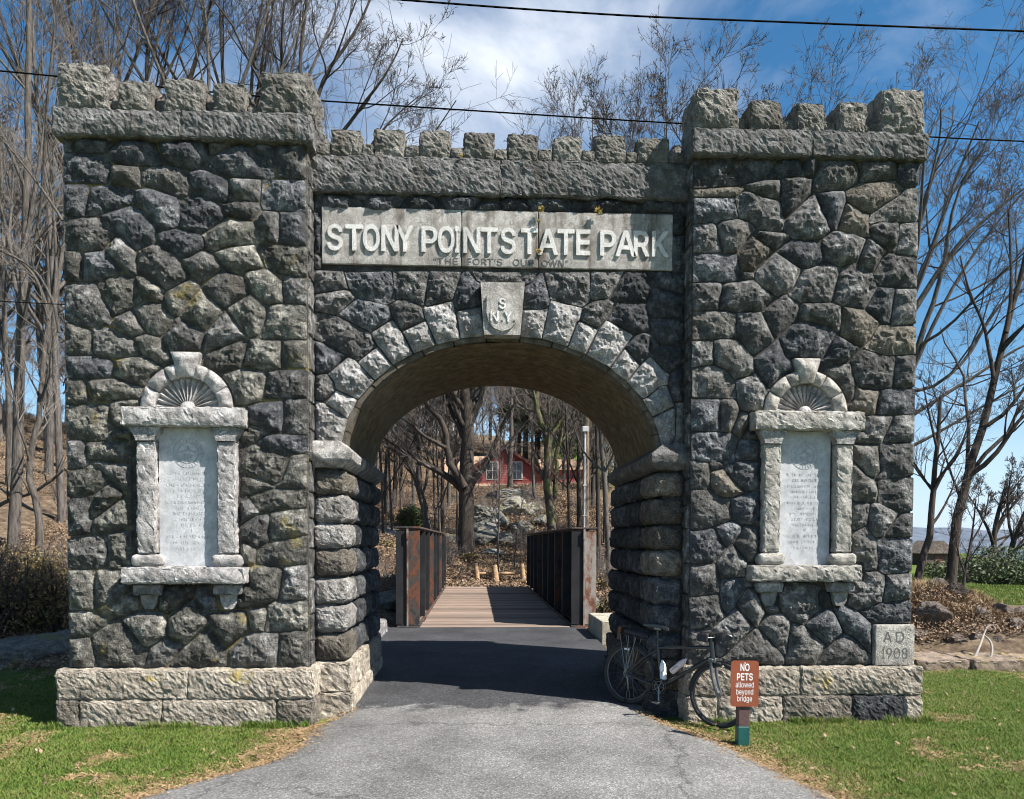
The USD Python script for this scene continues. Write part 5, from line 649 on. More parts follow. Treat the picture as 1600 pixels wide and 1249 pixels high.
for side in (0,):
    obj('wall', boxm(-hw, hw, .0, 8., -2.5, ze), M['trim'], hs)
    nb = 22
    for k in range(nb):                                # boards of the gable front
        a = z0h + (zr - .12 - z0h) * k / nb; b = z0h + (zr - .12 - z0h) * (k + 1) / nb
        half = hw if b < ze else max(.06, hw * (zr - b) / (zr - ze))
        obj('board', (np.array([[-half, -.02, b], [half, -.02, b], [half, -.055, a], [-half, -.055, a], [-half, 0, b], [half, 0, b], [half, -.02, a], [-half, -.02, a]]), np.array([[3, 2, 1], [3, 1, 0], [0, 1, 5], [0, 5, 4], [3, 6, 2], [3, 7, 6], [2, 6, 5], [2, 5, 1], [3, 0, 4], [3, 4, 7]])), M['clapboard'], hs)
    obj('gable_wall', extr(Polygon([(-hw, ze - .1), (hw, ze - .1), (0, zr - .1)]), .1, .12), M['clapboard'], hs)
rf = lambda s: Polygon([(s * 0, zr), (s * 0, zr + .14), (s * (hw + .5), ze - .25 + .14), (s * (hw + .5), ze - .25)])
for s in (-1, 1): obj('roof', extr(rf(s), 8.6, 8.3), M['shingle'], hs); obj('barge_board', extr(Polygon([(0, zr - .12), (0, zr + .13), (s * (hw + .48), ze - .25 + .13), (s * (hw + .48), ze - .40)]), .06, -.31), M['trim'], hs)
for x in (-1.02, 1.02):
    w = obj('window', boxm(x - .52, x + .52, -.085, -.05, z0h + .42, z0h + 1.98), M['white_trim'], hs)
    for zz in (0, 1): obj('pane', boxm(x - .44, x + .44, -.10, -.086, z0h + .5 + .72 * zz, z0h + 1.16 + .72 * zz), M['glass'], w)
    obj('mullion', boxm(x - .025, x + .025, -.112, -.101, z0h + .5, z0h + 1.88), M['white_trim'], w)
pr = obj('porch_roof', (np.array([[-5.0, -2.2, z0h - .35], [3.3, -2.2, z0h - .35], [3.3, -.06, z0h + .12], [-5.0, -.06, z0h + .12], [-5.0, -2.2, z0h - .5], [3.3, -2.2, z0h - .5], [3.3, -.06, z0h - .1], [-5.0, -.06, z0h - .1]]), np.array([[0, 1, 2], [0, 2, 3], [4, 6, 5], [4, 7, 6], [0, 4, 5], [0, 5, 1], [1, 5, 6], [1, 6, 2], [0, 3, 7], [0, 7, 4]])), M['shingle'], hs, label='long tan porch roof')
obj('porch_wall', boxm(-4.7, 3.1, -1.9, -.0, -2.5, z0h - .42), M['trim'], hs)
obj('wing', boxm(-5.2, -hw - .02, 2.5, 7., -2.5, ze + .2), M['clapboard'], hs)
obj('wing_roof', (np.array([[-5.6, 2.1, ze + .1], [-2.4, 2.1, ze + .1], [-1.2, 4.8, zr - .3], [-5.6, 4.8, zr - .3], [-5.6, 7.4, ze + .1], [-1.2, 7.4, ze + .1]]), np.array([[0, 1, 2], [0, 2, 3], [3, 2, 5], [3, 5, 4], [0, 3, 4]])), M['shingle'], hs)
obj('annex', boxm(hw + .02, 8.2, 3., 7., -2.5, z0h + 1.6), M['clapboard'], hs)
obj('annex_roof', (np.array([[hw, 2.7, z0h + 1.55], [8.5, 2.7, z0h + 1.55], [8.5, 5., z0h + 2.7], [hw, 5., z0h + 2.7], [hw, 7.3, z0h + 1.55], [8.5, 7.3, z0h + 1.55]]), np.array([[0, 1, 2], [0, 2, 3], [3, 2, 5], [3, 5, 4], [1, 5, 2], [0, 3, 4]])), M['shingle'], hs)

# ------------------------------------------------------------------ rustic log fence past the bridge
M['logwood'] = plain('peeled_log', (.34, .22, .12), .85, vary=.4, bump=.4); M['logbark'] = plain('log_bark', (.09, .065, .05), .9, vary=.4)
fn = thing('log_fence', 'low rustic log rail fence at the far end of the bridge', 'fence')
for px_, py_, t_, r_ in ((743, 897, 910, .10), (772, 896, 916, .13), (815, 897, 913, .10)):
    a = at(px_, py_, 33.5); g_ = gz(a[0], a[1]); obj('post', tube([(a[0] + .12, a[1], g_ - .3), (a[0], a[1], g_ + .75)], [r_ * 1.3, r_], 10, 6), M['logwood'], fn, smooth=40)
a, b, c = at(736, 894, 33.6), at(772, 897, 33.6), at(822, 894, 33.6)
for p, q in ((a, b), (b, c)): obj('rail', tube([p + [0, 0, .03], (p + q) / 2 + [0, 0, -.03], q + [0, 0, .03]], .065, 8, 7), M['logwood'], fn, smooth=True)

# ------------------------------------------------------------------ utility pole and wires
M['pole'] = bark('weathered_pole', (.16, .12, .09)); M['conduit'] = plain('white_conduit', (.5, .5, .49), .35, vary=.05)
pp = at(915, 838, 36); pg_ = gz(pp[0], pp[1])
up_ = thing('utility_pole', 'wooden utility pole with a white metal conduit behind the right girder', 'pole', (pp[0], pp[1], pg_))
obj('pole', tube([(0, 0, -.5), (0, 0, 13)], [.17, .12], 12, 6), M['pole'], up_, smooth=True)
zt = at(912, 676, 36)[2] - pg_
obj('conduit', tube([(-.10, -.19, 0), (-.09, -.18, zt)], .045, 8), M['conduit'], up_, smooth=True)
obj('conduit_head', tri(rock(-.22, .06, -.28, -.1, zt - .02, zt + .24, r=.03, amp=0, sp=9)), M['conduit'], up_)
for k in range(4): obj('strap', boxm(-.17, .0, -.24, -.16, 1 + k * zt / 4.5, 1.05 + k * zt / 4.5), M['conduit'], up_)
M['wire'] = plain('black_cable', (.006, .006, .006), .95, spec=.05)
def wire(pts, depth, r, label):
    P = [at(x, y, d) for (x, y), d in zip(pts, depth)]
    obj('overhead_wire', tube(P, r, 6, 40), M['wire'], label=label, cat='wire', smooth=True)
wire([(300, -28), (615, -1), (1100, 30), (1600, 49), (1900, 56)], [11, 11, 11.2, 11.5, 11.7], .013, 'upper black cable crossing the sky above both towers')
wire([(-200, 95), (0, 111), (490, 157), (1060, 193), (1450, 214), (1700, 225)], [13, 13, 13.4, 14, 14.4, 14.8], .013, 'lower black cable passing behind the battlements')
wire([(-200, 462), (0, 471), (100, 476), (300, 484)], [15, 15, 15, 15], .009, 'thin cable low on the left between the trunks')

# ------------------------------------------------------------------ right side: low wall, bank rocks, forked stick, shed, far hills and river
M['lowwall'] = rocky('mossy_slab', (.10, .08, .06), (.22, .17, .13), (.34, .28, .22), lichen=(.25, .19, .07), lich_lo=.5, vary=.1, bump=.7)
a, b = at(1425, 1040, 12.0), at(1660, 1046, 12.0)
lw_o = thing('low_wall', 'low flat-topped stone edging along the lawn right of the gate', 'wall')
for k in range(4):
    p, q = a + (b - a) * k / 4 * 1.5, a + (b - a) * (k + 1) / 4 * 1.5
    obj('slab', tri(rock(p[0] + .01, q[0] - .01, p[1] - .12, p[1] + .75, -.1, .135, r=.03, amp=.03, sp=.05, seed=k + 3)), M['lowwall'], lw_o, smooth=35)
M['bankrock'] = rocky('brown_bank_rock', (.035, .029, .025), (.09, .072, .06), (.2, .17, .148), vary=.35, bump=1.)
M['greyrock'] = rocky('mossy_grey_outcrop', (.07, .068, .06), (.18, .17, .15), (.32, .31, .28), lichen=(.19, .17, .07), lich_lo=.52, vary=.3, bump=1.)
def boulder(c, size, seed, mt, label, group=None, flat=1.0, name='boulder'):
    size = np.array(size) * .86
    m = trimesh.creation.icosphere(4, 1.0); v = m.vertices
    r_ = np.random.default_rng(seed); f = np.ones(len(v)) * 9
    for k in range(17):
        n = r_.normal(size=3); n /= np.linalg.norm(n); f = np.minimum(f, r_.uniform(.55, .95) / np.maximum(v @ n, 1e-3))
    f = np.minimum(f, 1.15) * (1 + .22 * (meshkit.fbm(v * 2.5 + seed, 4, seed) - .5) + .2 * (meshkit.fbm(v * 7 + seed, 4, seed) - .5)) + r_.uniform(-.012, .012, len(v))
    v = v * f[:, None] * np.array(size); an = r_.uniform(0, 2 * PI); tl = r_.uniform(-.3, .3)
    m = rot(rot((v, m.faces), (0, 1, 0), tl), (0, 0, 1), an)
    return obj(name, mv(m, c), M[mt], label=label, cat='rock', group=group)
rg = np.random.default_rng(12)
BANK = ['largest grey slab of the bank close to the date stone', 'broad brown rock behind the large slab in the bank', 'rock at the top of the bank under the large leaning tree', 'grey rock just right of the large leaning tree foot', 'brown rock low in the bank touching the gate in view', 'small rock right beside the forked pale stick', 'grey rock right of the forked pale stick', 'wide rock low at the right edge of the photograph', 'low brown rock left of the forked stick', 'grey rock above the forked stick', 'topmost rock of the bank nearest the tower', 'little brown rock at the foot of the forked stick', 'smallest rock between the stick and the right edge', 'rock high on the bank at the right edge']
for k, (px_, py_, d, sx, sz) in enumerate([(1462, 985, 13.6, .75, .42), (1500, 965, 14.2, .5, .35), (1475, 938, 14.6, .45, .25), (1515, 945, 14.8, .4, .28), (1440, 1010, 13.2, .45, .3), (1545, 1003, 13.6, .35, .26), (1580, 995, 13.8, .45, .33), (1598, 1020, 13.3, .5, .3), (1500, 1024, 13.0, .35, .22), (1545, 975, 14.4, .35, .2), (1455, 925, 15.2, .4, .2), (1535, 1028, 13.0, .3, .2), (1570, 1030, 12.9, .25, .15), (1610, 960, 14.8, .5, .25)]):
    p = at(px_, py_, d); boulder((p[0], p[1] + .2, gz(p[0], p[1]) + sz * .35), (sx * .62, sx * .5, sz * .75), 20 + k, 'bankrock', BANK[k], 'rocks in the right bank')
M['driftwood'] = plain('bleached_stick', (.27, .24, .21), .8, vary=.2)
fs = thing('forked_branch', 'pale forked stick leaning against the bank', 'branch')
p0, p1, p2, p3 = at(1522, 1029, 12.35), at(1537, 992, 12.6), at(1547, 1029, 12.35), at(1541, 982, 12.65)
obj('branch', tube([p0, (p0 + p1) / 2 + [.02, 0, .03], p1, p3], [.024, .02, .018, .012], 8, 14), M['driftwood'], fs, smooth=True); obj('fork', tube([p2, p2 * .4 + p1 * .6 + [.06, 0, .05], p1 + [.02, 0, -.02]], [.02, .018, .016], 8, 10), M['driftwood'], fs, smooth=True)
obj('twig', tube([p3, at(1550, 977, 12.65), at(1556, 984, 12.6)], [.018, .008], 6, 6), M['driftwood'], fs, smooth=True)
p = at(1452, 898, 40); sz = gz(p[0], p[1])
sd = thing('shed', 'small dark brown shed beyond the bank', 'shed', (p[0], p[1], sz), 12)
M['shedwood'] = plain('dark_shed_wood', (.07, .05, .04), .9)
obj('wall', boxm(-.8, .8, -.6, .6, -.2, .75), M['shedwood'], sd); obj('roof', extr(Polygon([(-1, .7), (1, .7), (.1, 1.35), (-.1, 1.35)]), 1.6, .8), M['bankrock'], sd); obj('door', boxm(-.25, .25, -.63, -.605, -.15, .6), M['trim'], sd)
# river and far hills
M['river'] = usdkit.material(stage, '/World/Looks/river_water', {'g': ('geometry', {}), 'n': ('noise_texture', {'scale': .4, 'detail': 4.}), 'bp': ('bump', {'strength': .3, 'distance': .3}), 'p': ('principled_bsdf', {'base_color': (.02, .045, .08), 'roughness': .15})}, [('g.position', 'n.vector'), ('n.fac', 'bp.height'), ('bp.normal', 'p.normal')], surface='p.BSDF')
obj('river', (np.array([[150., 150, -24.5], [6000, 150, -24.5], [6000, 6000, -24.5], [150, 6000, -24.5]]), np.array([[0, 1, 2], [0, 2, 3]])), M['river'], kind='structure', label='wide blue river far beyond the lawn', cat='river')
n = 160; xs = np.linspace(-1500, 5000, n); hh = 30 + 70 * meshkit.fbm(np.c_[xs / 500, xs * 0, xs * 0], 5, 4)
rows = [np.c_[xs, 2400 + 150 * meshkit.fbm(np.c_[xs / 300, xs * 0 + 9, xs * 0], 3, 2) + 260 * t, -30 + (hh + 10) * s] for t, s in ((0, 0), (.5, .45), (1, .8), (1.6, 1.0), (3, .9), (5, 0))]
V = np.vstack(rows); i = np.arange(6 * n).reshape(6, n); q = np.stack([i[:-1, :-1], i[:-1, 1:], i[1:, 1:], i[1:, :-1]], -1).reshape(-1, 4)
V[:, 2] += 10 * (meshkit.fbm(V / 60, 3, 6) - .5) * (V[:, 2] > -20)
M['hills'] = plain('wooded_far_hills', (.075, .095, .125), 1., vary=.4, scale=.02)  # blue-grey base colour stands in for distant haze
obj('hills', (V, q), M['hills'], smooth=True, kind='structure', label='low wooded hills on the far shore', cat='hills')
# rocks of the central outcrop, the left boulder and the left slope
LEDGE = ['largest mossy ledge rock in the middle of the outcrop', 'ledge rock right of the largest in the outcrop', 'mossy rock at the left foot of the outcrop', 'rock at the right foot of the outcrop', 'ledge rock touching the massive forked tree in view', 'topmost broad ledge rock under the house', 'low rock before the outcrop beside the massive tree', 'low rock before the middle of the outcrop', 'ledge rock high on the right of the outcrop', 'lowest small rock of the outcrop above the log fence', 'rock left of the massive tree foot', 'rock beside the mossy forked tree', 'grey rock over the left girder below the green bush', 'rock on the slope left of the left girder', 'rock low beside the left girder', 'rock beyond the right girder by the grey trunk', 'small rock higher behind the right girder', 'rock close behind the pale concrete block']
for k, (px_, py_, d, sx, sy, sz) in enumerate([(775, 810, 45, 2.2, 1.5, .9), (800, 790, 47, 1.6, 1.4, .8), (760, 830, 43, 1.5, 1.2, .8), (815, 822, 44, 1.3, 1., .6), (745, 800, 46, 1.1, 1.2, .9), (790, 772, 52, 2.4, 1.5, .6), (750, 850, 41, 1.4, 1., .55), (790, 848, 42, 1.2, 1., .45), (830, 790, 48, 1.3, 1., .6), (770, 868, 39, .9, .7, .35), (700, 850, 41, 1., .8, .35), (850, 815, 45, .8, .8, .5), (640, 850, 36, .8, .7, .3), (600, 880, 25, .6, .5, .3), (605, 950, 18.5, .5, .5, .35), (935, 930, 24, .7, .6, .4), (940, 880, 34, .6, .5, .3), (945, 965, 18, .6, .5, .3)]):
    p = at(px_, py_, d); boulder((p[0], p[1] + sy * .5, gz(p[0], p[1]) + sz * .35), (sx * 1.1, sy, sz * 1.15), 60 + k, 'greyrock', LEDGE[k], 'ledge rocks past the bridge', name='ledge_rock')
p = at(45, 1035, 12.2); boulder((p[0], p[1], .1), (1.15, .7, .52), 91, 'greyrock', 'broad grey boulder in the shade left of the gate')
# gravel path far left behind the girder
pa = [at(x, y, d) for x, y, d in ((540, 832, 38), (580, 829, 40), (625, 829, 41))]
M['gravel'] = plain('pale_gravel', (.33, .32, .30), .95, vary=.3, scale=8.)
cs = np.linspace(0, 1, 14); L = np.array([np.interp(cs, [0, .5, 1], [q[i] for q in pa]) for i in range(3)]).T
V = []
for off in (-1.5, 0, 1.5):
    w = L + [0, off, 0]; w[:, 2] = terrain(w[:, :2]) + .06; V.append(w)
V = np.vstack(V); i = np.arange(42).reshape(3, 14); q = np.stack([i[:-1, :-1], i[:-1, 1:], i[1:, 1:], i[1:, :-1]], -1).reshape(-1, 4)
obj('path', (V, q), M['gravel'], smooth=True, kind='structure', label='pale path on the slope left of the bridge', cat='path')


# ------------------------------------------------------------------ trees
def children(rng, P, R, count, tmin, ratio, ang, up, jit, npts, rr, rmin, lenjit=.35, taper=.75):
    """one level of side branches for all polylines P (B, n, 3), R (B, n)"""
    B, n, _ = P.shape
    par = np.repeat(np.arange(B), count); K = len(par)
    t = rng.uniform(tmin, 1, K) ** .85; f = t * (n - 1); i = np.minimum(f.astype(int), n - 2); w = (f - i)[:, None]
    p0 = P[par, i] * (1 - w) + P[par, i + 1] * w; r0 = R[par, i] * (1 - w[:, 0]) + R[par, i + 1] * w[:, 0]
    T = P[par, i + 1] - P[par, i]; T /= np.linalg.norm(T, axis=1, keepdims=True) + 1e-9
    L = np.linalg.norm(np.diff(P, axis=1), axis=2).sum(1)[par] * ratio * (1.1 - .55 * t) * rng.uniform(1 - lenjit, 1 + lenjit, K)
    d = rng.normal(size=(K, 3)); d -= (d * T).sum(1, keepdims=True) * T; d /= np.linalg.norm(d, axis=1, keepdims=True) + 1e-9
    a = np.radians(rng.uniform(*ang, K))[:, None]; D = T * np.cos(a) + d * np.sin(a)
    Q = np.zeros((K, npts, 3)); Q[:, 0] = p0; step = L / (npts - 1)
    for s in range(1, npts):
        D = D + rng.normal(size=(K, 3)) * jit + np.array([0, 0, up]); D /= np.linalg.norm(D, axis=1, keepdims=True); Q[:, s] = Q[:, s - 1] + D * step[:, None]
    rs = np.maximum(r0 * rr * rng.uniform(.75, 1.1, K), rmin)
    return Q, np.maximum(rs[:, None] * np.linspace(1, 1 - taper, npts), rmin * .75)
def resample_r(pts, radii, n):
    pts = np.asarray(pts, float); return resample(pts, n), np.interp(np.linspace(0, 1, n), np.linspace(0, 1, len(radii)), radii)
def tree(name, label, limbs, mats, seed, levels, loc=None, group=None, cat='tree', sides=(9, 6, 4, 3, 3), rmin=.008):
    """limbs: list of (points, radii), world coordinates; levels: dicts for children()"""
    r = np.random.default_rng(seed); base = np.array(limbs[0][0][0] if loc is None else loc, float)
    t = thing(name, label, cat, base, 0, group)
    n0 = 14; P = np.array([resample(np.asarray(p, float) - base, n0) for p, _ in limbs]); R_ = np.array([np.interp(np.linspace(0, 1, n0), np.linspace(0, 1, len(q)), q) for _, q in limbs])
    wob = r.normal(size=P.shape) * R_[:, :, None] * .12; wob[:, 0] = 0; P = P + wob
    V, F = tubes(P, R_, sides[0]); obj('trunk', (V, F), M[mats[0]], t, smooth=True)
    ms, cur = [], (P, R_)
    big = []
    for k, lv in enumerate(levels):
        cur = children(r, *cur, **{**dict(rmin=rmin), **lv}); (big if k == 0 else ms).append(tubes(*cur, sides[min(k + 1, 4)]))
    obj('boughs', cat_(big), M[mats[0]], t, smooth=True)
    if ms: obj('crown', cat_(ms), M[mats[1]], t, smooth=True)
    return t
LV_TALL = [dict(count=11, tmin=.30, ratio=.42, ang=(25, 55), up=.14, jit=.10, npts=8, rr=.55), dict(count=7, tmin=.2, ratio=.42, ang=(25, 60), up=.10, jit=.13, npts=6, rr=.55), dict(count=6, tmin=.2, ratio=.48, ang=(25, 60), up=.09, jit=.12, npts=5, rr=.6), dict(count=4, tmin=.2, ratio=.5, ang=(25, 60), up=.10, jit=.12, npts=4, rr=.7)]
LV_LIMB = [dict(count=6, tmin=.25, ratio=.50, ang=(25, 60), up=.08, jit=.13, npts=8, rr=.55), dict(count=6, tmin=.2, ratio=.48, ang=(25, 60), up=.09, jit=.11, npts=6, rr=.55), dict(count=6, tmin=.15, ratio=.5, ang=(25, 65), up=.09, jit=.12, npts=5, rr=.6), dict(count=4, tmin=.2, ratio=.55, ang=(25, 60), up=.09, jit=.12, npts=4, rr=.7)]
LV_OPEN = [dict(count=7, tmin=.3, ratio=.42, ang=(20, 50), up=.12, jit=.10, npts=8, rr=.5), dict(count=7, tmin=.2, ratio=.45, ang=(25, 55), up=.10, jit=.11, npts=6, rr=.5), dict(count=5, tmin=.2, ratio=.5, ang=(25, 55), up=.09, jit=.11, npts=5, rr=.6), dict(count=3, tmin=.3, ratio=.5, ang=(25, 60), up=.09, jit=.12, npts=4, rr=.7)]
LV_SMALL = [dict(count=9, tmin=.3, ratio=.40, ang=(25, 55), up=.10, jit=.12, npts=6, rr=.5), dict(count=6, tmin=.2, ratio=.5, ang=(25, 60), up=.09, jit=.12, npts=5, rr=.55), dict(count=5, tmin=.2, ratio=.5, ang=(25, 60), up=.10, jit=.12, npts=4, rr=.65)]
LV_TOP = [dict(count=14, tmin=.5, ratio=.24, ang=(28, 58), up=.14, jit=.10, npts=7, rr=.55), dict(count=6, tmin=.2, ratio=.5, ang=(25, 55), up=.10, jit=.13, npts=5, rr=.55), dict(count=5, tmin=.2, ratio=.5, ang=(25, 60), up=.09, jit=.11, npts=4, rr=.6), dict(count=3, tmin=.2, ratio=.5, ang=(25, 60), up=.09, jit=.12, npts=4, rr=.7)]
def px_limb(pts, depths, r0, r1):
    ds = np.interp(np.linspace(0, 1, len(pts)), np.linspace(0, 1, len(depths)), depths)
    return [at(x, y, d) for (x, y), d in zip(pts, ds)], [r0, r1]
def rooted(l):
    p = l[0][0]; p[2] = min(p[2], gz(p[0], p[1])) - .15; return l
# --- woods to the left: traced trunks
tree('bare_tree', 'straight tan trunk rising beside the left edge of the photograph', [rooted(px_limb([(20, 872), (25, 740), (31, 620), (36, 480), (41, 330), (45, 150), (44, -60)], [17.5, 17.8], .135, .05)), px_limb([(37, 470), (14, 380), (-5, 290)], [17.6, 17.2], .05, .02), px_limb([(39, 380), (60, 270), (78, 120), (90, -20)], [17.6, 18], .05, .02)], ('bark_tan', 'twig'), 101, LV_OPEN, rmin=.005)
tree('bare_tree', 'slim grey leaning tree close to the left tower', [rooted(px_limb([(62, 850), (58, 790), (44, 735), (50, 700), (62, 640), (68, 560), (76, 500)], [16.5, 16.8], .085, .04)), px_limb([(76, 500), (58, 440), (20, 400), (-10, 385)], [16.6, 16.2], .045, .015), px_limb([(76, 500), (88, 430), (84, 330), (70, 250)], [16.8, 17], .04, .015), px_limb([(92, 520), (60, 430), (0, 392)], [16.2, 15.8], .035, .02), px_limb([(98, 345), (50, 275), (0, 215)], [16.2, 16.], .03, .015)], ('bark_tan', 'twig_pale'), 102, LV_SMALL, rmin=.0045)
tree('bare_tree', 'grey trunk partly hidden by the left tower', [rooted(px_limb([(98, 840), (92, 680), (86, 560), (84, 460), (76, 330), (60, 180), (50, 30)], [20, 20.5], .10, .04)), px_limb([(85, 480), (100, 380), (120, 250), (128, 80)], [20, 20.5], .06, .02)], ('bark_grey', 'twig'), 103, LV_OPEN, rmin=.005)
tree('bare_tree', 'pale forked tree on the slope behind the grey trunk', [rooted(px_limb([(76, 700), (74, 640), (64, 560), (60, 470), (58, 350)], [27, 27], .16, .06)), px_limb([(74, 640), (84, 540), (92, 430), (90, 300)], [27, 27], .10, .03)], ('bark_tan', 'twig'), 104, LV_OPEN, rmin=.005)
tree('bare_tree', 'thin pinkish trunk at the far left edge', [rooted(px_limb([(10, 860), (14, 640), (8, 500), (4, 320), (-6, 100)], [22, 22], .10, .03)), px_limb([(12, 600), (-4, 480), (-20, 340)], [22, 22], .05, .02)], ('bark_tan', 'twig_pale'), 105, LV_OPEN, rmin=.005)
tree('fallen_branch', 'grey dead branch hanging low across the left slope', [px_limb([(-20, 800), (20, 780), (50, 770), (98, 735)], [18, 17.5], .05, .03)], ('bark_tan', 'twig_pale'), 106, LV_SMALL[1:], cat='branch')
# --- trees standing behind the left tower, tops above the battlements
for k, (x0, x1, x2, d, r0, lab) in enumerate([(128, 118, 96, 25, .15, 'leftmost tall tree rising behind the left tower'), (196, 186, 172, 28, .15, 'tall tree above the first small merlon of the left tower'), (222, 229, 243, 26, .15, 'tall forked tree above the middle of the left tower'), (335, 326, 308, 25, .14, 'dark stem above the right half of the left tower'), (352, 348, 338, 29, .16, 'pale stem close beside the dark stem above the left tower'), (388, 394, 430, 27, .15, 'tree leaning right above the corner merlon of the left tower')]):
    b = at(x0, 780, d); top = at(x2, -90, d); mid = at(x1, 120, d); g_ = gz(b[0], b[1])
    main = ([(b[0], b[1], g_ - .2), tuple((np.array([b[0], b[1], g_]) + mid) / 2 + [.2 * (-1) ** k, 0, 0]), tuple(mid), tuple(top)], [r0, r0 * .75, r0 * .5, .02])
    lim = [main]
    rg2 = np.random.default_rng(200 + k)
    for s in (-1, 1, -1, 1):
        h = rg2.uniform(.42, .7); p = np.array(main[0][1]) * (1 - h) + mid * h; e = p + np.array([s * rg2.uniform(1.6, 4.), rg2.uniform(-2, 2), rg2.uniform(6, 10)])
        lim.append(([p, p * .6 + e * .4 + [s * .3, 0, -.4], e], [r0 * .5, .02]))
    tree('bare_tree', lab, lim, ('bark_grey' if k % 2 else 'bark_dark', 'twig_dark'), 110 + k, LV_OPEN, rmin=.007)
b = at(470, 800, 26); g_ = gz(b[0], b[1]); P0 = np.array([b[0], b[1], g_ - .2])
def wl(x, y, d): return at(x, y, d)
tree('bare_tree', 'broad tree spreading right behind the inner corner of the left tower', [([P0, wl(466, 400, 26), wl(468, 120, 26), wl(490, -60, 26)], [.2, .16, .09, .03]), ([wl(466, 330, 26), wl(500, 140, 26), wl(560, 40, 26), wl(590, -30, 26)], [.1, .03]), ([wl(467, 300, 26), wl(540, 200, 25.5), wl(600, 120, 25), wl(630, 60, 25)], [.09, .02]), ([wl(467, 340, 26), wl(545, 270, 26), wl(610, 190, 26), wl(655, 150, 26)], [.08, .015]), ([wl(467, 250, 26), wl(440, 100, 26), wl(452, -50, 26)], [.08, .02]), ([wl(468, 400, 26), wl(530, 330, 26.5), wl(590, 270, 27), wl(640, 210, 27)], [.07, .015])], ('bark_dark', 'twig_dark'), 120, LV_LIMB, rmin=.007)
# --- treetops over the arch and the right tower
for k, (x, ytop, d, r0, lab) in enumerate([(1040, 62, 27, .13, 'tallest bare treetop left of the right tower'), (925, 105, 34, .12, 'fine twiggy treetop over the right half of the arch'), (985, 150, 36, .10, 'small treetop between the twiggy one and the right tower'), (1130, 60, 29, .13, 'bare treetop above the first merlon of the right tower'), (1205, 110, 31, .11, 'spreading treetop above the middle merlons of the right tower'), (1290, 105, 33, .11, 'low treetop above the last small merlon of the right tower'), (1405, 95, 34, .11, 'treetop beside the outer corner merlon of the right tower'), (850, 195, 40, .10, 'lowest faint treetop above the arch coping')]):
    b = at(x + 12, 800, d); top = at(x, ytop + 55, d); g_ = gz(b[0], b[1]); m_ = np.array([b[0], b[1], g_]) * .45 + top * .55
    lim = [([(b[0], b[1], g_ - .2), tuple(m_), tuple(top)], [r0, r0 * .5, .012])]
    rg2 = np.random.default_rng(230 + k)
    for s in (-1, 1, 1, -1):
        h = rg2.uniform(.1, .6); p = m_ * (1 - h) + top * h; e = p + np.array([s * rg2.uniform(1.4, 4.0), rg2.uniform(-1, 1), rg2.uniform(2.5, 5)]); e[2] = min(e[2], top[2] - .8)
        lim.append(([p, p * .6 + e * .4 + [s * .3, 0, -.2], e], [r0 * .35, .012]))
    tree('bare_tree', lab, lim, ('bark_dark', 'twig_dark'), 130 + k, LV_TOP, rmin=.009)
# --- right edge
tree('bare_tree', 'large tree leaning right beside the right tower', [rooted(px_limb([(1478, 918), (1488, 870), (1500, 800), (1515, 735), (1535, 670), (1552, 600), (1570, 525), (1590, 450), (1615, 350)], [16.5, 16.8], .115, .04)), px_limb([(1512, 745), (1545, 720), (1600, 650), (1650, 610)], [16.6, 16], .06, .02), px_limb([(1535, 668), (1575, 640), (1620, 560)], [16.6, 16.4], .05, .02), px_limb([(1552, 600), (1540, 520), (1515, 455), (1500, 400)], [16.6, 17], .045, .015), px_limb([(1572, 520), (1580, 430), (1575, 330)], [16.6, 17], .045, .015), px_limb([(1504, 790), (1470, 690), (1455, 640)], [16.6, 16.8], .03, .01)], ('bark_dark', 'twig_dark'), 140, LV_LIMB, rmin=.0045)
tree('bare_tree', 'dark curved tree emerging behind the outer edge of the right tower', [rooted(px_limb([(1428, 905), (1440, 880), (1452, 835), (1457, 775), (1464, 700), (1470, 620)], [15.5, 15.8], .085, .03)), px_limb([(1458, 770), (1480, 730), (1500, 700), (1515, 650)], [15.6, 15.4], .035, .012), px_limb([(1464, 700), (1450, 640), (1442, 600)], [15.6, 15.8], .03, .01)], ('bark_dark', 'twig_dark'), 141, LV_SMALL, rmin=.0045)
hid = at(1360, 900, 19); hg = gz(hid[0], hid[1])
tree('bare_tree', 'wide tree hidden behind the right tower with boughs reaching right', [([(hid[0], hid[1], hg - .2), at(1366, 700, 19), at(1385, 560, 19), at(1405, 470, 19), at(1440, 330, 19), at(1490, 190, 19)], [.24, .2, .15, .12, .06, .015])] +
     [px_limb(p, [19, 18.5], r0, .018) for p, r0 in (([(1390, 560), (1440, 465), (1500, 380), (1580, 310), (1640, 270)], .09), ([(1395, 520), (1436, 440), (1490, 290), (1530, 190)], .085), ([(1372, 670), (1435, 540), (1476, 400), (1488, 330), (1540, 230)], .09), ([(1370, 690), (1440, 640), (1520, 590), (1600, 540), (1660, 520)], .06), ([(1370, 700), (1436, 555), (1500, 430), (1600, 300)], .07), ([(1368, 720), (1440, 690), (1510, 650), (1600, 600)], .05), ([(1400, 480), (1450, 300), (1470, 200), (1470, 170)], .06), ([(1380, 600), (1438, 610), (1500, 570), (1560, 480), (1640, 400)], .05))], ('bark_grey', 'twig_dark'), 142, LV_LIMB, rmin=.0045)
tree('bare_tree', 'spreading tree with a short forked trunk on the far lawn', [rooted(px_limb([(1551, 897), (1552, 868), (1553, 840), (1560, 800), (1575, 760)], [30, 30], .14, .05)), px_limb([(1553, 850), (1535, 810), (1510, 770)], [30, 29], .07, .02), px_limb([(1553, 840), (1575, 800), (1610, 760)], [30, 30], .07, .02), px_limb([(1554, 845), (1590, 830), (1630, 800)], [30, 30], .05, .02)], ('bark_dark', 'twig_dark'), 143, LV_LIMB)
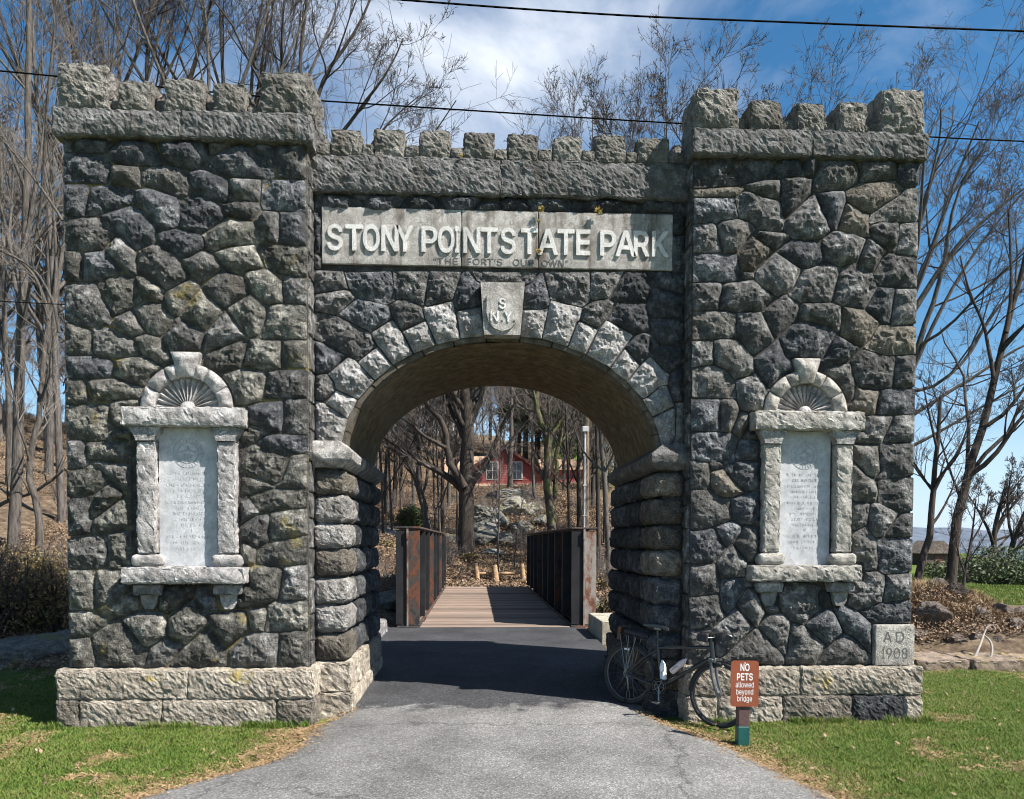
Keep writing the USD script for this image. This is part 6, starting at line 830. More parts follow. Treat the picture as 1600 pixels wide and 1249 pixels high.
tree('bare_tree', 'leaning tree at the right edge of the photograph over the brush', [rooted(px_limb([(1568, 893), (1580, 860), (1592, 825), (1612, 780)], [29, 29], .13, .06)), px_limb([(1585, 850), (1575, 800), (1580, 740)], [29, 29], .06, .02)], ('bark_dark', 'twig_dark'), 144, LV_LIMB)
tree('bare_tree', 'thin bare sapling growing out of the bank', [rooted(px_limb([(1503, 950), (1507, 900), (1518, 840), (1525, 780)], [15.2, 15.3], .035, .012)), px_limb([(1507, 895), (1495, 850), (1492, 800)], [15.2, 15.2], .018, .008), px_limb([(1515, 850), (1540, 800), (1545, 770)], [15.2, 15.2], .018, .008)], ('bark_dark', 'twig_dark'), 145, LV_SMALL, rmin=.005)
# --- seen through the arch
tree('bare_tree', 'massive forked tree left of the red house', [rooted(px_limb([(726, 874), (727, 830), (728, 780), (729, 748), (730, 700), (731, 655), (724, 615), (715, 560)], [38, 38], .44, .25)), px_limb([(726, 762), (716, 745), (703, 722), (698, 700), (697, 680), (688, 655), (672, 640), (664, 622), (660, 590)], [37.5, 37], .20, .10), px_limb([(697, 700), (678, 690), (655, 675), (645, 664), (634, 657)], [37.2, 36.5], .10, .06), px_limb([(731, 755), (742, 740), (750, 728)], [38, 37.7], .07, .02), px_limb([(731, 670), (742, 645), (750, 625), (756, 590)], [38, 38], .2, .1), px_limb([(724, 665), (712, 640), (704, 622), (690, 612)], [37.8, 37.5], .12, .05), px_limb([(726, 640), (714, 615), (707, 590)], [38, 38], .15, .08), px_limb([(731, 660), (737, 620), (742, 590)], [38.2, 38.2], .18, .1)], ('bark_dark', 'twig'), 150, [{**LV_LIMB[0], 'count': 5}] + LV_LIMB[1:], sides=(14, 6, 4, 3, 3))
tree('bare_tree', 'leaning tree between the massive tree and the left girder', [rooted(px_limb([(672, 832), (664, 800), (656, 770), (650, 748), (642, 735), (630, 715), (615, 702), (600, 697)], [41, 40.5], .25, .09)), px_limb([(655, 765), (655, 730), (654, 700), (650, 675), (642, 655), (638, 610)], [41, 41], .16, .08), px_limb([(659, 775), (668, 740), (670, 700), (675, 640)], [41.3, 42], .09, .05)], ('bark_tan', 'twig_pale'), 151, LV_LIMB)
tree('bare_tree', 'mossy forked tree right of the red house', [rooted(px_limb([(864, 836), (860, 800), (856, 760), (855, 720), (856, 690), (850, 670), (842, 650), (838, 630), (841, 600)], [40, 40], .27, .14)), px_limb([(857, 695), (866, 672), (878, 655), (884, 640), (886, 610)], [40, 40], .16, .08), px_limb([(858, 740), (872, 700), (880, 660), (890, 620)], [41, 41], .14, .08), px_limb([(862, 800), (868, 760), (870, 720)], [41, 41], .16, .1)], ('bark_moss', 'twig'), 152, LV_LIMB)
tree('bare_tree', 'thin dark pole-like tree next to the utility pole', [rooted(px_limb([(890, 836), (888, 760), (886, 700), (885, 640), (885, 560)], [37, 37], .085, .05))], ('bark_dark', 'twig_dark'), 153, LV_SMALL)
tree('bare_tree', 'grey trunk near the right side of the arch opening', [rooted(px_limb([(954, 912), (950, 850), (946, 780), (942, 720), (938, 660), (938, 560)], [32, 32], .13, .08))], ('bark_grey', 'twig'), 154, LV_SMALL)
tree('bare_tree', 'trunk standing directly before the gable of the house', [rooted(px_limb([(797, 768), (797, 740), (798, 705), (799, 660), (800, 600)], [58, 58], .24, .10))], ('bark_grey', 'twig'), 155, LV_LIMB)
tree('bare_tree', 'dark trunk behind the utility pole', [rooted(px_limb([(906, 836), (905, 780), (904, 720), (904, 690), (898, 665), (892, 640)], [42, 42], .16, .08)), px_limb([(904, 690), (912, 670), (918, 640)], [42, 42], .10, .05)], ('bark_dark', 'twig'), 156, LV_LIMB)
tree('sapling', 'tall thin sapling before the ledge rocks', [rooted(px_limb([(778, 905), (778, 860), (780, 800), (781, 740), (780, 690)], [34.5, 34.5], .05, .02)), px_limb([(779, 830), (772, 800), (768, 770)], [34.5, 34.5], .025, .012)], ('bark_tan', 'twig_pale'), 157, LV_SMALL)
tree('sapling', 'leaning thin sapling right of the log fence', [rooted(px_limb([(803, 890), (806, 850), (812, 810), (816, 780)], [36, 36], .04, .015))], ('bark_tan', 'twig_pale'), 158, LV_SMALL)
for k, (x, y, d, top, lean) in enumerate([(690, 812, 42, 640, 4), (615, 800, 48, 640, 6), (600, 815, 44, 620, 10), (628, 790, 55, 600, -6), (700, 800, 50, 620, 8), (712, 790, 60, 640, 0), (835, 795, 52, 620, -6), (925, 800, 48, 640, 6), (965, 820, 42, 640, -3), (880, 790, 55, 600, 5), (645, 795, 52, 600, 3)]):
    lim = [rooted(px_limb([(x, y), (x + lean * .4, (y * .6 + top * .4)), (x + lean, top), (x + lean * 1.6, top - 60)], [d, d], .12 + .03 * (k % 3), .05))]
    tree('bare_tree', ['pale straight tree deep in the wood beyond the bridge', 'dark straight tree deep in the wood beyond the bridge'][k % 2], lim, (('bark_tan', 'twig_pale'), ('bark_dark', 'twig'))[k % 2], 160 + k, LV_LIMB, group=['pale trees in the wood beyond the bridge', 'dark trees in the wood beyond the bridge'][k % 2])
# --- wood on the hill: copies of a few trees
protos = []
rg = np.random.default_rng(77)
spots = []
for k in range(900):
    if len(spots) >= 150: break
    d = rg.uniform(46, 130); x = rg.uniform(-48, 30) if k % 3 else rg.uniform(-.45, .24) * d; y = d - 8.3
    pxx = 800 + (x - .047 * d) * 1200 / d
    if abs(x - hp[0]) < 8 and y < hp[1] + 12: continue
    if 690 < pxx < 860 and d < 78: continue
    if any(math.hypot(x - a, y - b) < 2.6 for a, b in spots): continue
    if x > 12 and d < 60: continue
    spots.append((x, y))
for k in range(20):
    x, y = rg.uniform(-34, -9.5), rg.uniform(16, 46)
    if any(math.hypot(x - a, y - b) < 2.2 for a, b in spots): continue
    spots.append((x, y))
lab = ['slender grey bare tree in the hillside wood', 'dark spreading bare tree in the hillside wood', 'pale many-branched bare tree in the hillside wood', 'thin leaning bare tree in the hillside wood']
for k, (x, y) in enumerate(spots):
    z = gz(x, y) - .15; v = k % 4
    if k < 4:
        H = (16, 14, 15, 12)[v]; r0 = (.16, .24, .17, .11)[v]; rr = np.random.default_rng(300 + k)
        main = ([(x, y, z), (x + .3, y, z + H * .4), (x - .2 + (v == 3) * 1.5, y, z + H)], [r0, r0 * .7, .02]); lim = [main]
        for s in range(4):
            h = rr.uniform(.28, .55); p = np.array(main[0][0]) * (1 - h) + np.array(main[0][2]) * h; an = rr.uniform(0, 2 * PI)
            e = p + np.array([math.cos(an) * H * .2, math.sin(an) * H * .2, H * rr.uniform(.2, .36)]); lim.append(([p, p * .6 + e * .4 + [0, 0, -.2], e], [r0 * .5, .02]))
        protos.append(tree('bare_tree', lab[v], lim, (('bark_grey', 'twig'), ('bark_dark', 'twig_dark'), ('bark_tan', 'twig_pale'), ('bark_grey', 'twig'))[v], 310 + k, LV_LIMB, group=lab[v], rmin=.016))
    else:
        copy(protos[v], 'bare_tree', lab[v], (x, y, z), rg.uniform(0, 360), rg.uniform(.8, 1.2), cat='tree', group=lab[v])
# --- thin young trees filling the wood
saps = []; sl = ['thin grey young tree in the thicket on the hill', 'thin pale young tree in the thicket on the hill', 'leaning brown young tree in the thicket on the hill']
rg = np.random.default_rng(78); k = 0
while k < 190:
    d = rg.uniform(38, 135); x = rg.uniform(-.34, .22) * d + (0 if k % 4 else rg.uniform(-20, 0)); y = d - 8.3; pxx = 800 + (x - .047 * d) * 1200 / d
    if (abs(x - hp[0] + 1) < 8 and hp[1] - 3 < y < hp[1] + 12) or (715 < pxx < 840 and d < 62) or (x > 9 and d < 55): k += .2; continue
    v = int(k) % 3; z = gz(x, y) - .1
    if len(saps) < 3:
        rr = np.random.default_rng(600 + len(saps)); v = len(saps); lim = [([(x, y, z), (x + .2, y, z + 3.5), (x + .3 + (v == 2) * 1.6, y, z + 8.5)], [.06, .045, .012])]
        for s in range(3):
            h = .2 + .2 * s; p = np.array([x, y, z]) + np.array([.2, 0, 8.5]) * h; an = rr.uniform(0, 6.3); e = p + [math.cos(an) * 2, math.sin(an) * 2, 3.2]; lim.append(([p, p * .6 + e * .4 + [0, 0, -.15], e], [.035, .012]))
        saps.append(tree('young_tree', sl[v], lim, (('bark_grey', 'twig'), ('bark_tan', 'twig_pale'), ('bark_dark', 'twig'))[v], 610 + v, [LV_SMALL[0], LV_SMALL[1], {**LV_SMALL[2], 'count': 4}], group=sl[v], rmin=.014))
    else: copy(saps[v], 'young_tree', sl[v], (x, y, z), rg.uniform(0, 360), rg.uniform(.7, 1.3), cat='tree', group=sl[v])
    k += 1
# --- evergreens behind the house
M['needles'] = mat('pine_needles', {'oi': ('object_info', {}), 'g': ('geometry', {}), 'n': ('noise_texture', {'scale': 1.2, 'detail': 5.}), 'rp': ('rgb_ramp', {'ramp': [(.35, (.02, .05, .018)), (.65, (.06, .11, .03))]}), 'p': ('principled_bsdf', {'roughness': .8})}, [('g.position', 'n.vector'), ('n.fac', 'rp.fac'), ('rp.color', 'p.base_color')])
def foliage(c, radii, n, leaf, seed, shape='cone', flat=.6):
    r = np.random.default_rng(seed); h = r.uniform(0, 1, n); a = r.uniform(0, 2 * PI, n)
    if shape == 'cone': rad = (1 - h) ** .8 * r.uniform(.35, 1, n); lay = np.round(h * 9) / 9 + r.normal(size=n) * .02; C_ = np.stack([rad * np.cos(a) * radii[0], rad * np.sin(a) * radii[1], lay * radii[2]], 1)
    else:
        d = r.normal(size=(n, 3)); d /= np.linalg.norm(d, axis=1, keepdims=True); rr = r.uniform(.3, 1, n) ** .5 * (.75 + .6 * meshkit.fbm(d * 2.2 + seed, 3, seed)); C_ = d * rr[:, None] * np.array(radii) + [0, 0, radii[2]]
        C_ = C_[C_[:, 2] > 0]; n = len(C_)
    u = r.normal(size=(n, 3)); u[:, 2] *= flat; u /= np.linalg.norm(u, axis=1, keepdims=True); w = r.normal(size=(n, 3)); w -= (w * u).sum(1, keepdims=True) * u; w /= np.linalg.norm(w, axis=1, keepdims=True)
    s = leaf * r.uniform(.5, 1.3, (n, 1)); C_ = C_ + np.array(c)
    V = np.stack([C_ - u * s, C_ + w * s * .35, C_ + u * s, C_ - w * s * .35], 1).reshape(-1, 3); i = np.arange(n)[:, None] * 4
    return V, np.vstack([i + [0, 1, 2], i + [0, 2, 3]])
for k, (px_, d, H, w) in enumerate([(822, 84, 21, 3.6), (838, 90, 16, 3.4), (893, 72, 17, 3.0), (915, 80, 14, 3.2)]):
    p = at(px_, 740, d); z = gz(p[0], p[1])
    t = thing('pine_tree', ['tall dark pine just right of the gable', 'second pine right of the gable', 'green pine behind the mossy forked tree', 'pine behind the utility pole'][k], 'tree', (p[0], p[1], z))
    obj('trunk', tube([(0, 0, -.2), (0, 0, H * .95)], [.25, .04], 8, 6), M['bark_dark'], t, smooth=True); obj('crown', foliage((0, 0, H * .25), (w, w, H * .75), 9000, .22, 400 + k), M['needles'], t)
# --- shrubs
M['leaf_olive'] = plain('olive_spring_leaves', (.17, .125, .05), .8, vary=.5, scale=6.); M['leaf_green'] = plain('fresh_green_leaves', (.062, .085, .028), .7, vary=.45, scale=3.); M['leaf_brown'] = plain('dead_leaves', (.16, .10, .055), .9, vary=.5, scale=9.)
def shrub(label, p, rad, n_st, n_lf, leaf, seed, mt, group=None, twig='twig_dark'):
    z = gz(p[0], p[1]); t = thing('shrub', label, 'shrub', (p[0], p[1], z), 0, group); r = np.random.default_rng(seed)
    a = r.uniform(0, 2 * PI, n_st); e = np.stack([np.cos(a) * rad[0] * r.uniform(.1, 1, n_st), np.sin(a) * rad[1] * r.uniform(.1, 1, n_st), rad[2] * r.uniform(.9, 2.0, n_st)], 1); s0 = e * [.3, .3, 0]
    P = np.stack([s0, s0 * .6 + e * .4 + r.normal(size=e.shape) * .06, s0 * .3 + e * .7 + r.normal(size=e.shape) * .06, e], 1); R_ = np.tile([.012, .010, .007, .004], (n_st, 1))
    Q = children(r, P, R_, 5, .2, .4, (25, 70), .03, .2, 4, .6, .004); Q2 = children(r, *Q, 4, .2, .5, (25, 70), .0, .25, 4, .7, .0035)
    obj('stems', cat_([tubes(P, R_, 5), tubes(*Q, 4), tubes(*Q2, 3)]), M[twig], t, smooth=True)
    if n_lf: obj('leaves', foliage((0, 0, 0), rad, n_lf, leaf, seed, 'ball', 1.), M[mt], t)
    return t
shrub('brown-green brushy shrub over the boulder left of the gate', at(20, 985, 13.2), (1.1, .8, .75), 60, 5200, .035, 501, 'leaf_olive')
shrub('tangled shrub between the boulder and the left tower', at(82, 985, 13.5), (.9, .7, .75), 60, 3200, .033, 502, 'leaf_olive')
shrub('dark twiggy shrub at the far left edge', at(-35, 990, 12.6), (.9, .7, .8), 50, 2600, .035, 503, 'leaf_brown')
for k, (x, y, d, w) in enumerate([(1530, 922, 27, 1.7), (1565, 918, 28, 1.9), (1600, 916, 27, 1.8), (1500, 915, 30, 1.5), (1640, 918, 27, 2.0)]):
    shrub(['second clump of green brush from the leaning tree', 'middle clump of green brush on the far lawn', 'green brush cut by the right edge of the photograph', 'green brush clump nearest the large leaning tree', 'green brush just outside the right edge of the photograph'][k], at(x, y, d), (w, 1.2, (.5, .66, .42, .36, .6)[k]), 46, (2300, 2900, 1900, 1500, 2500)[k], .075, 510 + k, 'leaf_green', 'green brush on the far lawn')
shrub('small bright green bush on the slope left of the bridge', at(643, 826, 42), (.75, .7, .65), 20, 2600, .09, 520, 'leaf_green')
shrub('pale green bush behind the right girder', at(940, 770, 56), (1.5, 1.2, 1.4), 30, 1800, .10, 521, 'leaf_olive')
for k, (x, y, d) in enumerate([(735, 874, 37.2), (950, 905, 31), (958, 935, 24), (600, 855, 31), (925, 850, 40)]):
    shrub('low yellow-green tussock on the slope beyond the bridge', at(x, y, d), (.45, .4, .22), 16, 500, .07, 530 + k, 'leaf_olive', 'tussocks beyond the bridge')
for k, (x, y, d) in enumerate([(655, 870, 32), (700, 872, 36), (610, 880, 24), (835, 870, 38), (880, 845, 42), (930, 880, 32), (960, 870, 30), (760, 790, 47), (820, 780, 50), (850, 795, 47), (700, 840, 42), (605, 800, 46), (640, 800, 48), (910, 800, 46), (815, 860, 40), (860, 860, 37), (685, 815, 44), (720, 800, 48)]):
    shrub('leafless twiggy undergrowth on the slope beyond the bridge', at(x, y, d), (.9, .8, .7), 26, 0, .05, 540 + k, 'leaf_olive', 'leafless undergrowth beyond the bridge', twig='twig_pale' if k % 2 else 'twig')
for k in range(60):
    x, y = (rg.uniform(-9, -4.9), rg.uniform(5.2, 14)) if k < 26 else (rg.uniform(-24, -8), rg.uniform(12, 32))
    shrub('leafless twiggy undergrowth on the left slope', (x, y), (.7, .6, .6), 20, 0, .05, 570 + k, 'leaf_olive', 'leafless undergrowth on the left slope', twig=('twig', 'twig_dark', 'twig_pale')[k % 3])

# ------------------------------------------------------------------ bicycle
M['frame'] = plain('black_bicycle_paint', (.014, .014, .015), .25, vary=.1, coat=.3); M['tyre'] = plain('bicycle_tyre', (.02, .02, .02), .75, vary=.15); M['alloy'] = plain('grey_alloy', (.22, .22, .22), .35, 1.0, vary=.08); M['rim'] = plain('dark_rim', (.10, .10, .10), .35, .7)
M['spoke'] = plain('steel_spokes', (.3, .3, .3), .3, 1.0, vary=.02); M['fork'] = plain('grey_fork', (.10, .10, .105), .35, .3); M['bottle'] = plain('white_bottle', (.75, .76, .78), .4, vary=.03); M['bottle_pink'] = plain('pinkish_bottle', (.62, .52, .50), .4, vary=.03); M['bag'] = plain('black_nylon_bag', (.03, .026, .03), .8); M['saddle'] = plain('black_saddle', (.03, .03, .032), .35, coat=.3)
M['reflector'] = plain('white_reflector', (.7, .7, .7), .3); M['tail'] = plain('amber_tail_light', (.09, .035, .015), .4)
cr = at(977, 1105, 8.81); cf = at(1118, 1145, 8.04)
zr_ = max(road_z(cr[0], cr[1]), gz(cr[0], cr[1])); zf_ = gz(cf[0], cf[1]) + .018
WB = math.hypot(cf[0] - cr[0], cf[1] - cr[1]); yaw = math.atan2(cf[1] - cr[1], cf[0] - cr[0]); pit = math.atan2(zf_ - zr_, WB)
bk = UsdGeom.Xform.Define(stage, '/World/bicycle'); LEAN = math.radians(5)
Bx = np.array([math.cos(yaw) * math.cos(pit), math.sin(yaw) * math.cos(pit), math.sin(pit)]); By = np.cross([0, 0, 1.], Bx); By /= np.linalg.norm(By); Bz = np.cross(Bx, By)
By, Bz = By * math.cos(LEAN) - Bz * math.sin(LEAN), Bz * math.cos(LEAN) + By * math.sin(LEAN)
BIKE_M = Gf.Matrix4d(*Bx, 0, *By, 0, *Bz, 0, cr[0], cr[1], zr_ + .002, 1)
bk.AddTransformOp().Set(BIKE_M)
bike = tag(bk.GetPrim(), 'black touring bicycle with rear rack leaning against the right tower', 'bicycle')
def ob(n, m, mt, parent=bike, s=40, **k): return obj(n, m, M[mt], parent, smooth=s, **k)
R0 = .321
def wheel(cx, name, steer=0.):
    c = (cx, 0, R0 + .022); u = (1, 0, 0); w = (0, 0, 1); t = (0, 1, 0)
    wl_ = ob('wheel', ring(c, u, w, R0, .0235, 72, 10), 'tyre', s=True, label=name)
    ob('rim', ring(c, u, w, R0 - .026, .011, 72, 8), 'rim', wl_, True)
    ob('hub', tube([(cx, -.05, c[2]), (cx, .05, c[2])], .02, 14), 'alloy', wl_)
    P = []
    for k in range(32):
        a = 2 * PI * k / 32; s = (-1) ** k; a2 = a + (.55 if (k // 2) % 2 else -.55)
        P.append([[cx + .022 * math.cos(a2), s * .03, c[2] + .022 * math.sin(a2)], [cx + (R0 - .03) * math.cos(a), 0, c[2] + (R0 - .03) * math.sin(a)]])
    for k in range(32): ob('spoke', tubes(np.array(P[k:k + 1]), np.full((1, 2), .0013), 4), 'spoke', wl_)
    ob('mudguard', ring((cx, 0, c[2]), u, w, R0 + .032, .009, 40, 6, PI * .12 if cx < .5 else PI * .35, PI * .86 if cx < .5 else PI * 1.02), 'frame', wl_, True)
    return wl_
rw, fw = wheel(0, 'rear wheel'), wheel(WB, 'front wheel')
hz = R0 + .022
BB = (.44, 0, .285); ST = (.335, 0, .70); SD = (.30, 0, .91); HT = (WB - .165, 0, .86); HB_ = (WB - .125, 0, .70)
ob('top_tube', tube([ST, (HT[0] + .01, 0, .82)], .019, 12), 'frame'); ob('down_tube', tube([BB, (HB_[0], 0, .72)], .025, 12), 'frame'); ob('seat_tube', tube([BB, ST, (.327, 0, .73)], .02, 12), 'frame'); ob('head_tube', tube([(HT[0] - .005, 0, .875), (HB_[0] + .005, 0, .69)], .025, 12), 'frame')
for s in (-1, 1):
    ob('chain_stay', tube([(BB[0], s * .03, BB[2]), (.25, s * .055, .305), (0, s * .06, hz)], .012, 8), 'frame'); ob('seat_stay', tube([(ST[0], s * .012, ST[2] - .02), (.2, s * .05, .56), (0, s * .06, hz)], .0105, 8), 'frame')
    ob('fork_blade', tube([(HB_[0] + .005, s * .045, .68), (WB - .08, s * .052, .52), (WB - .025, s * .05, hz + .05), (WB, s * .05, hz)], [.019, .012], 10, 12), 'fork')
ob('fork_crown', tri(rock(HB_[0] - .03, HB_[0] + .035, -.062, .062, .665, .705, r=.014, amp=0, sp=9)), 'fork')
ob('seat_post', tube([(.327, 0, .72), SD], .017, 10), 'frame')
sV, sF = rock(.15, .45, -.075, .075, .925, .965, r=.018, amp=0, sp=.03); f = np.clip((.45 - sV[:, 0]) / .30, 0, 1); sV[:, 1] *= .28 + .85 * f ** 1.5; sV[:, 2] += .018 * np.cos((sV[:, 0] - .3) * 14) - .02 + .03 * np.clip(f - .75, 0, 1) * 2
ob('saddle', tri((sV, sF)), 'saddle', s=60); ob('saddle_clamp', tri(rock(.26, .35, -.025, .025, .89, .925, r=.008, amp=0, sp=9)), 'alloy')
stem = ob('stem', tube([(HT[0] - .01, 0, .88), (HT[0] - .02, 0, .96), (HT[0] + .06, 0, .985)], .015, 10), 'frame')
bar = ob('handlebar', tube([(HT[0] + .02, .30, .985), (HT[0] + .06, .12, .985), (HT[0] + .06, -.12, .985), (HT[0] + .02, -.30, .985)], .012, 10, 16), 'frame')
for s in (-1, 1):
    ob('grip', tube([(HT[0] + .035, s * .19, .986), (HT[0] + .02, s * .30, .986)], .017, 10), 'tyre', bar); ob('bar_end', tube([(HT[0] + .02, s * .30, .986), (HT[0] + .09, s * .315, 1.02), (HT[0] + .15, s * .30, 1.04)], .011, 8, 8), 'frame', bar)
    ob('brake_lever', tube([(HT[0] + .07, s * .16, .975), (HT[0] + .13, s * .2, .95), (HT[0] + .10, s * .28, .94)], .006, 6, 8), 'alloy', bar)
    ob('brake_cable', tube([(HT[0] + .08, s * .15, .975), (HT[0] + .20, s * .09, 1.0), (HT[0] + .21, s * .03, .86), (HB_[0] + .05, s * .02, .70)], .0028, 5, 16), 'tyre', bar)
ob('handlebar_bag', tri(rock(HT[0] - .16, HT[0] - .03, -.045, .045, .86, .955, r=.02, amp=.004, sp=.03)), 'bag', label='small black bag on the top tube')
# rack with a rolled strap, tail light, bottles, drive train
for s in (-1, 1):
    ob('rack_rail', tube([(.22, s * .05, .765), (.0, s * .06, .775), (-.16, s * .055, .79)], .0055, 6, 8), 'frame')
    for x in (-.15, -.03, .07): ob('rack_stay', tube([(x, s * .058, .775), (-.005 + x * .05, s * .068, hz + .02)], .0048, 6), 'alloy')
    ob('rack_arm', tube([(.21, s * .05, .765), (.31, s * .02, .70)], .0045, 6), 'frame')
for x in (-.14, -.04, .06, .16): ob('rack_bar', tube([(x, -.055, .775), (x, .055, .775)], .0045, 6), 'frame')
ob('rack_bundle', tube([(-.12, 0, .81), (.2, 0, .80)], .028, 12), 'bag'); ob('tail_light', tri(rock(-.21, -.165, -.035, .035, .70, .86, r=.015, amp=0, sp=9)), 'tail'); ob('tail_hook', tube([(-.19, 0, .85), (-.14, 0, .875), (-.08, 0, .87)], .012, 8), 'bag')
ob('rear_reflector', tri(rock(-.105, -.03, -.012, .0, .60, .625, r=.006, amp=0, sp=9)), 'reflector', rw)
def bottle(a, b, mt, lab):
    a, b = np.array(a), np.array(b); d = (b - a) / np.linalg.norm(b - a); p = lambda t: a + (b - a) * t
    o = UsdGeom.Xform.Define(stage, uname('/World', 'water_bottle')); o.AddTransformOp().Set(BIKE_M); o = tag(o.GetPrim(), lab, 'bottle')
    obj('body', tube([p(0), p(.03), p(.4), p(.55), p(.62), p(.68), p(.76)], [.034, .037, .037, .033, .036, .036, .030], 16, 24), M[mt], o, smooth=50); obj('cap', tube([p(.762), p(.84), p(.9), p(1)], [.031, .026, .013, .013], 16, 10), M[mt], o, smooth=50)
    ob('bottle_cage', tube([p(.1) + [0, -.04, 0], p(.35) + [0, -.041, 0], p(.5) + [.03, -.02, 0]], .0028, 5, 8), 'alloy')
bottle((.455, -.0, .365), (.41, -.0, .575), 'bottle', 'upright white water bottle on the seat tube of the bicycle'); bottle((.545, 0, .47), (.70, 0, .64), 'bottle_pink', 'slanted pinkish white water bottle on the down tube of the bicycle')
cw = ob('chainring', ring((BB[0], -.05, BB[2]), (1, 0, 0), (0, 0, 1), .085, .006, 36, 6), 'frame', s=True); ob('inner_chainring', ring((BB[0], -.045, BB[2]), (1, 0, 0), (0, 0, 1), .058, .005, 30, 6), 'alloy', cw, True)
for k in range(5): a = 2 * PI * k / 5; ob('spider_arm', tube([(BB[0], -.05, BB[2]), (BB[0] + .08 * math.cos(a), -.05, BB[2] + .08 * math.sin(a))], .006, 6), 'alloy', cw)
for s, dx, dz in ((-1, .035, -.165), (1, -.035, .165)):
    cr_ = ob('crank', tube([(BB[0], s * .06, BB[2]), (BB[0] + dx, s * .075, BB[2] + dz)], .011, 8), 'alloy'); ob('pedal', tri(rock(BB[0] + dx - .045, BB[0] + dx + .045, min(s * .08, s * .16), max(s * .08, s * .16), BB[2] + dz - .012, BB[2] + dz + .012, r=.006, amp=0, sp=9)), 'alloy', cr_)
for k, rr in enumerate((.052, .044, .036, .028)): ob('sprocket', ring((0, -.036 - .006 * k, hz), (1, 0, 0), (0, 0, 1), rr, .003, 28, 5), 'alloy', rw, True)
ob('chain', tube([(BB[0], -.05, BB[2] + .085), (0, -.045, hz + .045)], .004, 5), 'frame'); ob('chain', tube([(BB[0], -.05, BB[2] - .085), (.05, -.045, .195), (.02, -.045, .23)], .004, 5), 'frame')
ob('derailleur', cat_([tube([(.01, -.055, hz - .03), (.035, -.055, .25), (.045, -.05, .185)], [.014, .008], 8, 6)]), 'alloy')
ob('brake_disc', ring((0, .045, hz), (1, 0, 0), (0, 0, 1), .07, .004, 32, 5), 'alloy', rw, True); ob('front_brake', tri(rock(HB_[0] + .03, HB_[0] + .06, -.05, .05, .66, .72, r=.01, amp=0, sp=9)), 'alloy'); ob('stand', tube([(.40, .04, .27), (.33, .13, .02)], .008, 6), 'alloy')

# ------------------------------------------------------------------ NO PETS sign
M['signbrown'] = plain('brown_sign_face', (.235, .062, .025), .55, vary=.13, scale=9.); M['signwhite'] = plain('white_sign_lettering', (.78, .77, .74), .5, vary=.02); M['postbrown'] = plain('reddish_brown_post', (.085, .048, .042), .75, vary=.25, scale=30., bump=.3); M['postgreen'] = plain('green_painted_post_foot', (.008, .075, .065), .45, vary=.2)
sp_ = at(1160, 1159, 7.4); sz_ = gz(sp_[0], sp_[1]); K = 7.4 / 1200.
sg = thing('park_sign', 'small brown NO PETS sign on a short post beside the bicycle', 'sign', (sp_[0], sp_[1], sz_), -4)
def zpx(y): return at(1160, y, 7.4)[2] - sz_
hwp = .052
zg = zpx(1134); zt_ = zpx(1034)
obj('post', tri(rock(-hwp, hwp, -.045, .055, zg, zt_, r=.006, amp=0, sp=9)), M['postbrown'], sg); obj('post_foot', tri(rock(-hwp - .004, hwp + .004, -.05, .06, -.2, zg + .001, r=.006, amp=0, sp=9)), M['postgreen'], sg, label='green painted foot of the post')
z0, z1 = zpx(1102), zpx(1031); w = 21.5 * K
pl = Polygon([(-w + .03, z0 + .03), (w - .03, z0 + .03), (w - .03, z1 - .03), (-w + .03, z1 - .03)]).buffer(.03 - 1e-4, quad_segs=6)
pn = obj('sign_panel', extr(pl, .012, -.0465), M['signbrown'], sg)
for s, wpx, y, h, x0 in (('NO', 14, 1046.3, .066, -.0), ('PETS', 24.5, 1060.8, .064, 0), ('allowed', 28, 1072, .052, .0), ('beyond', 26, 1083, .052, 0), ('bridge', 23, 1093.6, .052, 0)):
    obj('lettering', xz_text(s, h, .0012, x0, -.0588, zpx(y), s.isupper(), wpx * K), M['signwhite'], pn)
for z in (z0 + .05, z1 - .02): obj('bolt', tube([(0, -.0585, z), (0, -.062, z)], .006, 10), M['signwhite'], pn)

# ------------------------------------------------------------------ grass, needles, litter
def scatter(name, protos, P, yawr, scale, seed, label, cat, tilt=None):
    r = np.random.default_rng(seed); pi = UsdGeom.PointInstancer.Define(stage, uname('/World', name)); rel = pi.CreatePrototypesRel()
    for k, (m, mt) in enumerate(protos):
        usdkit.mesh(stage, f'{pi.GetPath()}/blade_{k:03d}', m, mt); rel.AddTarget(f'{pi.GetPath()}/blade_{k:03d}')
    n = len(P); a = r.uniform(0, 2 * PI, n) * yawr
    q = np.zeros((n, 4)); q[:, 0] = np.cos(a / 2); q[:, 3] = np.sin(a / 2)
    pi.CreateProtoIndicesAttr(Vt.IntArray.FromNumpy(r.integers(0, len(protos), n).astype(np.int32))); pi.CreatePositionsAttr(Vt.Vec3fArray.FromNumpy(P.astype(np.float32)))
    pi.CreateOrientationsAttr(Vt.QuathArray([Gf.Quath(float(x[0]), float(x[1]), float(x[2]), float(x[3])) for x in q]))
    s = r.uniform(*scale, n); pi.CreateScalesAttr(Vt.Vec3fArray.FromNumpy(np.stack([s, s, s], 1).astype(np.float32)))
    return tag(pi.GetPrim(), label, cat, kind='stuff')
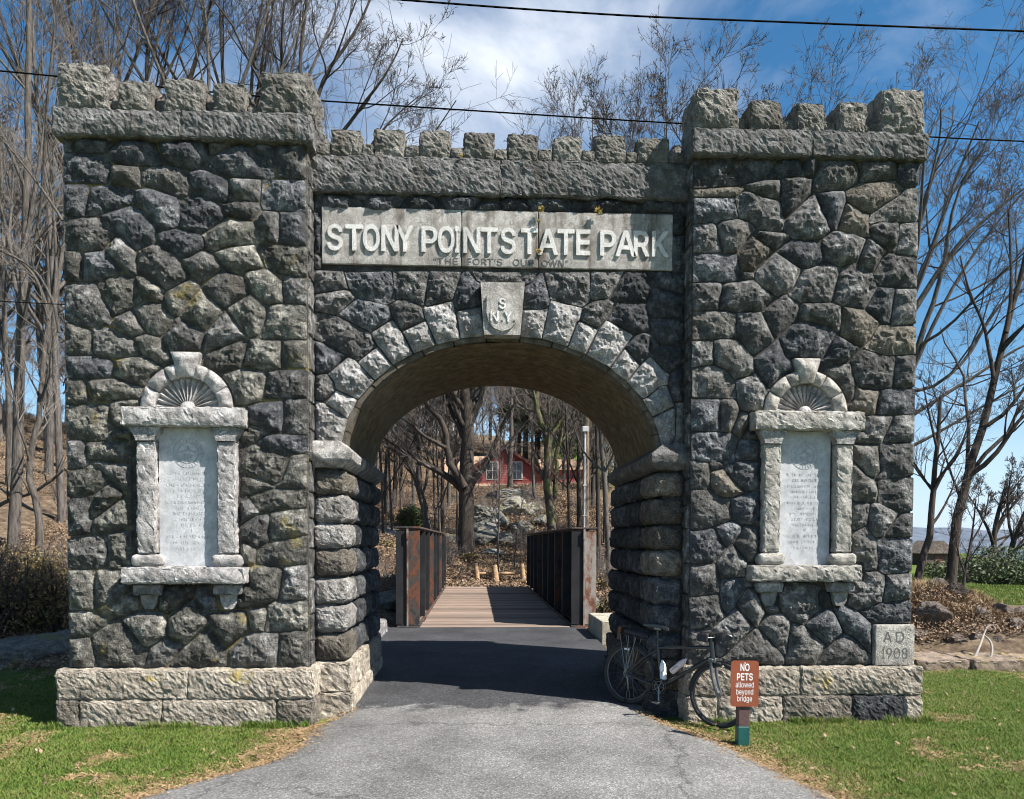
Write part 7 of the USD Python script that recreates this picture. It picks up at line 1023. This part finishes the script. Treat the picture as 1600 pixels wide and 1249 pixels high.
def clump(n, h, rad, seed, lean=.5, w=.0035):
    r = np.random.default_rng(seed); V, F = [], []
    for k in range(n):
        b = np.r_[r.normal(size=2) * rad * .5, -.006]; a = r.uniform(0, 2 * PI); d = np.array([math.cos(a), math.sin(a), 0]); s = np.array([-d[1], d[0], 0]) * w * r.uniform(.7, 1.3); hh = h * r.uniform(.5, 1.15); l = lean * r.uniform(.2, 1.2) * hh
        m1 = b + d * l * .35 + [0, 0, hh * .6]; t = b + d * l + [0, 0, hh]; o = len(V)
        V += [b - s, b + s, m1 + s * .7, m1 - s * .7, t]; F += [(o, o + 1, o + 2), (o, o + 2, o + 3), (o + 3, o + 2, o + 4)]
    return np.array(V), np.array(F)
def leafmat(name, ramp, rough=.6, tr=True, nscale=.9):
    N = {'oi': ('object_info', {}), 'g': ('geometry', {}), 'n': ('noise_texture', {'scale': nscale, 'detail': 6., 'roughness': .65}), 'a': ('math', {'math_type': 'multiply_add', 'value2': .42}), 'b': ('math', {'math_type': 'multiply', 'value2': .62}), 'rp': ('rgb_ramp', {'ramp': ramp}), 'd': ('principled_bsdf', {'roughness': rough, 'specular_ior_level': .2}), 't': ('translucent_bsdf', {}), 'm': ('mix_closure', {'fac': .28 if tr else .0})}
    return mat(name, N, [('g.position', 'n.vector'), ('n.fac', 'b.value1'), ('oi.random', 'a.value1'), ('b.value', 'a.value3'), ('a.value', 'rp.fac'), ('rp.color', 'd.base_color'), ('rp.color', 't.color'), ('d.BSDF', 'm.closure1'), ('t.BSDF', 'm.closure2')], surface='m.closure')
M['grass'] = leafmat('spring_grass', [(.18, (.045, .09, .014)), (.40, (.09, .155, .025)), (.58, (.145, .19, .04)), (.74, (.20, .20, .07)), (.87, (.28, .23, .12))])
M['straw'] = leafmat('dry_straw', [(.2, (.13, .09, .05)), (.5, (.26, .17, .09)), (.8, (.40, .29, .16))], tr=False, nscale=5.)
M['litter'] = leafmat('fallen_leaves', [(.15, (.05, .035, .025)), (.4, (.14, .095, .06)), (.6, (.25, .17, .11)), (.85, (.38, .29, .21))], tr=False, nscale=2.)
rg = np.random.default_rng(9)
drive_xl = lambda y: np.interp(y, ys, xl); drive_xr = lambda y: np.interp(y, ys, xr)
def lawn_pts(n, x0, x1, y0, y1):
    P = np.c_[rg.uniform(x0, x1, n), rg.uniform(y0, y1, n)]; x, y = P.T
    out = (x < drive_xl(y) - .02) | (x > drive_xr(y) + .02)
    stone = (y > -.13) & (y < 3.05) & (x > -4.37) & (x < 4.92)
    P = P[out & ~stone & (np.hypot(x - cf[0], y - cf[1]) > .11)]; return np.c_[P, terrain(P)]
# thin where the ground beside the drive is dry, thick elsewhere
def edge_d(P): return np.where(P[:, 0] < .4, drive_xl(P[:, 1]) - P[:, 0], P[:, 0] - drive_xr(P[:, 1]))
L_ = np.vstack([lawn_pts(60000, -6.6, -1.2, -4.6, 3.6), lawn_pts(75000, 1.8, 7.6, -4.8, 3.75), lawn_pts(9000, 7.6, 11, -1, 3.75)])
dens = meshkit.fbm(np.c_[L_[:, :2] * 1.6, L_[:, 2] * 0], 4, 21); ed_ = edge_d(L_)
bare = np.where(L_[:, 0] < .4, .30 + .55 * np.exp(-((L_[:, 0] + 2.0) / .6) ** 2) * np.exp(-((L_[:, 1] + .75) / .6) ** 2), .24)
keep = (rg.random(len(L_)) < np.clip((dens - .27) * 5., .22, 1)) & (rg.random(len(L_)) < np.clip((ed_ - .02) / np.maximum(bare, .05), 0, 1) ** 1.3)
G_ = L_[keep]
scatter('lawn_grass', [(clump(17, .030, .05, s, .9), M['grass']) for s in range(4)], G_, 1, (.45, 1.5), 31, 'short green lawn grass with dry patches around the gate', 'grass')
near = (ed_ < .55) & (ed_ > 0) | (dens < .34)
S_ = L_[near & (rg.random(len(L_)) < np.where(ed_ < .55, .55 * np.exp(-np.maximum(ed_ - .05, 0) / .28) + .06, .22))]
def flecks(n, rad, seed, l=.022, w=.0022):
    r = np.random.default_rng(seed); V, F = [], []
    for k in range(n):
        c = np.r_[r.normal(size=2) * rad, r.uniform(.002, .016)]; a = r.uniform(0, 2 * PI); d = np.array([math.cos(a), math.sin(a), r.uniform(-.4, .4)]) * l * r.uniform(.5, 1.4); s = np.array([-math.sin(a), math.cos(a), r.uniform(-.5, .5)]) * w * r.uniform(.6, 2.2); o = len(V)
        V += [c - d, c + s, c + d, c - s]; F += [(o, o + 1, o + 2), (o, o + 2, o + 3)]
    return np.array(V), np.array(F)
scatter('dry_needles', [(flecks(16, .035, s), M['straw']) for s in range(3)], S_, 1, (.7, 1.4), 32, 'dry brown needles and straw along the edges of the drive', 'plant litter')
# fallen leaves on the slopes
n = 24000; P = np.vstack([np.c_[rg.uniform(-9, 8, n), rg.uniform(20, 46, n)], np.c_[rg.uniform(-18, 14, n), rg.uniform(46, 90, n)]])
on = (P[:, 0] > -2.3) & (P[:, 0] < 2.7) & (P[:, 1] < 22.6); P = P[~on]
def leaves(n, rad, seed, l=.045):
    r = np.random.default_rng(seed); V, F = [], []
    for k in range(n):
        c = np.r_[r.normal(size=2) * rad, r.uniform(.01, .06)]; u = r.normal(size=3); u[2] *= .5; u /= np.linalg.norm(u); w = np.cross(u, r.normal(size=3)); w /= np.linalg.norm(w); s = l * r.uniform(.6, 1.3); o = len(V)
        V += [c - u * s, c + w * s * .5, c + u * s, c - w * s * .5]; F += [(o, o + 1, o + 2), (o, o + 2, o + 3)]
    return np.array(V), np.array(F)
scatter('leaf_litter', [(leaves(14, .22, s), M['litter']) for s in range(5)], np.c_[P, terrain(P)], 1, (.7, 1.5), 33, 'brown fallen leaves covering the wooded hill past the bridge', 'leaf litter')
n = 30000; P = np.vstack([np.c_[rg.uniform(-11, -4.3, n), rg.uniform(3.6, 24, n)], np.c_[rg.uniform(-26, -9, n), rg.uniform(14, 46, n)], np.c_[rg.uniform(-7, 7, n), rg.uniform(4, 22, n)], np.c_[rg.uniform(4.6, 9.8, n // 3), rg.uniform(4.6, 8.4, n // 3)]])
on = (P[:, 0] > -2.3) & (P[:, 0] < 2.7) & (P[:, 1] < 22.6) | (P[:, 0] > 3.5) & (P[:, 1] < 4.5); P = P[~on]
scatter('leaf_litter', [(leaves(16, .13, 40 + s, .022), M['litter']) for s in range(5)], np.c_[P, terrain(P)], 1, (.6, 1.4), 36, 'small brown fallen leaves on the near banks beside the gate', 'leaf litter')
n = 2600; P = np.vstack([np.c_[rg.uniform(4.8, 10, n // 2), rg.uniform(4.9, 8.2, n // 2)], np.c_[rg.uniform(-7, 7, n), rg.uniform(24, 50, n)]])
P = P[meshkit.fbm(np.c_[P * .7, P[:, :1] * 0], 3, 4) > .52]
scatter('dry_grass_tufts', [(clump(26, .22, .14, 50 + s, 1.1, .006), M['straw']) for s in range(3)], np.c_[P, terrain(P)], 1, (.5, 1.1), 34, 'tufts of straw-coloured dry grass on the banks', 'grass')
n = 26000; P = np.c_[rg.uniform(9.5, 24, n), rg.uniform(8.2, 24, n)]
scatter('far_lawn_grass', [(clump(18, .07, .16, 60 + s, .8, .008), M['grass']) for s in range(2)], np.c_[P, terrain(P)], 1, (.7, 1.3), 35, 'green grass of the far lawn beyond the bank', 'grass')

# longer tufts along the foot of the plinths, stray leaves on the lawn, crumbs along the drive edge
def strip(n, x0, x1, y, w): return np.c_[rg.uniform(x0, x1, n), y - np.abs(rg.normal(size=n)) * w]
P = np.vstack([strip(260, -4.4, -1.75, -.16, .05), strip(260, 2.5, 4.95, -.16, .05), np.c_[rg.uniform(-4.45, -4.38, 120), rg.uniform(-.1, 3, 120)], np.c_[rg.uniform(4.93, 5.0, 120), rg.uniform(-.1, 3, 120)]])
P = P[meshkit.fbm(np.c_[P * 3, P[:, :1] * 0], 3, 14) > .47]
scatter('long_grass', [(clump(14, .085, .035, 70 + s, .9), M['grass']) for s in range(3)], np.c_[P, terrain(P)], 1, (.5, 1.3), 37, 'longer grass tufts left along the foot of the plinths', 'grass')
P = L_[rg.random(len(L_)) < .012]
scatter('stray_leaves', [(leaves(1, .01, 80 + s, .028), M['litter']) for s in range(4)], P + [0, 0, .012], 1, (.6, 1.3), 38, 'single dead leaves lying on the lawn', 'leaf litter')
P = []
for k in range(2600):
    y = rg.uniform(-5, .3); side = rg.random() < .5; x = drive_xl(y) + abs(rg.normal()) * .10 if side else drive_xr(y) - abs(rg.normal()) * .10
    P.append((x, y, road_z(x, y) + .004))
scatter('edge_crumbs', [(flecks(5, .025, 90 + s, .012, .003), M['straw']) for s in range(3)], np.array(P), 1, (.5, 1.3), 39, 'scattered needles and grit on the rim of the asphalt', 'plant litter')
